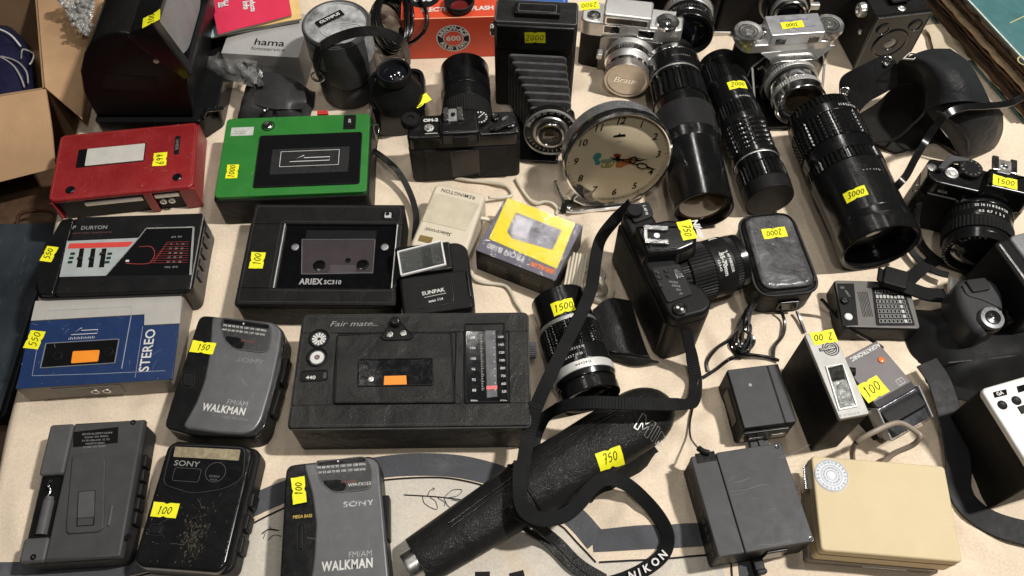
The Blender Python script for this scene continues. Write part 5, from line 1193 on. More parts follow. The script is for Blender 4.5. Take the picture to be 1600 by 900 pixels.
sticker(o, '2000', bt_@Matrix.Rotation(R(3), 4, 'Z'), 24, 15)

# ================================================================== AUTOFOCUS SLR SEEN FROM ABOVE
H = 84
f = Fr([(1013, 318), (1095, 478), (1052, 502), (972, 330)], H); print('af', f.w, f.d, math.degrees(f.a))
o = f.thing('film_camera', 'black autofocus film camera with handgrip, its zoom lens pointing right at the pouch', 'camera', group='film cameras'); W, D = f.w/2, f.d/2
gx = f.L(1113, 495); 
ol = rpoly([(-W, -D+2), (-W+2, D-4), (-W+16, D), (W-34, D), (W-26, D+12), (W-4, D+14), (W+4, D+4), (W+3, -D+2), (W-6, -D-2), (-W+6, -D-1)], 7)
MB().slab(ol, 0, H-14, 2, 2).build('body', mat('soft_black_plastic', (.0095, .009, .0085), .45, dust=.12, bump=.15, bs=2200), o)
MB().slab(inset(ol if area2(ol) > 0 else ol[::-1], .6), H-14, H-1, 4).build('top_cover', BLK, o)
m = MB(); m.box(-W+4, W-4, -D-3.5, -D+3, 4, H-16, 2, 3); m.build('back_door', BLK, o)
# prism hump
px_ = [f.L(*p, H+10) for p in ((987, 352), (1045, 340), (1093, 350), (1092, 385), (1062, 398), (1008, 402))]
m = MB(); m.slab(rpoly(px_, 5), H-6, H+12, 5, taper=2); m.build('prism_housing', BLM, o)
sc_ = f.L(1026, 369, H+12); sh = Matrix.Translation((sc_[0], sc_[1], H+12))@Matrix.Rotation(R(math.degrees(-f.a)-4), 4, 'Z')
m = MB(sh); m.box(-11, 11, -10, 10, -.4, .6, .2); m.build('shoe_base', BLM, o)
for c in (-1, 1): m = MB(sh); m.box(-12, 11, c*8-2.6, c*8+2.6, .6, 3.2, .4); m.build('shoe_rail', CHR, o)
m = MB(sh); m.box(-12.5, -9, -6, 6, .6, 2.6, .3); m.build('shoe_stop', STL, o)
m = MB(sh); m.lathe([(3, .6), (3, 1.4), (0, 1.5)], 16); m.build('shoe_contact', SAT, o)
x, y = f.L(1073, 360, H+12); sticker(o, '750', Matrix.Translation((x, y, H+12.2))@Matrix.Rotation(R(-18)-f.a-R(60)+R(0), 4, 'Z'), 21, 14, 0)
m = MB(); x, y = f.L(1090, 362, H+8); m.text('Nikon', x, y, H+12.35, 9, math.degrees(-f.a)-72, bold=.04, shear=.15); m.build('lettering', INK, o)
pl = f.P([(1017, 420), (1062, 413), (1082, 460), (1043, 474)], H); m = MB(); m.slab(rpoly(pl, 3), H-2, H+1.2, .5); m.build('control_panel', DGR, o)
m = MB(); c = [(1027, 426), (1040, 423), (1030, 434), (1043, 431), (1033, 446)]
for p in c: m2 = MB(Matrix.Translation((*f.L(*p, H+1), H+1.1))); m2.lathe([(2.6, 0), (2.4, .9), (0, 1.1)], 14); m2.build('panel_button', BLM, o)
q = f.P([(1050, 420), (1060, 418), (1068, 434), (1057, 437)], H); m.slab(rpoly(q, 1), H+1, H+1.6, .2); m.build('display', WIN, o)
m = MB()
for i, t in enumerate(('MODE', 'DRIVE', 'ISO', 'AF')): m.text(t, *f.L(1052+4*i, 442+6*i, H), H+1.35, 3, math.degrees(-f.a)-10)
m.build('panel_lettering', INKG, o)
x, y = f.L(1062, 483, H); m = MB(Matrix.Translation((x, y, H-1))); m.lathe([(7, 0), (7, 2), (6, 2.6), (3, 2.2), (0, 2)], 28); m.mi = 1; m.sheet(circ(1.5, 1.5, 1.5, 10), 2.7); m.sheet(circ(-1.5, -1.5, 1.5, 10), 2.7); m.build('shutter_button', [BLM, INK], o)
q = f.P([(981, 322), (1013, 316), (1022, 338), (990, 350)], H); m = MB(); m.slab(rpoly(q, 4), H-3, H+2, 1); m.build('left_panel', DGR, o)
x, y = f.L(991, 333, H); m = MB(Matrix.Translation((x, y, H+2))); m.lathe([(8, 0), (8, 3.2), (7, 4), (0, 4)], 56, {1: (20, .6)}); m.build('mode_dial', BLK, o)
m = MB(); m.text('L AF M', *f.L(1008, 330, H), H+2.2, 4, math.degrees(-f.a)-80, bold=.02); m.build('small_lettering', INK, o)
lz = 40; mt_ = f.L(1072, 400, 60); 
p0 = f.L(1085, 392, 62); 
MLn = Matrix.Translation((W*.08-2, D-1, lz))@Matrix.Rotation(R(-90), 4, 'X')
e = f.L(1155, 392, lz+20); LL = e[1]-D+1; lr = pr(1110, 400, 60, 47)
print('af lens', LL, lr, e)
for nm, a, b_, c, d, mt, kd in (('mount_ring', 0, .1, .9, .92, BLK, None), ('aperture_ring', .1, .22, .95, .95, BLK, ('lin', 36, .8)), ('zoom_ring', .22, .56, 1.02, 1.02, RUB, ('lin', 52, 1.3)), ('barrel', .56, .84, 1.0, 1.0, BLK, None), ('focus_ring', .84, .95, .97, .95, RUB, ('lin', 60, .8))):
    seg(o, nm, LL*a, LL*b_, lr*c, lr*d, mt, kd, MLn)
bore(o, 'front_rim', LL*.95, LL*1.05, lr*.94, lr*.8, 6, BLM, MLn)
def nw(r, z0, phi): return lambda p: ((r+p.z)*math.sin(p.x/r+phi), -(r+p.z)*math.cos(p.x/r+phi), z0+p.y)
m = MB(MLn); 
for t, z_, s_ in (('35-70mm', .68, 6.2), ('AF NIKKOR', .77, 3.8), ('1:3.3-4.5', .61, 3.4)): m.warp = nw(lr, LL*z_, .45); m.text(t, 0, 0, .15, s_, 0, .03)
m.warp = nw(lr, LL*.7, -.15); 
m.build('lens_lettering', INK, o)
m = MB(MLn); m.warp = nw(lr, LL*.72, -.35); m.frame([(x_, y_) for x_, y_ in rrect(-13, 13, -4.5, 4.5, 1, 2)], 1, .1, .6); m.build('scale_frame', INK, o)

o = thing('camera_case', 'flat black leather half case pinned under the autofocus camera', 'camera case', tuple(at(985, 530)))
iv = Matrix.Translation(-at(985, 530))
m = MB(iv); m.patch([[atc(926, 488, 12), atc(950, 470, 16), atc(985, 470, 14)], [atc(928, 520, 14), atc(960, 510, 18), atc(1000, 520, 14)], [atc(938, 548, 10), atc(972, 552, 14), atc(1015, 558, 10)], [atc(952, 562, 3), atc(990, 570, 6), atc(1030, 566, 4)]], 2, 6); m.build('leather_flap', LEB, o)
m = MB(iv); m.tube([atc(938, 548, 12), atc(972, 552, 16), atc(1015, 558, 12)], 1, 6, 6); m.build('seam', BLM, o)
# ================================================================== FLASHES AND BOXES AT THE LOWER RIGHT
# black flash lying on its face
f = Fr([(1077, 715), (1220, 690), (1273, 847), (1125, 869)], 40); o = f.thing('flash_unit', 'charcoal flash unit lying on its face with a hinge line, beside the cream one', 'flash unit', group='loose flash units'); W, D = f.w/2, f.d/2
CHB = mat('charcoal_shell', (.06, .06, .062), .42, dust=.12, bump=.12, bs=3000, scratch=.12)
MB().box(-W, W, -D, D, 0, 37, 1.5, 3, 1.5).build('body', BLK, o)
jx = f.L(1120, 708)[0]-1
sp = f.P([(1118, 708), (1164, 862)]); jx0, jx1 = sp[0][0], sp[1][0]
MB().slab(rpoly([(jx1-.3, -D), (jx0-.3, D), (-W, D), (-W, -D)], 2), 34, 40, 1).build('hinged_cover', CHB, o)
MB().slab(rpoly([(W, -D), (W, D), (jx0+.3, D), (jx1+.3, -D)], 2), 34, 40.2, 1).build('back_cover', CHB, o)
m = MB(); m.box(W*.05, W*.5, -D-2, -D+4, 8, 30, 1); m.build('battery_door', BLM, o)
m = MB(); m.box(-W*.12, W*.1, -D-14, -D+3, 4, 9, 1.2, 2); m.box(-W*.12, W*.1, -D-14, -D-10, 4, 12, 1, 1.5); m.build('mounting_foot', BLK, o)
for q in ((1214, 698), (1267, 842)):
    m = MB(Matrix.Translation((*f.L(*q), 40.15))); m.lathe([(2.2, 0), (2.2, .2), (1.4, .25), (0, -.5)], 14); m.build('screw', BLM, o)
m = MB(); random.seed(21)
for k in range(16):
    x, y = random.uniform(-W*.5, W*.95), random.uniform(-D*.9, D*.9); a = random.uniform(-.4, .3); l = random.choice((2, 3, 5, 8, 15)); m.stroke([(x, y), (x+l*math.cos(a), y+l*math.sin(a)), (x+2*l*math.cos(a+.1), y+2*l*math.sin(a+.1))], random.uniform(.12, .3), 40.3)
m.build('scratches', mat('pale_scratch', (.16, .16, .16), .6), o)['kind'] = 'stuff'
m = MB(); x, y = f.L(1102, 712); m.box(x-9, x+9, y-6, y+3, 39.5, 40.6, .3); m.build('thumb_notch', BLM, o)
m = MB(Matrix.Translation((-W, 0, 20))@Matrix.Rotation(R(-90), 4, 'Y')@Matrix.Rotation(R(90), 4, 'Z'))
for k in range(6): m.box(-D*.9+7*k-30+30, -D*.9+7*k+4, -9, -3+k*.4, -.2, .6, .2)
m.mi = 1; m.text('ON  OFF', D*.55, 4, .15, 5); m.build('side_controls', [GRY, INKG], o)
# cream flash
f = Fr([(1267, 711), (1477, 729), (1504, 878), (1284, 861)], 34, 8); o = thing('flash_unit', 'cream flash unit with round calculator dial and grey underside', 'flash unit', (f.c.x, f.c.y, 0), f.a, group='loose flash units'); f.o = o; f.z0 = 0; f.h = 42; W, D = f.w/2, f.d/2
CRF = mat('aged_cream_plastic', (.60, .49, .30), .55, spec=.2, var=.035, vs=14, dust=.05, dustc=(.35, .25, .12), bump=.06, bs=2500)
MB().box(-W, W, -D, D, 12, 42, 2, 3.5).build('shell', CRF, o)
MB().slab(rpoly([(W-8, -D-1), (W-8, D-4), (-W+2, D-4), (-W-3, -D-1)], 4), 0, 13, 1, 1).build('grey_base', mat('taupe_plastic', (.22, .19, .15), .42, dust=.25), o)
m = MB(); m.tube([(x_, y_, 30) for x_, y_ in rrect(-W-.05, W+.05, -D-.05, D+.05, 3.5)], .45, 6, 0, True); m.build('parting_line', mat('brown_seam', (.25, .18, .09), .6), o)
scratches(o, W, D, 42.06, 16, (.40, .30, .17), 31, .4)
m = MB(); m.box(-W*.2, W*.45, -D-1.6, -D+1, 5, 7, .3); m.build('guide_strip', INK, o)
m = MB(); m.box(-W-5, -W+1, D-28, D-6, 20, 32, 1); m.build('chrome_catch', CHR, o)
x, y = f.L(1299, 743); m = MB(); rd = pr(1299, 743, 42, 26); m.slab(circ(x, y, rd, 56), 41.8, 42.5, .2); m.build('calculator_dial', mat('pale_blue_dial', (.50, .52, .55), .4, var=.06), o)
m = MB(); m.stroke(circ(x, y, rd-.7, 56), .35, 42.6, True); m.stroke(circ(x, y, rd*.62, 48), .3, 42.6, True); m.stroke(circ(x, y, rd*.3, 32), .3, 42.6, True)
for k in range(22): a = R(k*16.36); m.text(str((2, 3, 4, 5, 8, 11, 16, 22)[k % 8]), x+rd*.82*math.cos(a), y+rd*.82*math.sin(a), 42.6, 3, math.degrees(a)-90)
for k in range(14): a = R(k*25.7); m.text(str((25, 50, 100, 200, 400)[k % 5]), x+rd*.46*math.cos(a), y+rd*.46*math.sin(a), 42.6, 2, math.degrees(a)-90)
m.lathe; m.build('dial_figures', mat('blue_black_print', (.05, .06, .14), .5), o)
m = MB(Matrix.Translation((x, y, 42.5))); m.lathe([(2.4, 0), (2.2, .6), (1, .7), (0, .3)], 16); m.build('dial_screw', STL, o)
o = thing('sync_cable', 'stiff grey cable bent in a loop above the cream flash unit', 'cable', tuple(at(1380, 700)))
m = MB(Matrix.Translation(-at(1380, 700))); m.tube([at(*p) for p in ((1333, 722, 12), (1332, 705, 30), (1340, 690, 44), (1365, 675, 52), (1392, 663, 52), (1410, 662, 50), (1433, 676, 46), (1437, 684, 44), (1425, 696, 34), (1398, 708, 22), (1380, 722, 14))], 2.5, 10, 7); m.build('wire', mat('taupe_cable', (.28, .23, .18), .4), o)
# charger block
f = Fr([(1136, 578), (1217, 567), (1246, 660), (1160, 670)], 38); o = f.thing('flash_unit', 'small black boxy flash unit standing against the silver fronted one', 'flash unit', group='loose flash units'); W, D = f.w/2, f.d/2
MB().box(-W, W, -D, D, 0, 38, 2, 3, 1).build('body', BOD, o)
m = MB(); m.box(-W+1, W*.52, -D+.5, D-.5, 36, 38.8, 1); m.build('top_cover', CHB, o); MB().box(W*.56, W-.6, -D+.5, D-.5, 36, 38.6, 1).build('end_cover', CHB, o)
m = MB(); m.box(-W+2, W-6, -D-2.5, -D+2, 10, 30, 1); m.build('front_plate', BLM, o)
m = MB(); m.box(-W*.5, W*.2, -D-14, -D+1, 3, 7, .8); m.box(-W*.2, W*.0, -D-12, -D, 7, 9, .5); m.build('hot_shoe_foot', GRY, o)
m = MB(); m.box(-W*.6, -W*.1, -D-3, -D, 13, 17, .4); m.box(W*.2, W*.75, -D-3, -D, 11, 20, .4); m.build('contact_plate', STL, o)
m = MB(); m.box(-W-1, -W+1, -D*.6, D*.5, 12, 28, .5); m.build('side_window', mat('smoked_side', (.05, .045, .035), .2, .3), o)
x, y = f.L(1172, 602); m = MB(); m.sheet(circ(x, y, 1.6, 12), 38.9); m.build('scuff', mat('pale_scuff', (.3, .29, .27), .7), o)
# silver-fronted flash
f = Fr([(1264, 521), (1307, 514), (1353, 647), (1305, 656)], 82); o = f.thing('flash_unit', 'tall black flash unit with silver front and long reflector window', 'flash unit', group='loose flash units'); W, D = f.w/2, f.d/2; H = 82
MB().box(-W, W, -D, D, 0, H-3, 1.5, 2, 1).build('body', BOD, o)
MB().box(-W, W, -D, D, H-4, H, .8, 1.5).build('silver_front', mat('brushed_silver_plate', (.40, .39, .37), .5, .25, bump=.15, bs=1800, dust=.2), o)
q = f.P([(1289, 573), (1317, 568), (1340, 636), (1310, 642)], H); m = MB(); m.slab(q, H-.3, H+.3, .1); m.build('reflector', mat('reflector_grey', (.3, .31, .29), .2, .75, var=.4, vs=130, bump=.5, bs=240), o)
m = MB(); m.frame(q, 1.6, H, H+1.4); m.build('window_frame', STL, o)
q = f.P([(1291, 575), (1315, 571), (1321, 592), (1297, 598)], H); m = MB(); m.slab(q, H+.3, H+.5, .1); m.build('clear_tube_window', mat('mirror_window', (.12, .12, .11), .08, .8, var=.6, vs=90), o)
x, y = f.L(1298, 544, H); m = MB()
for r_ in (7.2, 5.2, 3.3): m.stroke(circ(x, y, r_, 32), 1.0, H+.15, True)
m.box(x-11, x+5, y-1.6, y+1.6, H, H+.3, .05); m.build('emblem', BINK, o)
m = MB(); m.text('CULLMANN', x-3, y, H+.45, 2.6, 0, .03); m.build('lettering', INK, o)
m = MB()
for k in range(5): m.text('8 11 16 5.6 4'.split()[k], *f.L(1313+7*k, 650-1.2*k, H), H+.15, 3.4)
m.build('scale_figures', INKG, o)
f.sticker(1287, 527, '2.00', 0, z=H, w=23, h=13, trot=180)
# grey flash with clear head
f = Fr([(1322, 557), (1368, 536), (1430, 606), (1362, 645)], 46); 
P4 = [at(*p, 46) for p in ((1322, 558), (1367, 536), (1429, 605), (1362, 644))]
ang = math.atan2((P4[2]-P4[1]).y, (P4[2]-P4[1]).x)
f = Fr([(1322, 558), (1372, 533), (1430, 604), (1363, 644)], 46); o = f.thing('flash_unit', 'grey flash unit with clear plastic head and orange dot, next to silver fronted one', 'flash unit', group='loose flash units'); W, D = f.w/2, f.d/2; H = 46
TPG = mat('taupe_grey_plastic', (.13, .115, .118), .45, dust=.2, bump=.12, bs=2600)
MB().box(-W, W, -D-18, D, 0, H-3, 2, 3, 1).build('body', BLK, o)
MB().box(-W, W, -D+.5, D, H-5, H, 1, 2).build('front_panel', TPG, o)
MB().box(-W+1, W-1, -D+.8, -D+7, H, H+.3, .1).build('dark_band', mat('dark_band', (.05, .046, .047), .5), o)
hd = Matrix.Translation((0, -D, H-1))@Matrix.Rotation(R(28), 4, 'X')
m = MB(hd); m.box(-W-1, W+1, -31, 0, -18, -.5, 1.5, 2); m.build('reflector_head', mat('bright_reflector', (.42, .43, .45), .22, .85, var=.5, vs=70, bump=.6, bs=120), o)
m = MB(hd); m.box(-W-2, W+2, -32, 0, -1, 1.2, .6, 1.5); m.build('clear_diffuser', clear('clear_acrylic', (.9, .9, .92), .25, .06, .3, 160), o)
for c in (-1, 1): m = MB(hd); m.box(c*(W+2)-.8, c*(W+2)+.8, -31, 1, -8, 2.2, .4); m.build('diffuser_edge', mat('clear_edge', (.32, .32, .33), .25), o)
m = MB(Matrix.Translation((*f.L(1377, 563), H))); m.lathe([(3.2, 0), (3.2, 1), (2.4, 1.6), (0, 1.8)], 20); m.build('orange_button', mat('orange_lens', (.75, .16, .03), .3, coat=.4), o)
m = MB(); m.text('AGFATRONIC', *f.L(1352, 550), H+.15, 5.6, 180, bold=.03); m.frame(rrect(*(lambda p: (p[0]-4, p[0]+4, p[1]-3, p[1]+3))(f.L(1407, 596)), .4, 2), .5, H, H+.2); m.text('i', *f.L(1407, 596), H+.15, 5); m.build('lettering', INK, o)
f.sticker(1363, 608, '100', 0, w=25, h=18)
m = MB(); x, y = f.L(1338, 575); m.M = Matrix.Translation((-W-4, y, H-2)); m.tube([(-8, 8, -4), (0, 3, 2), (8, -3, 4)], 4, 12, 4); m.build('sync_plug', BLK, o)
# white-topped flash
P = [at(1536, 606, 84), at(1640, 578, 84), at(1720, 720, 84), at(1612, 752, 84)]
f = Fr([(1537, 607), (1655, 572), (1740, 715), (1617, 752)], 84); o = f.thing('flash_unit', 'tall black flash unit with white control face at the right edge', 'flash unit', group='loose flash units'); W, D = f.w/2, f.d/2; H = 84
MB().box(-W, W, -D, D, 0, H-5, 1, 2, 1).build('body', BOD, o)
MB().box(-W, W, -D, D, H-6, H, 2, 5).build('control_face', WHT, o)
m = MB()
for q in ((1551, 613, 1572, 620), (1588, 604, 1606, 612)): a = f.P([(q[0], q[1]), (q[2], q[1]-5), (q[2]+2, q[3]-3), (q[0]+3, q[3]+2)], H); m.slab(rpoly(a, .6), H-.2, H+.3, .1)
m.build('scale_window', WIN, o)
m = MB(); m.text('GA', *f.L(1562, 615, H), H+.45, 4.6, 0, .03); m.build('scale_lettering', INK, o)
for q in ((1566, 633), (1588, 626)):
    m = MB(Matrix.Translation((*f.L(*q, H), H))); m.lathe([(4.2, -.2), (4.2, .6), (3.4, 1), (2.4, .5), (0, .8)], 24); m.build('button', BLK, o)
m = MB(); a = f.L(1598, 641, H); m.box(a[0]-3, a[0]+4, a[1]-3, a[1]+4, H-.2, H+1.2, .4); m.build('slide_switch', BLK, o)

# ================================================================== POUCH, METER, BIG TRIPOD CASE
f = Fr([(1152, 331), (1243, 328), (1287, 446), (1185, 462)], 46); o = f.thing('leather_pouch', 'worn black zipped pouch with shiny scuffed top and loose cords', 'pouch'); W, D = f.w/2, f.d/2
ol = rpoly([(W, -D), (W-3, D), (-W+3, D), (-W, -D)], 19, 8)
WP = mat('scuffed_patent', (.0505, .0505, .052), .28, dent=.7, bump=.3, bs=140, dust=1.0, dustc=(.42, .42, .43), rv=.12, var=.45, vs=35)
MB().slab(ol, 0, 40, 6, 5, 5).build('body', LEB, o)
MB().slab(inset(ol, 1.5), 36, 46, 8, 0, 6, taper=1).build('lid', WP, o)
m = MB(); m.stroke; m.tube([(x, y, 38) for x, y in inset(ol, -.2)], 1.6, 6, 0, True); m.build('zip', mat('dark_zip', (.03, .03, .03), .35, .4), o)
m = MB(); m.tube([(x, y, 44.6) for x, y in inset(ol, 4.2)], 1.1, 6, 0, True); m.build('piping', BLM, o)
m = MB(); m.box(-8, 14, -D-3, -D+3, 12, 26, 1.2, 2); m.build('front_tab', BLM, o)
f.sticker(1210, 364, '2000', 2, w=25, h=12, trot=180)
iv = Matrix.Rotation(-f.a, 4, 'Z')@Matrix.Translation(-Vector((f.c.x, f.c.y, 0)))
m = MB(iv)
for path in ([(1178, 470, 20), (1165, 500, 10), (1145, 528, 4), (1140, 545, 4), (1152, 555, 5), (1165, 540, 8), (1170, 515, 10), (1160, 512, 6), (1138, 535, 4), (1118, 548, 3), (1104, 566, 2), (1106, 580, 2)],
             [(1172, 478, 18), (1155, 505, 6), (1148, 530, 5), (1158, 545, 8), (1172, 532, 6), (1165, 556, 3), (1140, 565, 3), (1118, 578, 2), (1098, 590, 2)],
             [(1150, 555, 3), (1175, 558, 5), (1200, 562, 4), (1215, 566, 4)], [(1168, 482, 22), (1160, 505, 12), (1152, 520, 9), (1147, 540, 10), (1156, 552, 9), (1168, 548, 8), (1172, 530, 9), (1162, 516, 12), (1166, 496, 18), (1176, 476, 22)], [(1180, 474, 22), (1170, 496, 14), (1168, 520, 10), (1176, 536, 7), (1168, 548, 5), (1158, 540, 6), (1160, 520, 10)], [(1218, 486, 12), (1224, 505, 6), (1222, 525, 5), (1208, 545, 4), (1206, 562, 4)],
             [(1245, 486, 8), (1250, 500, 5), (1258, 520, 3)], [(1284, 468, 30), (1300, 486, 14), (1315, 500, 20), (1340, 520, 27), (1365, 534, 40), (1378, 545, 36)]):
    m.tube([atc(*p) for p in path], 1.9, 6, 6)
m.build('drawstring', BLM, o)
f = Fr([(1304, 436), (1420, 440), (1440, 514), (1316, 512)], 26); o = f.thing('light_meter', 'small grey exposure meter with a grid of printed squares under the lens', 'light meter'); W, D = f.w/2, f.d/2; H = 26
MB().box(-W, W, -D, D, 0, H-1, 2, 4, 1).build('body', BLK, o)
MB().box(-W+1, W-1, -D+1, D-1, H-2, H, .5, 3).build('front_plate', mat('meter_grey', (.12, .112, .105), .4, .2, dust=.12), o)
MB().slab(f.P([(1307, 443), (1334, 443), (1341, 508), (1317, 510)], H), H, H+.3, .05).build('left_panel', BLK, o)
q = rpoly(f.P([(1362, 449), (1412, 450), (1430, 509), (1369, 509)], H), 2); m = MB(); m.slab(q, H, H+.4, .1); m.build('table_panel', BLK, o)
m = MB()
cA, cB, cC, cD = (1366, 452), (1409, 453), (1426, 506), (1374, 506)
for r in range(7):
    for c in range(8):
        u0, u1 = (c+.15)/8, (c+.85)/8; v0, v1 = (r+.15)/7, (r+.82)/7
        def bl_(u, v): return tuple((cA[i]*(1-u)+cB[i]*u)*(1-v)+(cD[i]*(1-u)+cC[i]*u)*v for i in (0, 1))
        p_ = f.P([bl_(u0, v0), bl_(u1, v0), bl_(u1, v1), bl_(u0, v1)], H)
        if r == 1 or c == 6: m.sheet(p_, H+.5)
        else: m.stroke(p_, .45, H+.5, True)
m.build('table_print', mat('pale_meter_print', (.45, .45, .43), .5), o)
m = MB()
for k in range(7): m.stroke(f.P([(1340+2.4*k, 456), (1349+2.4*k, 495)], H), .7, H+.15)
m.build('speaker_slots', BLM, o)
for q_, mt in (((1319, 471), BLM), ((1325, 496), WHT)):
    m = MB(Matrix.Translation((*f.L(*q_, H), H+.2))); m.lathe([(4, 0), (4, 1.6), (3, 2.4), (0, 2.4)], 24); m.build('button', mt, o)
m = MB(); m.text('m', *f.L(1316, 450, H), H+.45, 5, 180); m.text('LIGHT', *f.L(1324, 459, H), H+.45, 3, -70); m.build('lettering', INKG, o)

A, B = at(652, 876, 20), at(1046, 622, 26)
ax = (B-A); L = ax.length; Xd = Vector((ax.x, ax.y, 0)).normalized()
ang = math.atan2(Xd.y, Xd.x)
o = thing('tripod_case', 'long tapered black leather tripod case with wrist strap and price sticker', 'case', (A.x, A.y, 0), ang)
ra, rm, rb = pr(655, 868, 20, 40), pr(860, 745, 30, 51), pr(1010, 650, 30, 49)
def tr(t): 
    return ra+(rm-ra)*t/.5 if t < .5 else rm+(rb-rm)*(t-.5)/.5
def sect(t, g=1.0):
    r = tr(t)*g; hz_ = r*.7
    return r, hz_
m = MB(); rs = []
for i in range(67):
    t = i/66; g = 1.0
    if t > .86: g = math.sqrt(max(0.02, 1-((t-.86)/.145)**2))
    r, hh = sect(t, g)
    wob = .12*math.sin(t*37)
    rs.append([(t*L, (r+wob*.5)*math.cos(R(a)), tr(t)*.7+1+(hh+wob*.3)*math.sin(R(a))) for a in range(0, 360, 5)])
m.rings(rs); CASE = mat('grained_case_leather', (.013, .0125, .012), .33, dent=.6, bump=.3, bs=700, kind='leather', dust=.05, rv=.1); m.build('case', CASE, o, 50)
def top(x, y, up=.3):
    t = max(0, min(.99, x/L)); g = math.sqrt(max(.02, 1-((t-.86)/.145)**2)) if t > .86 else 1
    r, hh = sect(t, g); k = max(.05, 1-(y/r)**2); return (x, y, tr(t)*.7+1+hh*math.sqrt(k)+up)
m = MB(Matrix.Rotation(0, 4, 'Z'))
def lp(px, py): 
    p = at(px, py, 45)-A; c, s_ = math.cos(-ang), math.sin(-ang); return (p.x*c-p.y*s_, p.x*s_+p.y*c)
m = MB(); m.tube([top(*lp(a, b), .2) for a, b in ((700, 812), (760, 770), (830, 722), (900, 672), (960, 640), (1010, 612))], 1.2, 6, 4); m.tube([top(*lp(a, b), .2) for a, b in ((704, 818), (765, 775), (835, 727), (904, 678), (966, 645))], .7, 6, 4); m.build('seam', BLM, o)
m = MB(); x0 = L*.405; m.tube([(x0, tr(.4)*math.cos(R(a))*1.01, tr(.4)*.7+1+tr(.4)*.71*math.sin(R(a))) for a in range(-30, 211, 12)], 1.5, 6, 0); m.build('collar_edge', BLM, o)
m = MB(); m.warp = lambda p: top(p.x, p.y, p.z); x, y = lp(1012, 664)
for pl_ in ([(-9, 8), (-9, -7), (-5.5, -7), (-5.5, 2), (-2, -4), (1.5, 2), (1.5, -7), (5, -7), (5, 8), (1.5, 8), (-2, 1.5), (-5.5, 8), (-9, 8)], [(7.5, 7.4), (7.5, -5.5), (10, -5.5), (10, 7.4), (7.5, 7.4)], [(12, 6.5), (12, -4.2), (14, -4.2), (14, 0), (16, -4), (18, -4), (15.6, .6), (18, 3), (17.6, 6), (12, 6.5)]):
    c_, s_ = math.cos(R(-66)), math.sin(R(-66)); pl_ = [(x+a*1.05*c_-b*1.05*s_, y+a*1.05*s_+b*1.05*c_) for a, b in pl_]
    dn = [(a[0]+(b[0]-a[0])*k/4, a[1]+(b[1]-a[1])*k/4) for a, b in zip(pl_, pl_[1:]) for k in range(4)]+[pl_[-1]]
    m.stroke(dn, .7, .5)
m.build('logo', mat('worn_silver_emboss', (.3, .29, .27), .35, .6), o)
x, y = lp(955, 711); sticker(o, '750', Matrix(), 25, 15, None, (lambda p: (lambda c, s_: top(x+p.x*c-p.y*s_, y+p.x*s_+p.y*c, p.z+.5))(math.cos(R(-12)), math.sin(R(-12)))))
MLt = Matrix.Translation((-2, 0, ra*.7+1))@Matrix.Rotation(R(-90), 4, 'Y')
m = MB(MLt); m.lathe([(0, -8), (ra*.62, -8), (ra*.6, 6), (ra*.56, 9), (0, 9)], 30); m.build('tripod_leg', STL, o)
m = MB(); m.patch([[(L*.55, -tr(.55)*.75, 20), (L*.56, -tr(.6)*1.05, 10), (L*.58, -tr(.6)*1.25, 3)], [(L*.72, -tr(.7)*.75, 20), (L*.74, -tr(.7)*1.1, 10), (L*.75, -tr(.7)*1.3, 2)], [(L*.86, -tr(.8)*.7, 18), (L*.87, -tr(.8)*1.0, 9), (L*.88, -tr(.8)*1.15, 2)]], 1.6, 4); m.build('side_flap', CASE, o)
iv = Matrix.Rotation(-ang, 4, 'Z')@Matrix.Translation(-Vector((A.x, A.y, 0)))
m = MB(iv); m.ribbon([atc(*p) for p in ((800, 800, 40), (830, 815, 30), (870, 845, 8), (905, 880, 4), (945, 905, 4))], 9, 2); m.ribbon([atc(*p) for p in ((790, 795, 40), (815, 822, 22), (855, 850, 6), (890, 886, 4), (920, 905, 4))], 5, 1.6); m.build('wrist_strap', LEB, o)

# ---- long woven neck strap of the autofocus camera
o = thing('neck_strap', 'black woven neck strap with pale lettering draped over tripod case and lens', 'strap', tuple(at(900, 650)))
iv = Matrix.Translation(-at(900, 650))
UPZ = (0, 0, 1)
m = MB(iv); m.ribbon([atc(*p) for p in ((1072, 508, 60), (1076, 535, 40), (1080, 565, 16), (1086, 600, 6), (1082, 628, 22), (1060, 634, 52), (1020, 632, 66), (970, 630, 68), (920, 629, 64), (880, 635, 46), (852, 652, 20), (840, 672, 8), (834, 690, 4))], 13, 2, 20, None, True); m.build('webbing', STRAP, o)
m = MB(iv); m.ribbon([atc(*p) for p in ((985, 318, 74), (960, 345, 50), (938, 375, 34), (930, 410, 45), (924, 450, 62), (908, 490, 70), (885, 535, 70), (858, 590, 66), (838, 635, 56), (826, 680, 46), (818, 725, 50), (814, 765, 54))], 13, 2, 18, [UPZ, (.3, 0, 1), (.3, 0, 1), UPZ, UPZ, UPZ, UPZ, UPZ, UPZ, UPZ, UPZ, UPZ], True); m.build('webbing', STRAP, o)
m = MB(iv); m.ribbon([atc(*p) for p in ((813, 720, 53), (812, 770, 54), (820, 798, 56), (845, 811, 54), (880, 806, 52), (905, 786, 50), (922, 765, 44), (945, 752, 34), (975, 758, 22), (1005, 782, 14), (1030, 812, 10), (1043, 840, 9), (1036, 866, 7), (1010, 888, 6), (975, 905, 5), (940, 915, 5))], 13, 2, 18, [UPZ]*8+[(0, -.3, 1), (-.5, -.2, 1), (-.7, 0, 1), (-.6, .2, 1), (-.2, 0, 1), UPZ, UPZ, UPZ], True); m.build('webbing', STRAP, o)
m = MB(iv)
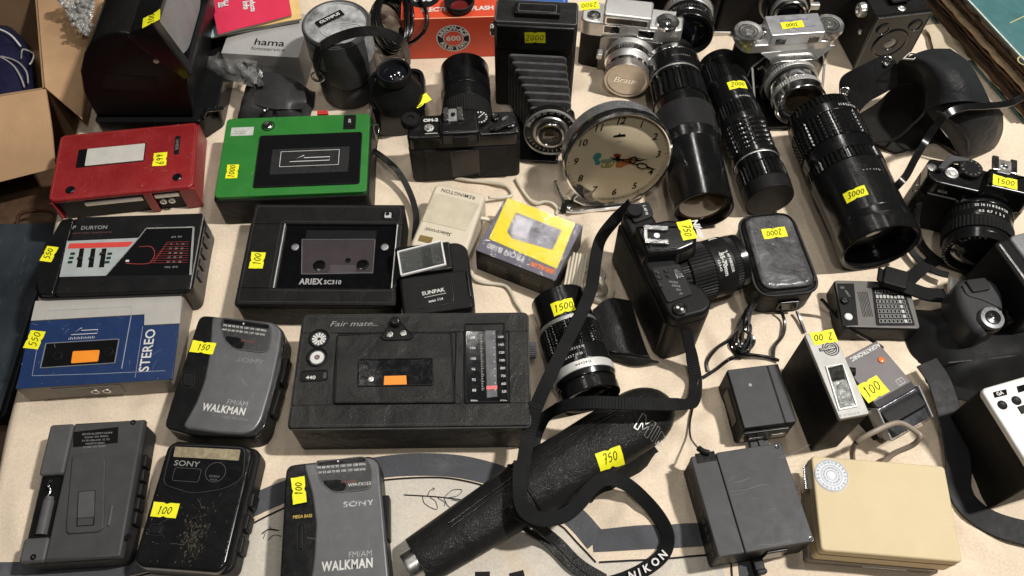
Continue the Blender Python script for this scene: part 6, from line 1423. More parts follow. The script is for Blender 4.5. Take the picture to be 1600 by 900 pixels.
for ch, p, r_ in (('N', (1036, 868, 8.6), 62), ('O', (1024, 879, 8.2), 50), ('K', (1010, 889, 7.9), 40), ('I', (999, 895, 7.6), 32), ('N', (988, 900, 7.4), 28)): 
    q = at(*p); m.text(ch, q.x, q.y, q.z+1.2, 9, r_+180-180-20, bold=.03)
m.build('lettering', INK, o)
m = MB(iv); m.box(*[v for v in (at(838, 690).x-5, at(838, 690).x+4, at(838, 690).y-8, at(838, 690).y+8)], 1, 6, 1.2, 2); m.build('strap_buckle', BLK, o)
o = thing('sync_cable', 'thin black cable ending in a small plug on the charcoal flash unit', 'cable', tuple(at(1085, 660)))
iv = Matrix.Translation(-at(1085, 660))
m = MB(iv); m.tube([atc(*p) for p in ((1090, 595, 8), (1083, 635, 3), (1076, 665, 3), (1078, 685, 8), (1088, 697, 30), (1096, 703, 42))], 1, 6, 6); m.build('wire', BLM, o)
m = MB(iv); m.tube([at(1091, 700, 41), at(1098, 705, 42), at(1108, 708, 42)], 2.8, 10, 2); m.build('plug', BLK, o)
# ================================================================== BACK ROW
def hgt(t, b, zb=0): return aty(t[0], t[1], at(b[0], b[1], zb).y).z
def W2L(f, p): 
    d = p-Vector((f.c.x, f.c.y, 0)); c, s_ = math.cos(-f.a), math.sin(-f.a); return Vector((d.x*c-d.y*s_, d.x*s_+d.y*c, d.z))
def fwd(f, y): # picture -> local on the thing's own plane y = const
    def g(px, py):
        O = Vector((0, CY, HC)); d = ray(px, py); o_ = W2L(f, O); e = W2L(f, O+d)-o_; return o_+e*((y-o_.y)/e.y)
    return g
RXF = Matrix.Rotation(R(90), 4, 'X')            # a face looking at the viewer: x right, y up

# ---- chrome rangefinder with lens cap
H = hgt((907, 31), (900, 107)); print('A', H)
f = Fr([(915, 2), (1071, 19), (1063, 49), (907, 31)], H); print(f.w, f.d)
o = f.thing('film_camera', 'chrome rangefinder camera with round metal lens cap behind the clock', 'camera', group='film cameras'); W, D = f.w/2, f.d/2
ol = rpoly([(W, -D+3), (W, D-3), (W-8, D), (-W+8, D), (-W, D-3), (-W, -D+3), (-W+8, -D), (W-8, -D)], 5)
MB().slab(ol, 4, H-20, .5).build('body', LEA, o); MB().slab(inset(ol, -.8), 0, 5, 1, 1).build('bottom_plate', SAT, o)
MB().slab(inset(ol, -.8), H-20, H, 2.5).build('top_plate', SAT, o)
g = fwd(f, -D)
a, b = f.L(943, 22, H+8), f.L(1019, 30, H+8)
MB().box(a[0], b[0], -D-.5, D-3, H-2, H+13, 2.5, 3).build('finder_housing', SAT, o)
m = MB(Matrix.Translation((0, -D-.5, 0))@RXF); p0, p1 = g(947, 20), g(1013, 36); m.frame(rrect(a[0]+3, b[0]-3, H-1, H+10, 1), 1.4, -.4, .8); m.build('finder_frame', CHR, o)
m = MB(Matrix.Translation((0, -D-.5, 0))@RXF); m.slab(rrect(a[0]+5, b[0]-5, H+1, H+8.5, 1), -.3, .25, 0); m.build('finder_window', mat('bronze_window', (.10, .085, .065), .25, .5), o)
for q in ((946, 40, 966, 50), (998, 46, 1021, 60)):
    p0, p1 = g(q[0], q[1]), g(q[2], q[3]); cx_, cz_ = (p0.x+p1.x)/2, (p0.z+p1.z)/2
    m = MB(Matrix.Translation((cx_, -D-.8, cz_))@RXF); m.slab(rrect(-9, 9, -5, 5, .8), -.5, .6, .2); m.build('small_window', WIN, o)
    m = MB(Matrix.Translation((cx_, -D-.8, cz_))@RXF); m.frame(rrect(-10, 10, -6, 6, 1), 1.2, 0, 1.2); m.build('window_trim', CHR, o)
x, y = f.L(1043, 34, H+3); m = MB(Matrix.Translation((x, y, H-.5))); m.lathe([(14, 0), (14, 4), (12.6, 5), (5, 4.6), (4, 5.4), (0, 5.6)], 72, {1: (36, .5)}); m.build('advance_knob', CHR, o)
x, y = f.L(928, 24, H); m = MB(Matrix.Translation((x, y, H-.5))); m.lathe([(8, 0), (8, 1.2), (6.5, 1.6), (6, .8), (3.8, .8), (3.6, 3.5), (0, 3.8)], 32); m.build('shutter_button', CHR, o)
pc = g(985, 80); MLa = Matrix.Translation((pc.x, -D, H*.42))@RXF
m = MB(MLa); m.slab(rrect(-38, 38, -H*.36, H*.34, 4), 0, 3, .8); m.build('lens_plate', mat('dark_chrome', (.25, .245, .235), .3, 1), o)
seg(o, 'lens_base', 3, 10, 31, 30, SAT, None, MLa); seg(o, 'shutter_ring', 10, 18, 29, 29, CHR, ('lin', 60, .5), MLa); seg(o, 'lens_barrel', 18, 27, 27, 26, SAT, None, MLa); seg(o, 'lens_ring', 27, 36, 26, 26, CHR, None, MLa)
m = MB(MLa); m.lathe([(26.4, 33), (27.2, 34), (27.2, 43), (26.4, 44), (24, 44), (22.8, 43), (21.5, 43), (0, 43.3)], 72); m.build('lens_cap', mat('cap_metal', (.52, .48, .43), .33, .9), o)
m = MB(MLa); m.text('Braun', 0, 0, 43.6, 12.5, 0, .01, .3); m.build('cap_lettering', CHR, o)
m = MB(MLa); m.box(-40, -33, -2, 6, 2, 12, 1.2, 2); m.build('focus_lever', SAT, o)
m = MB(Matrix.Translation((pc.x+52, -D-.6, H*.62))@RXF); m.lathe([(6, -1), (6, 1.4), (4.6, 2), (3.6, 1), (3, 1), (2.6, 2), (0, 2)], 28); m.build('flash_socket', SAT, o)
x, y = f.L(921, 9, H); sticker(o, '2500', Matrix.Translation((x, y, H+.4))@Matrix.Rotation(R(18), 4, 'Z'), 23, 14, 180)

# ---- camera behind it, lens at the right
f2y = f.c.y+D+24
c = aty(1035, 30, f2y); f2 = Fr([(1000, 6), (1110, 14), (1110, 30), (1000, 22)], 90)
o = thing('film_camera', 'black camera with chrome ringed lens standing behind the chrome rangefinder', 'camera', (c.x, f2y, 0), R(-8), group='film cameras')
MB().box(-70, 66, 0, 34, 0, 88, 3, 6, 1).build('body', LEA, o); MB().box(-70, 66, -1, 35, 80, 100, 2.5, 5).build('top_plate', BLM, o)
m = MB(); m.box(-70.5, 66.5, -2, 36, 79, 81.5, .6, 5); m.build('chrome_trim', CHR, o)
m = MB(Matrix.Translation((4, -1.2, 92))@RXF); m.text('FLEX', 0, 0, .2, 9, 0, .04); m.build('lettering', INKG, o)
MLr = Matrix.Translation((30, 0, 50))@Matrix.Rotation(R(84), 4, 'X')
for nm, a, b, c_, mt, kd in (('lens_mount', 0, 6, 33, CHR, None), ('aperture_ring', 6, 14, 30, SAT, ('lin', 40, .7)), ('lens_barrel', 14, 24, 29, BLM, None), ('focus_ring', 24, 34, 31, CHR, ('lin', 50, .8))): seg(o, nm, a, b, c_, c_, mt, kd, MLr)
bore(o, 'front_rim', 34, 44, 30, 25, 8, BLM, MLr)

# ---- folding camera with silver top
H = hgt((1150, 72), (1128, 148)); print('B', H)
f = Fr([(1151, 40), (1304, 31), (1311, 62), (1150, 73)], H); print(f.w, f.d)
o = f.thing('film_camera', 'silver topped folding camera with two round knobs and open lens door', 'camera', group='film cameras'); W, D = f.w/2, f.d/2
ol = rpoly([(W, 0), (W-8, D), (-W+8, D), (-W, 0), (-W+8, -D), (W-8, -D)], 9, 5)
MB().slab(ol, 4, H-11, .5).build('body', LEA, o); MB().slab(inset(ol, -.8), 0, 5, 1, 1).build('bottom_plate', SAT, o); MB().slab(inset(ol, -.8), H-11, H, 2).build('top_plate', SAT, o)
a, b = f.L(1200, 48, H+10), f.L(1285, 44, H+10)
MB().box(a[0], b[0], -D-.5, D-2, H-1, H+14, 1.6, 2).build('finder_housing', mat('pale_aluminium', (.6, .6, .62), .35, .75), o)
m = MB(); m.text('Prominent', (a[0]+b[0])/2, 5, H+14.15, 8, 3, .0, .25); m.text('made in Germany', (a[0]+b[0])/2+8, -7, H+14.15, 4, 3); m.build('lettering', mat('violet_ink', (.12, .1, .25), .5), o)
sticker(o, '3000', Matrix.Translation(((a[0]+b[0])/2-4, -3, H+14.3))@Matrix.Rotation(R(3), 4, 'Z'), 25, 11, 180)
for q, rr, hh in (((1170, 47), 17, 12), ((1297, 36), 17, 12)):
    x, y = f.L(*q, H+12); m = MB(Matrix.Translation((x, y, H))); m.lathe([(rr-2, -1), (rr-2, 4), (rr, 4.5), (rr, 10), (rr-1, 11.5), (rr-5, 11.2), (rr-6, 10.6), (6, 10.8), (5, 11.8), (2.2, 11.8), (2, 11), (0, 11)], 80, {2: (40, .6), 3: (40, .6)}); m.build('winding_knob', STL, o)
    m = MB(Matrix.Translation((x, y, H+.1))); m.stroke(circ(0, 0, rr-6.3, 36), .8, 11.3, True); m.stroke(circ(0, 0, rr-10, 30), .5, 11.0, True); m.build('knob_groove', BINK, o)
g = fwd(f, -D-.5)
for q in ((1221, 62), (1273, 58)):
    p = g(*q); m = MB(Matrix.Translation((p.x, -D-.6, H+4))@RXF); m.slab(rrect(-6, 6, -4, 4, 1), -.4, .5, .2); m.build('finder_window', WIN, o)
x, y = f.L(1195, 52, H); m = MB(Matrix.Translation((x, y, H))); m.box(-7, 7, -8, 8, 0, 2.5, .6, 1.5); m.lathe([(4, 2), (4, 5), (3, 5.8), (0, 5.4)], 24); m.build('shutter_button', CHR, o)
p = g(1232, 100); lx = p.x
m = MB(Matrix.Translation((lx, -D, 0))@RXF); m.frame(rpoly([(-30, H-14), (36, H-14), (44, H-30), (44, 14), (-50, 8), (-46, H-34)], 5), 2.2, -.5, 1.6); m.build('door_trim', SAT, o)
m = MB(); m.slab(rpoly([(lx-40, -D-62), (lx+40, -D-62), (lx+44, -D), (lx-48, -D)], 5), 4, 7, 1); m.build('lens_door', BLM, o)
m = MB(Matrix.Translation((lx, -D, H-12))@Matrix.Rotation(R(60), 4, 'X')); m.slab(rpoly([(-40, 0), (50, 4), (26, -14), (-18, -16)], 2), 0, 1.5, .4); m.build('chrome_hood', SAT, o)
for s_ in (-1, 1): m = MB(); m.tube([(lx+s_*44, -D-2, H-34), (lx+s_*40, -D-40, 8)], 1.6, 8, 0); m.build('door_strut', SAT, o)
MLv = Matrix.Translation((lx, -D-16, H*.46))@Matrix.Rotation(R(84), 4, 'X')
m = MB(MLv); m.slab(rrect(-33, 33, -30, 30, 16), -14, 3, 1.5); m.build('shutter_housing', mat('dark_chrome', (.25, .245, .235), .3, 1), o)
for nm, a, b, r_, mt, kd in (('shutter_ring', 3, 9, 31, SAT, ('lin', 60, .5)), ('lens_base', 9, 16, 27, BLM, None), ('lens_barrel', 16, 26, 29, CHR, None), ('focus_ring', 26, 34, 29.5, SAT, ('lin', 60, .5))): seg(o, nm, a, b, r_, r_, mt, kd, MLv)
bore(o, 'front_rim', 34, 46, 29.5, 26, 9, CHR, MLv, gl=GLB)
m = MB(MLv); m.lathe([(24.6, 42.5), (14, 38.2)], 48); m.build('name_ring', BLM, o)
m = MB(MLv)
for k in range(26): a = R(8*k+170); m.text('COLOR-SKOPAR 1:3.5/50mm  '[k % 25], 20.5*math.cos(a), 20.5*math.sin(a), 41.4, 3.6, math.degrees(a)+90)
m.build('ring_lettering', INKG, o)
m = MB(Matrix.Translation((lx-24, -D-4, H-26))@RXF); m.tube([(-14, -8, 0), (10, 8, 0)], 2, 8, 0); m.lathe([(5, -1), (5, 2), (3, 3), (1.6, 1.6), (0, 1.6)], 20); m.build('release_lever', CHR, o)

# ---- dark camera behind the folding one
yb2 = at(1122, 58, 0).y; c = aty(1212, 58, yb2)
o = thing('film_camera', 'dark leather covered camera with chrome lens behind the folding camera', 'camera', (c.x, yb2, 0), R(-1), group='film cameras')
MB().box(-82, 90, 0, 38, 3, 105, 3, 6).build('body', LEA, o); MB().box(-82.5, -58, -1, 39, 0, 8, 1, 2).build('bottom_plate', STL, o)
m = MB(); m.box(-30, 60, -2, 40, 74, 110, 2, 4); m.build('chrome_front', STL, o)
MLc = Matrix.Translation((-4, 0, 60))@Matrix.Rotation(R(86), 4, 'X')
for nm, a, b, r_, mt, kd in (('lens_base', -1, 5, 33, STL, None), ('shutter_ring', 5, 12, 31, CHR, None), ('aperture_ring', 12, 20, 26, BLM, ('lin', 16, 1.5)), ('lens_barrel', 20, 27, 22, SAT, None)): seg(o, nm, a, b, r_, r_, mt, kd, MLc)
bore(o, 'front_rim', 27, 34, 21, 17, 5, CHR, MLc)
m = MB(MLc); m.box(27, 40, -5, 3, 8, 14, 1.5, 2); m.build('focus_lever', SAT, o)

# ---- box camera
H = hgt((1372, 27), (1334, 108)); print('box', H)
P0, P1 = at(1372, 27, H), at(1457, 17, H); e = P1-P0; an = math.atan2(e.y, e.x); Wd = e.length; c = (P0+P1)/2
o = thing('box_camera', 'black box camera with two small finder lenses and leather handle', 'camera', (c.x, c.y, 0), an, group='film cameras')
MB().box(-Wd/2, Wd/2, 2, 105, 0, H-1, 1.5, 2, 1).build('body', LEA, o)
m = MB(); m.box(-Wd/2-.5, Wd/2+.5, -1, 4, -0, H, 1, 2); m.build('front_plate', BLM, o); m = MB(Matrix.Translation((0, -1, 0))@RXF); m.frame(rrect(-Wd/2, Wd/2, .5, H-.5, 2), 1.2, 0, .8); m.build('front_trim', mat('dark_trim', (.09, .09, .09), .3, .7), o)
for s_ in (-1, 1):
    m = MB(Matrix.Translation((s_*Wd*.3, -1, H-19))@RXF); m.lathe([(8.5, 0), (8.5, 1.4), (7.2, 1.8), (6.8, .6), (0, 1.4)], 32); m.build('finder_lens', mat('finder_lens_glass', (.03, .03, .03), .08, .4), o)
m = MB(Matrix.Translation((-2, -1, H*.47))@RXF); m.lathe([(22, 0), (22, 1), (20.5, 1.6), (19, .5), (10, .8), (9, -1), (0, -1)], 48); m.build('lens_ring', BLM, o)
m = MB(Matrix.Translation((-2, -1, H*.47))@RXF); m.lathe([(8.5, -.5), (5, .6), (0, 1)], 32); m.build('lens_glass', GLS, o)
m = MB(); m.box(-Wd*.18, Wd*.18, 16, 80, H+4, H+7, 1, 2); m.build('handle', LEB, o)
for y_ in (16, 42): m = MB(Matrix.Translation((-Wd*.1+.4*y_, y_-6, H-1))); m.lathe([(4.5, 0), (4.5, 1.2), (3, 1.8), (2, 1), (0, 1.2)], 20); m.build('stud', SAT, o)
m = MB(Matrix.Translation((-Wd/2, 30, H-14))@Matrix.Rotation(R(-90), 4, 'Y')); m.lathe([(9, -1), (9, 4), (8, 7), (5, 8), (4, 6), (0, 6)], 32, {1: (18, .8)}); m.build('winding_key', SAT, o)
m = MB(Matrix.Translation((-Wd/2, 18, H*.55))@Matrix.Rotation(R(-90), 4, 'Y')); m.lathe([(4, -1), (4, 2), (0, 3)], 20); m.build('shutter_lever', STL, o)

# ---- empty leather case
o = thing('camera_case', 'empty black leather camera case lying open with snap buttons and stitched nose', 'camera case', tuple(at(1440, 190)))
iv = Matrix.Translation(-at(1440, 190))
CL = mat('soft_black_leather', (.018, .0184, .02), .36, dent=.6, bump=.25, bs=900, kind='leather', dust=.12)
CI = mat('case_lining', (.014, .0125, .011), .8)
def pts(l): return [atc(*p) for p in l]
m = MB(iv); m.patch([pts([(1402, 97, 72), (1424, 87, 88), (1452, 78, 92), (1484, 77, 84)]), pts([(1432, 112, 70), (1452, 102, 92), (1482, 94, 98), (1512, 98, 86)]), pts([(1446, 140, 66), (1470, 128, 90), (1502, 122, 96), (1532, 130, 80)]), pts([(1446, 172, 56), (1474, 162, 76), (1512, 158, 82), (1548, 164, 66)])], 2, 6); m.build('nose', CL, o)
m = MB(iv); m.tube(pts([(1402, 97, 73), (1432, 112, 71), (1447, 140, 67), (1446, 172, 57), (1424, 196, 40), (1398, 217, 22), (1364, 221, 12), (1344, 200, 12)]), 1.5, 8, 6); m.build('edge_piping', LEB, o)
m = MB(iv); m.patch([pts([(1446, 169, 54), (1474, 157, 72), (1512, 153, 79), (1549, 160, 64), (1566, 177, 42)]), pts([(1462, 190, 44), (1486, 184, 60), (1520, 180, 64), (1554, 188, 48), (1566, 202, 24)]), pts([(1482, 214, 30), (1502, 212, 40), (1526, 210, 42), (1552, 212, 30), (1560, 220, 10)]), pts([(1498, 242, 6), (1508, 244, 10), (1520, 242, 12), (1540, 236, 8), (1552, 232, 2)])], 2, 5); m.build('front_cover', CL, o)
m = MB(iv); m.tube(pts([(1446, 171, 58), (1474, 178, 66), (1496, 196, 56), (1511, 216, 42), (1513, 240, 14)]), 1.3, 8, 6); m.build('cover_seam', LEB, o)
m = MB(iv); m.patch([pts([(1312, 150, 22), (1314, 122, 46), (1345, 103, 66), (1382, 85, 78)]), pts([(1322, 163, 16), (1332, 140, 36), (1360, 118, 56), (1400, 97, 70)]), pts([(1340, 178, 10), (1356, 160, 24), (1376, 148, 34), (1402, 134, 46)])], 2, 6); m.build('flap', CL, o)
for p in ((1386, 95, 72.5), (1320, 143, 33)):
    q = at(*p); m = MB(iv@Matrix.Translation(q)@Matrix.Rotation(R(48), 4, 'X')@Matrix.Rotation(R(-18), 4, 'Y')); m.lathe([(5.6, -1), (5.6, 1.2), (4.6, 1.8), (3, 1.6), (2.4, .4), (0, .6)], 24); m.build('snap_button', CHR, o)
m = MB(iv); m.patch([pts([(1342, 178, 10), (1372, 160, 26), (1402, 134, 44), (1440, 130, 52)]), pts([(1348, 196, 6), (1380, 184, 8), (1412, 168, 12), (1446, 160, 20)]), pts([(1364, 221, 8), (1396, 217, 6), (1426, 196, 8), (1458, 186, 14)]), pts([(1400, 240, 2), (1430, 232, 2), (1462, 222, 4), (1500, 240, 3)])], 2, 5); m.build('lining', CI, o)
m = MB(iv); m.patch([pts([(1402, 98, 69), (1432, 112, 67), (1446, 142, 62), (1446, 172, 52)]), pts([(1398, 120, 44), (1424, 134, 42), (1438, 158, 36), (1438, 182, 30)]), pts([(1392, 150, 14), (1412, 168, 12), (1426, 186, 10), (1432, 204, 8)]), pts([(1384, 172, 4), (1402, 190, 4), (1418, 204, 4), (1430, 218, 4)])], 1.5, 5); m.build('inner_wall', CI, o)
m = MB(iv)
q = at(1424, 88, 89.5); m.M = iv@Matrix.Translation(q)@Matrix.Rotation(R(20), 4, 'Z')@Matrix.Rotation(R(14), 4, 'X'); m.frame([(-12, 0), (0, -5), (12, 0), (0, 5)], 1, -1, 1.2); m.build('diamond_emblem', SAT, o)
m = MB(iv); m.ribbon(pts([(1598, 152, 66), (1575, 162, 66), (1540, 166, 78), (1505, 168, 86), (1480, 178, 84), (1460, 200, 70), (1444, 224, 58), (1430, 248, 60), (1416, 274, 74), (1402, 290, 70), (1392, 300, 56)]), 8, 2.4, 8, [(0, -.4, 1)]*11); m.build('carry_strap', BLM, o)

# ---- photo album
f = Fr([(1497, -60), (1770, -130), (1850, 70), (1598, 142)], 58); o = f.thing('photo_album', 'thick worn photo album with teal cover and frayed brown pages', 'album'); W, D = f.w/2, f.d/2
MB().box(-W, W, -D, D, 55, 58, .8, 1.5).build('front_cover', mat('teal_cloth_cover', (.05, .145, .15), .45, var=.25, vs=25, bump=.3, bs=400, dust=.2, scratch=.4), o)
MB().box(-W, W, -D, D, 0, 3, .8, 1.5).build('back_cover', mat('teal_cloth_cover', (.05, .145, .15)), o)
random.seed(9)
PG = [mat('aged_page_%s' % n, c_, .8, var=.3, vs=60) for n, c_ in (('brown', (.16, .10, .055)), ('tan', (.34, .25, .15)), ('umber', (.07, .045, .03)), ('ivory', (.5, .42, .3)))]
for k in range(12):
    z = 4+4.2*k; dx = random.uniform(-7, 4); dy = random.uniform(-3, 2)
    m = MB(); n_ = 22; e_ = [(-W+3+dx+random.uniform(-1.6, 1.6), D-2-(2*D-4)*i/n_+dy) for i in range(n_+1)]
    m.slab([(W-2, -D+2), (W-2, D-2)]+e_, z, z+random.uniform(3.2, 4.0), .2); m.build('page', PG[random.choice((0, 0, 1, 1, 2, 3))], o)
m = MB(); m.stroke([(-W+1.2, D-2-(2*D-4)*i/30+0) for i in range(31)], 2.4, 58.15); m.build('worn_edge', mat('worn_white_edge', (.5, .5, .46), .8, var=.3, vs=300), o)
m = MB(); x, y = f.L(1592, 28); m.stroke([(x-16, y-4), (x+40, y+6)], 1.4, 58.2); x, y = f.L(1600, 95); m.stroke(circ(x, y, 7, 16), 1.6, 58.2, True); m.build('cover_print', mat('yellowish_print', (.45, .42, .2), .5), o)
f = Fr([(1448, 42), (1512, 40), (1532, 92), (1462, 100)], 4); o = f.thing('paper_sheet', 'crumpled pale paper lying between the box camera and the album', 'paper')
W, D = f.w/2, f.d/2; random.seed(2)
MB().patch([[(-W+2*W*i/5+random.uniform(-3, 3), -D+2*D*j/4, 4+random.uniform(-1, 5)) for i in range(6)] for j in range(5)], .5, 4).build('paper_sheet', mat('tan_paper', (.5, .42, .3), .75), o)

# ---- grey box and booklets
H = 46
f = Fr([(362, 16), (474, 22), (479, 90), (353, 82)], H); o = f.thing('accessory_box', 'flat grey cardboard box with lettering under the booklets', 'box'); W, D = f.w/2, f.d/2
MB().box(-W, W, -D, D, 0, H, .8, 1.2).build('carton', mat('grey_card', (.36, .35, .335), .55, var=.06, dust=.1), o)
m = MB(); m.text('hama', *f.L(421, 67), H+.15, 15.5, 0, .012, sx=1.15); m.text('fotoservice', *f.L(419, 77), H+.15, 8, 0, 0, sx=1.15); m.build('lettering', BINK, o)
m = MB(Matrix.Translation((0, -D, 0))@RXF); m.text('Blitz 12 x 8 cm', 0, 28, .2, 7); m.build('side_lettering', mat('faint_grey_print', (.2, .2, .19), .5), o)
def booklet(quad, z0, th, col, name, label, curl=0, pages=True):
    P = [at(*q, z0+th) for q in quad]; c = (P[0]+P[1]+P[2]+P[3])/4; o = thing('booklet', label, 'booklet', (c.x, c.y, z0), 0, group='old booklets')
    iv = Matrix.Translation(-Vector((c.x, c.y, z0)))
    def G(z, ins):
        rows = []
        for j in range(5):
            v = j/4; a = P[0].lerp(P[3], v); b = P[1].lerp(P[2], v); rows.append([a.lerp(b, i/5)*(1-ins)+c*ins for i in range(6)])
            rows[-1] = [Vector((p.x, p.y, z+curl*(v**3)*(.3+.7*abs(math.sin(i*1.1))))) for i, p in enumerate(rows[-1])]
        return rows
    m = MB(iv); m.patch(G(z0+th-.4, 0), .6, 3); m.build('front_cover', col, o)
    m = MB(iv); m.patch(G(z0+th*.5-.3, .012), th-1.2, 3); m.build('page_block', mat('page_paper', (.6, .56, .47), .7), o)
    return o, iv, P
booklet([(322, -40), (452, -60), (466, 34), (330, 59)], H, 3, mat('pale_teal_card', (.38, .52, .52), .5), 'b', 'pale teal booklet at the bottom of the pile on the grey box', 1.5)
booklet([(330, -45), (455, -62), (472, 30), (345, 52)], H+4.6, 3.2, mat('sand_yellow_card', (.72, .5, .2), .5), 'b', 'sand yellow booklet in the middle of the pile on the grey box', 1.5)
o, iv, P = booklet([(318, -50), (440, -66), (456, 24), (341, 54)], H+9.6, 3, mat('crimson_pink_card', (.70, .04, .095), .42, coat=.3, var=.05), 'b', 'crimson pink booklet lying on top of the pile', 1)
z = H+12.9+1
m = MB(iv)
for t, q, s_, r_ in (('Photo', (352, -2), 11, 100), ('II', (344, 8), 12, 14), ('Info', (384, 8), 10, -76), ('Products', (394, 4), 9, -76)): p = at(*q, z); m.text(t, p.x, p.y, z, s_, r_, .04)
m.build('lettering', mat('bright_print', (.7, .67, .66), .5), o)

# ---- soft pouch with clear bag
f = Fr([(372, 110), (468, 118), (482, 178), (356, 184)], 34); o = f.thing('leather_pouch', 'crumpled black leather pouch with zipped flap behind the green recorder', 'pouch'); W, D = f.w/2, f.d/2
random.seed(4); g_ = []
for j in range(7):
    row = []
    for i in range(8):
        u, v = i/7*2-1, j/6*2-1; edge = max(abs(u), abs(v)); z = 32*(1-edge**5)+random.uniform(-2.5, 2.5)*(1 if edge < .9 else .1)
        row.append((u*W*(1+.05*random.random()), v*D*(1+.1*random.random()), max(1, z)))
    g_.append(row)
MB().patch(g_, 2, 4).build('body', LEW, o)
a = [f.L(412, 112, 38), f.L(438, 118, 38), f.L(470, 134, 38)]
m = MB(); m.tube([(*p, 36-2*i) for i, p in enumerate(a)], 2.2, 8, 5); m.build('zip', mat('dark_zip', (.03, .03, .03), .35, .4), o)
m = MB(); q = [(*f.L(405, 112, 38), 36), (*f.L(428, 115, 40), 40), (*f.L(452, 122, 38), 38), (*f.L(474, 136, 34), 33)]; q2 = [(*f.L(398, 138, 36), 36), (*f.L(424, 144, 40), 40), (*f.L(450, 150, 38), 38), (*f.L(478, 156, 30), 28)]; q3 = [(*f.L(392, 160, 34), 33), (*f.L(420, 168, 36), 34), (*f.L(448, 170, 34), 33), (*f.L(476, 172, 20), 22)]
m.patch([q, q2, q3], 1.8, 5); m.build('flap', LEW, o)
m = MB(Matrix.Translation((*f.L(420, 177, 34), 31))); m.lathe([(9, 0), (9.5, 2), (8, 3.4), (6.6, 2.4), (6, 0)], 32); m.build('ring_snap', BLM, o)
o = thing('plastic_bag', 'crinkled clear plastic bag lying on the black leather pouch', 'bag', tuple(at(352, 110, 30)))
iv = Matrix.Translation(-at(352, 110, 30)); random.seed(8)
g_ = []
A4 = [(318, 74), (402, 96), (398, 138), (322, 112)]
for j in range(7):
    row = []
    for i in range(10):
        u, v = i/9, j/6; px_ = (A4[0][0]*(1-u)+A4[1][0]*u)*(1-v)+(A4[3][0]*(1-u)+A4[2][0]*u)*v; py_ = (A4[0][1]*(1-u)+A4[1][1]*u)*(1-v)+(A4[3][1]*(1-u)+A4[2][1]*u)*v
        row.append(jit(at(px_, py_, 24+18*u+8*math.sin(v*3.1)), 1.8))
    g_.append(row)
m = MB(iv); m.patch(g_, .3, 4); m.build('film', clear('bag_film', (.96, .96, .96), .3, .1, .7, 110, .1), o)
g2 = [[jit(at(377+31*u+3*v, 98+8*u+28*v, 44), 2.4) for u in [k/5 for k in range(6)]] for v in [k/5 for k in range(6)]]
m = MB(iv); m.patch(g2, .4, 3); m.build('foil_liner', mat('crumpled_foil', (.3, .3, .295), .25, .85, var=.5, vs=90, bump=1, bs=260), o)

# ---- round lens case
H = hgt((525, 36), (548, 140)); c = at(525, 36, H); rr = pr(525, 36, H, 52); print('case', H, rr)
o = thing('lens_case', 'round worn leather lens case with pale scuffed lid and carrying strap', 'lens case', (c.x, c.y, 0))
LW = mat('greyed_leather', (.05, .05, .05), .45, bump=.5, bs=260, dust=.6, dustc=(.25, .25, .24), var=.3, vs=40)
m = MB(); m.lathe([(0, 0), (rr*.86, 0), (rr*.92, 4), (rr*.94, H*.5), (rr*.96, H*.68)], 64); m.build('case', LW, o)
m = MB(); m.lathe([(rr*.95, H*.6), (rr*1.0, H*.6), (rr*1.02, H*.62), (rr*1.02, H-4), (rr*.99, H), (rr*.93, H), (rr*.9, H-2.5), (rr*.85, H-2), (0, H-1)], 72); 
SCL = mat('scuffed_lid_leather', (.30, .30, .30), .5, bump=.9, bs=120, var=.75, vs=48, dust=.5, dustc=(.5, .5, .5)); m.build('lid', SCL, o)
m = MB(); m.lathe([(rr*1.0, H-4), (rr*1.035, H-3.6), (rr*1.035, H-1), (rr*.99, H+1.2), (rr*.94, H+.6)], 72); m.build('lid_rim', LW, o)
Mp = Matrix.Translation((-8, 8, H-.6))@Matrix.Rotation(R(38), 4, 'Z')
m = MB(Mp); m.box(-17, 17, -5, 5, 0, .8, .2, .6); m.mi = 1; m.text('OLYMPUS', 0, 0, .95, 6, 0, .03); m.build('name_plate', [BLM, INK], o)
m = MB(Matrix.Translation((10, -rr*.3, H-.8))); m.stroke(circ(0, 0, 26, 40, 12), .9, .2, True); m.stroke(circ(0, 0, 22, 40, 9), .5, .2, True); m.build('lid_scuff', mat('pale_ring', (.42, .42, .41), .6), o)
fl = []
for j, (k, zz) in enumerate(((1.05, H*.98), (1.07, H*.75), (1.04, H*.5), (1.0, H*.36))): fl.append([(rr*k*math.cos(R(a)), rr*k*math.sin(R(a)), zz-(6*abs((a+72)/34)**2 if j == 3 else 0)*-1) for a in (-110, -91, -72, -53, -34)])
m = MB(); m.patch(fl, 2, 5); m.build('closing_flap', LW, o)
pts_ = [at(497, 120, H*.5), at(493, 98, H*.75), at(502, 74, H*.98), at(530, 58, H+10), at(565, 49, H+22), at(600, 51, H+20), at(626, 64, H+4), at(636, 84, H*.6), at(637, 104, H*.25)]
m = MB(Matrix.Translation(-Vector((c.x, c.y, 0)))); m.ribbon(pts_, 11, 2, 8, [(-.8, -.5, .2), (-.7, -.6, .4), (-.3, -.6, .8), (0, -.7, .8), (0, -.8, .7), (.2, -.8, .6), (.6, -.7, .4), (.8, -.6, .2), (.8, -.6, .1)]); m.build('carry_strap', LEB, o)
m = MB(Matrix.Translation(-Vector((c.x, c.y, 0)))); q = at(497, 119, H*.5); m.tube([q+Vector((7*math.cos(t), -1, 7*math.sin(t))) for t in [k*.785 for k in range(8)]], 1.6, 8, 3, True); m.build('strap_ring', STL, o)

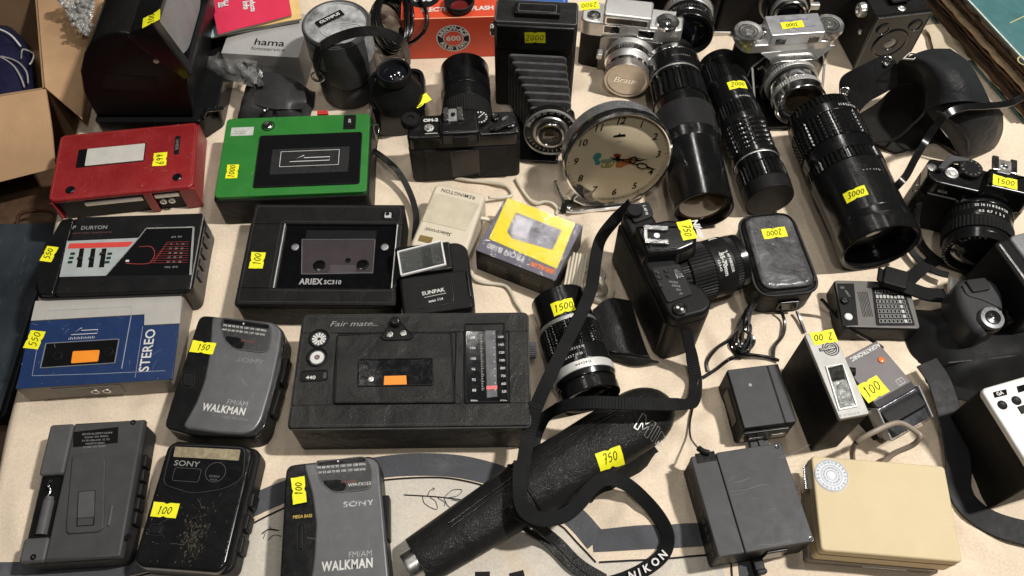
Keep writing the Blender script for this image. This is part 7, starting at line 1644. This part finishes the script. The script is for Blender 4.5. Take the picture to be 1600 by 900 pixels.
# ---- coiled cable
o = thing('coiled_cable', 'coiled glossy black cable beside the round lens case', 'cable', tuple(at(607, 60)))
iv = Matrix.Translation(-at(607, 60)); random.seed(12)
m = MB(iv); P = []
for k in range(8*9):
    a = k/8*2*math.pi*1.0; lo = k//8; cx_, cy_ = 604+random.uniform(-3, 3)+lo*1.2, 44-lo*1.5; rx_, ry_ = 22+2.4*(lo % 4), 50+3*(lo % 3)
    P.append(at(cx_+rx_*math.cos(a)+4*math.sin(a), cy_+ry_*.8*math.sin(a), 14+6*lo+7*math.cos(a)))
m.tube(P, 2.3, 7, 3)
m.tube([p+Vector((2.8, 1.6, 2.6)) for p in P], 2.0, 7, 3)
m.tube([at(*p) for p in ((612, -12, 66), (640, -14, 66), (656, 0, 66), (667, 22, 66), (664, 46, 60), (648, 64, 46), (632, 70, 26))], 2.4, 7, 6); m.tube([at(*p) for p in ((616, -14, 60), (636, -10, 64), (643, 10, 64), (644, 36, 60), (634, 58, 40), (622, 66, 20))], 2.4, 7, 6)
m.build('wire', BLM, o)

# ---- orange flash box
H = hgt((627, 31), (637, 92)); print('orange', H)
P0, P1 = at(626, 31, H), at(783, 26, H); e = P1-P0; an = math.atan2(e.y, e.x); Wd = e.length/2; c = (P0+P1)/2
o = thing('flash_box', 'orange red cardboard box with round black emblem and flash lettering', 'box', (c.x, c.y, 0), an)
OB = mat('orange_red_card', (.62, .062, .022), .42, var=.1, vs=16, scratch=.15, dust=.06)
MB().box(-Wd, Wd, 0, 120, 0, H, .8, 1).build('carton', OB, o)
m = MB(); m.text('ELECTRONIC FLASH', 8, 16, H+.15, 10, 0, .035, sx=.98); m.build('lettering', INK, o)
m = MB(); m.slab(circ(-34, 42, 22, 48), H, H+.2, 0); m.mi = 1; m.text('600', -34, 36, H+.35, 14, 0, .05, sx=1.1); m.build('top_emblem', [BINK, INK], o)
m = MB(); m.stroke([(-Wd+2, .8), (Wd-2, .9)], 1.0, H+.1); m.build('worn_edge', mat('worn_orange_edge', (.75, .5, .3), .6), o)
Mf = Matrix.Translation((1, 0, H*.5))@RXF
rr = pr(704, 62, 30, 26.5)
m = MB(Mf); m.sheet(circ(0, 0, rr, 56), .2); m.mi = 1; m.sheet(circ(0, 0, rr*.93, 56), .3); m.mi = 0; m.sheet(circ(0, 0, rr*.60, 48), .4); m.mi = 2; m.sheet(circ(0, 0, rr*.55, 48), .5); m.mi = 0
m.text('600', 0, 0, .65, 11, 0, .03, sx=1.1)
for i, ch in enumerate('ARROW-ACE'): a = R(160-17.5*i); m.text(ch, rr*.765*math.cos(a), rr*.765*math.sin(a), .6, 8, math.degrees(a)-90, .05)
for i, ch in enumerate('SOLID STATE'): a = R(205+13.2*i); m.text(ch, rr*.765*math.cos(a), rr*.765*math.sin(a), .6, 6.4, math.degrees(a)+90, .04)
m.build('round_emblem', [INK, BINK, OB], o)
q = at(718, 6, H+6); o = thing('eyecup', 'small black rubber eyecup lying on the orange box', 'eyecup', (q.x, q.y, H))
m = MB(); m.lathe([(13, 0), (16, 2), (18.5, 9), (18, 11.5), (16.5, 12), (14, 9), (11, 3), (11, 1)], 48); m.build('rubber_cup', RUB, o)
m = MB(); m.lathe([(11.5, 2), (0, 2)], 32); m.build('eye_window', mat('dark_red_glass', (.12, .012, .012), .15), o)
f = Fr([(786, -14), (880, -20), (890, 6), (782, 11)], 34); o = f.thing('blue_box', 'bright blue box behind the folding bellows camera', 'box'); W, D = f.w/2, f.d/2
BLU = mat('blue_card', (.02, .10, .42), .4); MB().box(-W, W, -D, D, 0, 20, .8, 1).build('carton', BLU, o); MB().box(-W-1, W+1, -D-1, D+1, 18, 34, 1, 1.5).build('lid', BLU, o)
m = MB(); m.stroke(rrect(-W+4, W-4, -D+3, D-3, 2), .8, 34.1, True); m.build('white_border', INK, o)

# ---- magnifier with round glass
H = 46
f = Fr([(582, 110), (654, 106), (672, 168), (572, 172)], H); o = f.thing('slide_magnifier', 'black conical slide magnifier with round glass on square base', 'magnifier'); W, D = f.w/2, f.d/2
MB().box(-W, W, -D, D, 0, H-4, 2, 12, 2).build('base', BLM, o)
m = MB(); m.frame(rrect(-W-1, W+1, -D-1, D+1, 14), 7, H-8, H); m.build('tray_rim', BLG, o)
cx_, cy_ = f.L(620, 143, H+6); top_ = f.L(619, 111, H+36); cy2 = cy_*.6+top_[1]*.4
Mm = Matrix.Translation((cx_, cy_, 0)); k = 1
r0 = pr(620, 140, H, 39); r1 = pr(619, 111, H+36, 26)
m = MB(Mm); m.lathe([(r0*1.02, H-6), (r0*1.03, H+2), (r0*.98, H+8), (r0*.8, H+18), (r1*.98, H+26), (r1*.95, H+30)], 72); m.build('cone', BLK, o)
m = MB(Mm); m.lathe([(r1*.95, H+28), (r1*1.04, H+29), (r1*1.06, H+38), (r1*1.0, H+40), (r1*.9, H+39), (r1*.86, H+33)], 72); m.build('eyepiece', RUB, o)
m = MB(Mm); m.lathe([(r1*.9, H+33), (r1*.7, H+36), (r1*.4, H+38), (0, H+39)], 48); m.build('lens_glass', GLS, o)
x, y = f.L(659, 158, H); sticker(o, '', Matrix.Translation((x, y, H+.6))@Matrix.Rotation(R(38), 4, 'Z')@Matrix.Rotation(R(14), 4, 'X'), 22, 11)

# ================================================================== RIGHT EDGE
H = 76
f = Fr([(1453, 246), (1622, 284), (1610, 319), (1447, 281)], H); print('prak', f.w, f.d, math.degrees(f.a))
o = f.thing('film_camera', 'black reflex camera facing us at the right edge with short ribbed lens', 'camera', group='film cameras'); W, D = f.w/2, f.d/2
ol = rpoly([(W, -D+6), (W, D), (-W, D), (-W, -D+6), (-W+10, -D), (W-10, -D)], 6)
MB().slab(ol, 0, H-20, 2, 2).build('body', LEA, o); MB().slab(inset(ol, .3), H-20, H, 2.5).build('top_plate', BLM, o)
m = MB(Matrix.Translation((0, -D, 0))@RXF); m.box(-W+8, -W*.3, H-19, H-17.6, -.3, .6, .3); m.box(-W*.28, W*.2, H-21, H-19.4, -.3, .8, .3); m.build('front_trim', SAT, o)
q = [f.L(*p, H+8) for p in ((1548, 246), (1600, 258), (1602, 305), (1540, 292))]
pz = rpoly([(q[0][0]-4, D*.8), (q[1][0]+4, D*.8), (q[1][0]+8, -D-2), (q[0][0]-8, -D-2)], 4); m = MB(); m.slab(pz, H-14, H+11, 3, taper=3); m.build('prism_housing', BLM, o)
x, y = f.L(1568, 262, H+11); sh = Matrix.Translation((x, y, H+11))
m = MB(sh); m.box(-11, 11, -8, 10, -.2, .6, .2); m.build('shoe_base', STL, o)
for c_ in (-1, 1): m = MB(sh); m.box(c_*9-3, c_*9+3, -8, 11, .6, 3.4, .4); m.build('shoe_rail', CHR, o)
m = MB(sh); m.lathe([(3.6, .6), (3.6, 2), (2.4, 2.6), (0, 2)], 20); m.build('shoe_contact', CHR, o)
x, y = f.L(1570, 285, H+11); sticker(o, '1500', Matrix.Translation((x, y, H+11.3)), 24, 14, None)
x, y = f.L(1517, 263, H+5); m = MB(Matrix.Translation((x, y, H-1))); m.lathe([(12.5, 0), (12.5, 6), (11.5, 7), (0, 7)], 72, {1: (30, .6)}); m.mi = 1
for k in range(12): a = R(30*k); m.text('1248'[k % 4], 9*math.cos(a), 9*math.sin(a), 7.15, 3, math.degrees(a)-90)
m.build('speed_dial', [BLK, INKG], o)
x, y = f.L(1488, 269, H+3); m = MB(Matrix.Translation((x, y, H-1))); m.lathe([(7, 0), (7, 3), (5.6, 4), (3.6, 3.4), (3.4, 5), (0, 5.2)], 32); m.build('shutter_button', SAT, o)
m = MB(); m.slab(rpoly([(*f.L(1464, 262, H+8),), (*f.L(1484, 242, H+8),), (*f.L(1514, 247, H+8),), (*f.L(1516, 252, H+8),), (*f.L(1490, 252, H+8),), (*f.L(1474, 265, H+8),)], 2.5), H+4, H+9, 1.5); m.build('advance_lever', GRY, o)
x, y = f.L(1456, 262, H); m = MB(Matrix.Translation((x, y, H-.5))); m.lathe([(5, 0), (5, 1.4), (3, 1.8), (0, 1)], 20); m.build('counter_window', STL, o)
m = MB(Matrix.Translation((0, -D, 0))@RXF); m.text('BCA', -W+20, H-11, .5, 5, 0, .03); m.text('PRAKTICA', W*.18, H-15, 2.4, 8.5, 0, .03, sx=1.1); m.build('lettering', INK, o)
gp = fwd(f, -D); p = gp(1527, 345); lr = pr(1525, 350, 45, 50); MLp = Matrix.Translation((W2L(f, aty(1526, 338, f.c.y-D)).x, -D, max(lr+1, 38)))@RXF
for nm, a, b, r_, mt, kd in (('lens_mount', 0, 5, 1.0, BLM, None), ('aperture_ring', 5, 14, .98, BLK, ('lin', 50, .5)), ('distance_ring', 14, 22, .99, BLM, None), ('focus_ring', 22, 36, 1.02, RUB, ('grid', 56, .7, 5)), ('lens_barrel', 36, 42, .96, BLM, None)): seg(o, nm, a, b, lr*r_, lr*r_, mt, kd, MLp)
bore(o, 'front_rim', 42, 50, lr*.95, lr*.85, 6, BLM, MLp)
m = MB(MLp)
for t, z_ in (('22 16 11 8 5.6 4 2.8', 10), ('0.5  0.7  1  2  5', 18)): m.warp = (lambda zz: lambda p: ((lr*1.0+p.z)*math.sin(p.x/lr), (lr*1.0+p.z)*math.cos(p.x/lr), zz-p.y))(z_); m.text(t, 0, 0, .2, 4.2, 0, .02)
m.build('lens_lettering', INK, o)
m = MB(MLp)
for i, ch in enumerate('PENTACON 1.8/50'): a = R(225-9*i); m.text(ch, lr*.89*math.cos(a), lr*.89*math.sin(a), 50.3, 3.4, math.degrees(a)-90, .02)
m.build('ring_lettering', INK, o)
m = MB(); m.tube([(-W-2+4*math.cos(t), -D+8, H-24+5*math.sin(t)) for t in [k*.785 for k in range(8)]], .9, 6, 3, True); m.build('strap_ring', SAT, o)
iv = Matrix.Rotation(-f.a, 4, 'Z')@Matrix.Translation(-Vector((f.c.x, f.c.y, 0)))
m = MB(iv); m.ribbon([at(*p) for p in ((1440, 302, 54), (1424, 322, 34), (1414, 352, 16), (1420, 384, 10), (1438, 408, 10), (1462, 424, 12), (1482, 430, 14))], 8, 2, 7); m.build('camera_strap', LEB, o)
m = MB(iv); m.ribbon([at(*p) for p in ((1436, 318, 44), (1432, 350, 20), (1440, 380, 8), (1460, 402, 6), (1480, 412, 6))], 8, 2, 7); m.build('camera_strap', LEB, o)
# bridge camera lying on its side
o = thing('compact_camera', 'rounded black compact camera with grey dial at the right edge', 'camera', tuple(Vector((at(1535, 480).x, at(1535, 480).y, 0))), group='film cameras')
iv = Matrix.Translation(-Vector((at(1535, 480).x, at(1535, 480).y, 0)))
def pxo(l, z): return [(at(a, b, z).x, at(a, b, z).y) for a, b in l]
GB = mat('graphite_plastic', (.045, .045, .047), .33, dust=.1, bump=.1, bs=2600)
m = MB(iv); m.slab(rpoly(pxo([(1494, 443), (1504, 433), (1538, 429), (1560, 438), (1572, 462), (1571, 508), (1539, 521), (1522, 514), (1506, 488), (1497, 464)], 62), 7), 24, 62, 9, 4, 5); m.build('body', GB, o)
m = MB(iv); m.slab(rpoly(pxo([(1508, 437), (1540, 433), (1549, 452), (1520, 457)], 64), 3), 58, 64.5, 1.5); m.build('flash_door', DGR, o)
m = MB(iv)
m.tube([at(a, b, 61.5) for a, b in ((1503, 447), (1512, 462), (1536, 470), (1566, 484))], .9, 6, 5); m.build('upper_seam', BLG, o)
m = MB(iv); m.tube([at(a, b, 60) for a, b in ((1510, 441), (1517, 459), (1553, 454), (1545, 433))], .8, 6, 4); m.build('door_seam', BLG, o)
q = at(1550, 496, 66); Md = iv@Matrix.Translation((q.x, q.y, 60))@Matrix.Rotation(R(6), 4, 'X'); rd = pr(1550, 496, 66, 19)
m = MB(Md); m.lathe([(rd*1.1, -3), (rd*1.1, 1), (rd*1.05, 2)], 56); m.build('dial_well', BLM, o)
m = MB(Md); m.lathe([(rd, 0), (rd, 6), (rd*.94, 7), (rd*.62, 7.4)], 72, {1: (30, .7)}); m.build('mode_dial', mat('mid_grey_plastic2', (.16, .16, .165), .35), o)
m = MB(Md); m.lathe([(rd*.64, 7), (rd*.6, 8.6), (rd*.4, 8.8), (rd*.2, 9.4), (0, 9.6)], 40); m.build('release_button', BLG, o)
m = MB(Md)
for i, ch in enumerate('AUTO S M P'): a = R(150-13*i); m.text(ch, rd*.8*math.cos(a), rd*.8*math.sin(a), 7.6, 4, math.degrees(a)-90, .03)
m.build('dial_lettering', INKG, o)
m = MB(iv); m.slab(rpoly(pxo([(1558, 438), (1576, 436), (1590, 455), (1598, 498), (1574, 503), (1570, 470)], 52), 5), 22, 52, 6, 2, 4); m.build('hand_grip', BLK, o)
m = MB(iv); m.patch([[at(1482, 434, 14), at(1488, 433, 18), at(1496, 434, 14)], [at(1481, 452, 12), at(1486, 450, 16), at(1492, 448, 14)], [at(1484, 468, 6), at(1488, 466, 8), at(1490, 462, 8)]], 1, 4); m.build('paper_tab', mat('white_paper', (.7, .69, .66), .6), o)
f = Fr([(1570, 372), (1690, 340), (1740, 440), (1612, 480)], 92); o = f.thing('camcorder', 'black camcorder body with grey top cut by the right edge of view', 'camcorder'); W, D = f.w/2, f.d/2
MB().box(-W, W, -D, D, 0, 88, 3, 6, 2).build('body', BOD, o); MB().box(-W+16, W, D*.0, D, 84, 92, 3, 5).build('grey_cover', mat('silver_grey_paint', (.26, .26, .265), .3, .3, dust=.12), o); MB().box(-W+14, W, -D+2, -D*.05, 84, 91, 2.5, 4).build('front_cover', GB, o)
m = MB(); m.box(-W+3, -W+6, -D+6, D-4, 86, 89.4, .8); m.build('side_trim', STL, o)
f = Fr([(1428, 474), (1610, 440), (1670, 585), (1468, 600)], 28); o = f.thing('shade_heap', 'added black heap standing in for the shade under the compact camera at right', 'case'); W, D = f.w/2, f.d/2  # made-up heap; its black stands for the shaded area here
random.seed(6); g_ = []
for j in range(7):
    row = []
    for i in range(8):
        u, v = i/7*2-1, j/6*2-1; e_ = max(abs(u), abs(v)); row.append((u*W+random.uniform(-3, 3), v*D+random.uniform(-3, 3), max(.8, 30*(1-e_**4)+random.uniform(-3, 3)*(e_ < .9))))
    g_.append(row)
MB().patch(g_, 2, 4).build('case_body', mat('shade_black', (.012, .012, .0125), .6, bump=.3, bs=500), o)
m = MB(); m.tube([(-W*.8, -D*.5, 28), (0, -D*.55, 30), (W*.8, -D*.5, 28)], 1.2, 6, 6); m.build('zip', mat('dark_zip', (.03, .03, .03), .35, .4), o)
o = thing('shoulder_strap', 'wide black shoulder strap running down the right side of the cloth', 'strap', tuple(at(1480, 680)))
iv = Matrix.Translation(-at(1480, 680))
m = MB(iv); m.ribbon(pts([(1372, 428, 40), (1395, 440, 34), (1425, 452, 30), (1450, 460, 24), (1478, 462, 16)]), 17, 2.4, 6); m.build('upper_webbing', STRAP, o)
q = at(1398, 436, 38); m = MB(iv@Matrix.Translation(q)@Matrix.Rotation(R(-20), 4, 'Z')); m.box(-12, 12, -11, 11, -3, 4, 1.5, 3); m.build('strap_buckle', BLK, o)
m = MB(iv); m.ribbon(pts([(1418, 440, 22), (1440, 420, 14), (1462, 405, 8)]), 14, 2, 5); m.build('short_webbing', STRAP, o)
m = MB(iv); m.ribbon(pts([(1446, 568, 26), (1464, 600, 22), (1480, 645, 20), (1489, 690, 16), (1492, 735, 10), (1494, 765, 6), (1510, 792, 5), (1545, 815, 5), (1590, 830, 5), (1640, 838, 5)]), 24, 2.4, 7); m.build('lower_webbing', mat('smooth_strap', (.016, .016, .0175), .5, dust=.12), o)
m = MB(iv); m.ribbon(pts([(1484, 612, 22), (1505, 617, 18), (1540, 626, 10)]), 14, 2, 8, None, True); m.build('ribbed_webbing', STRAP, o)

# ================================================================== pieces of parts go one level deeper
SUB = {'window_frame': ('window', 'cassette_window', 'reflector'), 'door_frame': ('cassette_door',), 'arrow_plate': ('cassette_door',), 'clip_frame': ('belt_clip',), 'clip_pad': ('belt_clip',), 'lid_rim': ('lid',), 'lid_scuff': ('lid',),
       'shoe_rail': ('shoe_base',), 'shoe_contact': ('shoe_base',), 'shoe_stop': ('shoe_base',), 'flap_edge': ('cassette_flap',), 'plate_edge': ('switch_plate',), 'tuning_frame': ('tuning_window',), 'tuning_strip': ('tuning_window',),
       'tuning_needle': ('tuning_window',), 'tuning_figures': ('tuning_window',), 'counter_frame': ('counter_window',), 'counter_figures': ('counter_window',), 'reset_button': ('counter_window',), 'cap_lettering': ('lens_cap',),
       'dial_figures': ('calculator_dial', 'dial_panel', 'dial_window'), 'dial_screw': ('calculator_dial',), 'dial_scale': ('dial_panel',), 'dial_trim': ('dial_panel',), 'orange_bar': ('cassette_window',), 'spool_hub': ('cassette_window',),
       'spool': ('cassette_well',), 'guide_pin': ('cassette_well',), 'tape_window': ('cassette_well',), 'well_frame': ('cassette_well',), 'red_stripe': ('equaliser_panel',), 'slider_slot': ('equaliser_panel',), 'slider': ('equaliser_panel',), 'level_mark': ('equaliser_panel',),
       'cassette_label': ('window',), 'switch_button': ('switch',), 'button': ('button_frame',), 'gold_strip': ('window',), 'red_lettering': ('window',), 'tuning_mark': ('dial_window',), 'slide_button': ('slide_frame',), 'finder_frame': ('finder_housing',), 'finder_window': ('finder_housing',),
       'panel_button': ('control_panel',), 'display': ('control_panel',), 'panel_lettering': ('control_panel',), 'knob_button': ('knob',), 'picture_light': ('product_picture',), 'numerals': ('dial',), 'minute_marks': ('dial',), 'emblem': ('dial',), 'diamond_mark': ('dial',),
       'teal_picture': ('dial',), 'tail_picture': ('dial',), 'body_picture': ('dial',), 'head_picture': ('dial',), 'grass_picture': ('dial',), 'table_print': ('table_panel',), 'painted_reflection': ('reflector',), 'clear_tube_window': ('reflector',), 'door_seam': ('flash_door',),
       'speed_figures': ('dial_face',), 'viewfinder_frame': ('viewfinder',), 'screen_frame': ('screen',), 'scale_lettering': ('scale_window',), 'worn_edge': ('front_cover',), 'cover_print': ('front_cover',), 'eye_window': ('rubber_cup',), 'lens_glass': ('lens_rim', 'lens_ring', 'eyepiece'), 'release_button': ('mode_dial',), 'dial_lettering': ('mode_dial',), 'white_border': ('lid',), 'battery': ('battery_slot',), 'spring_contact': ('battery_slot',)}
for t in [x for x in SC.objects if x.type == 'EMPTY' and x.parent is None]:
    kids = list(t.children); by = {}
    for k in kids: by.setdefault(k.name.split('.')[0], k)
    for k in kids:
        for host in SUB.get(k.name.split('.')[0], ()):
            if host in by and by[host].parent == t and by[host] is not k and not k.children:
                k.parent = by[host]; break
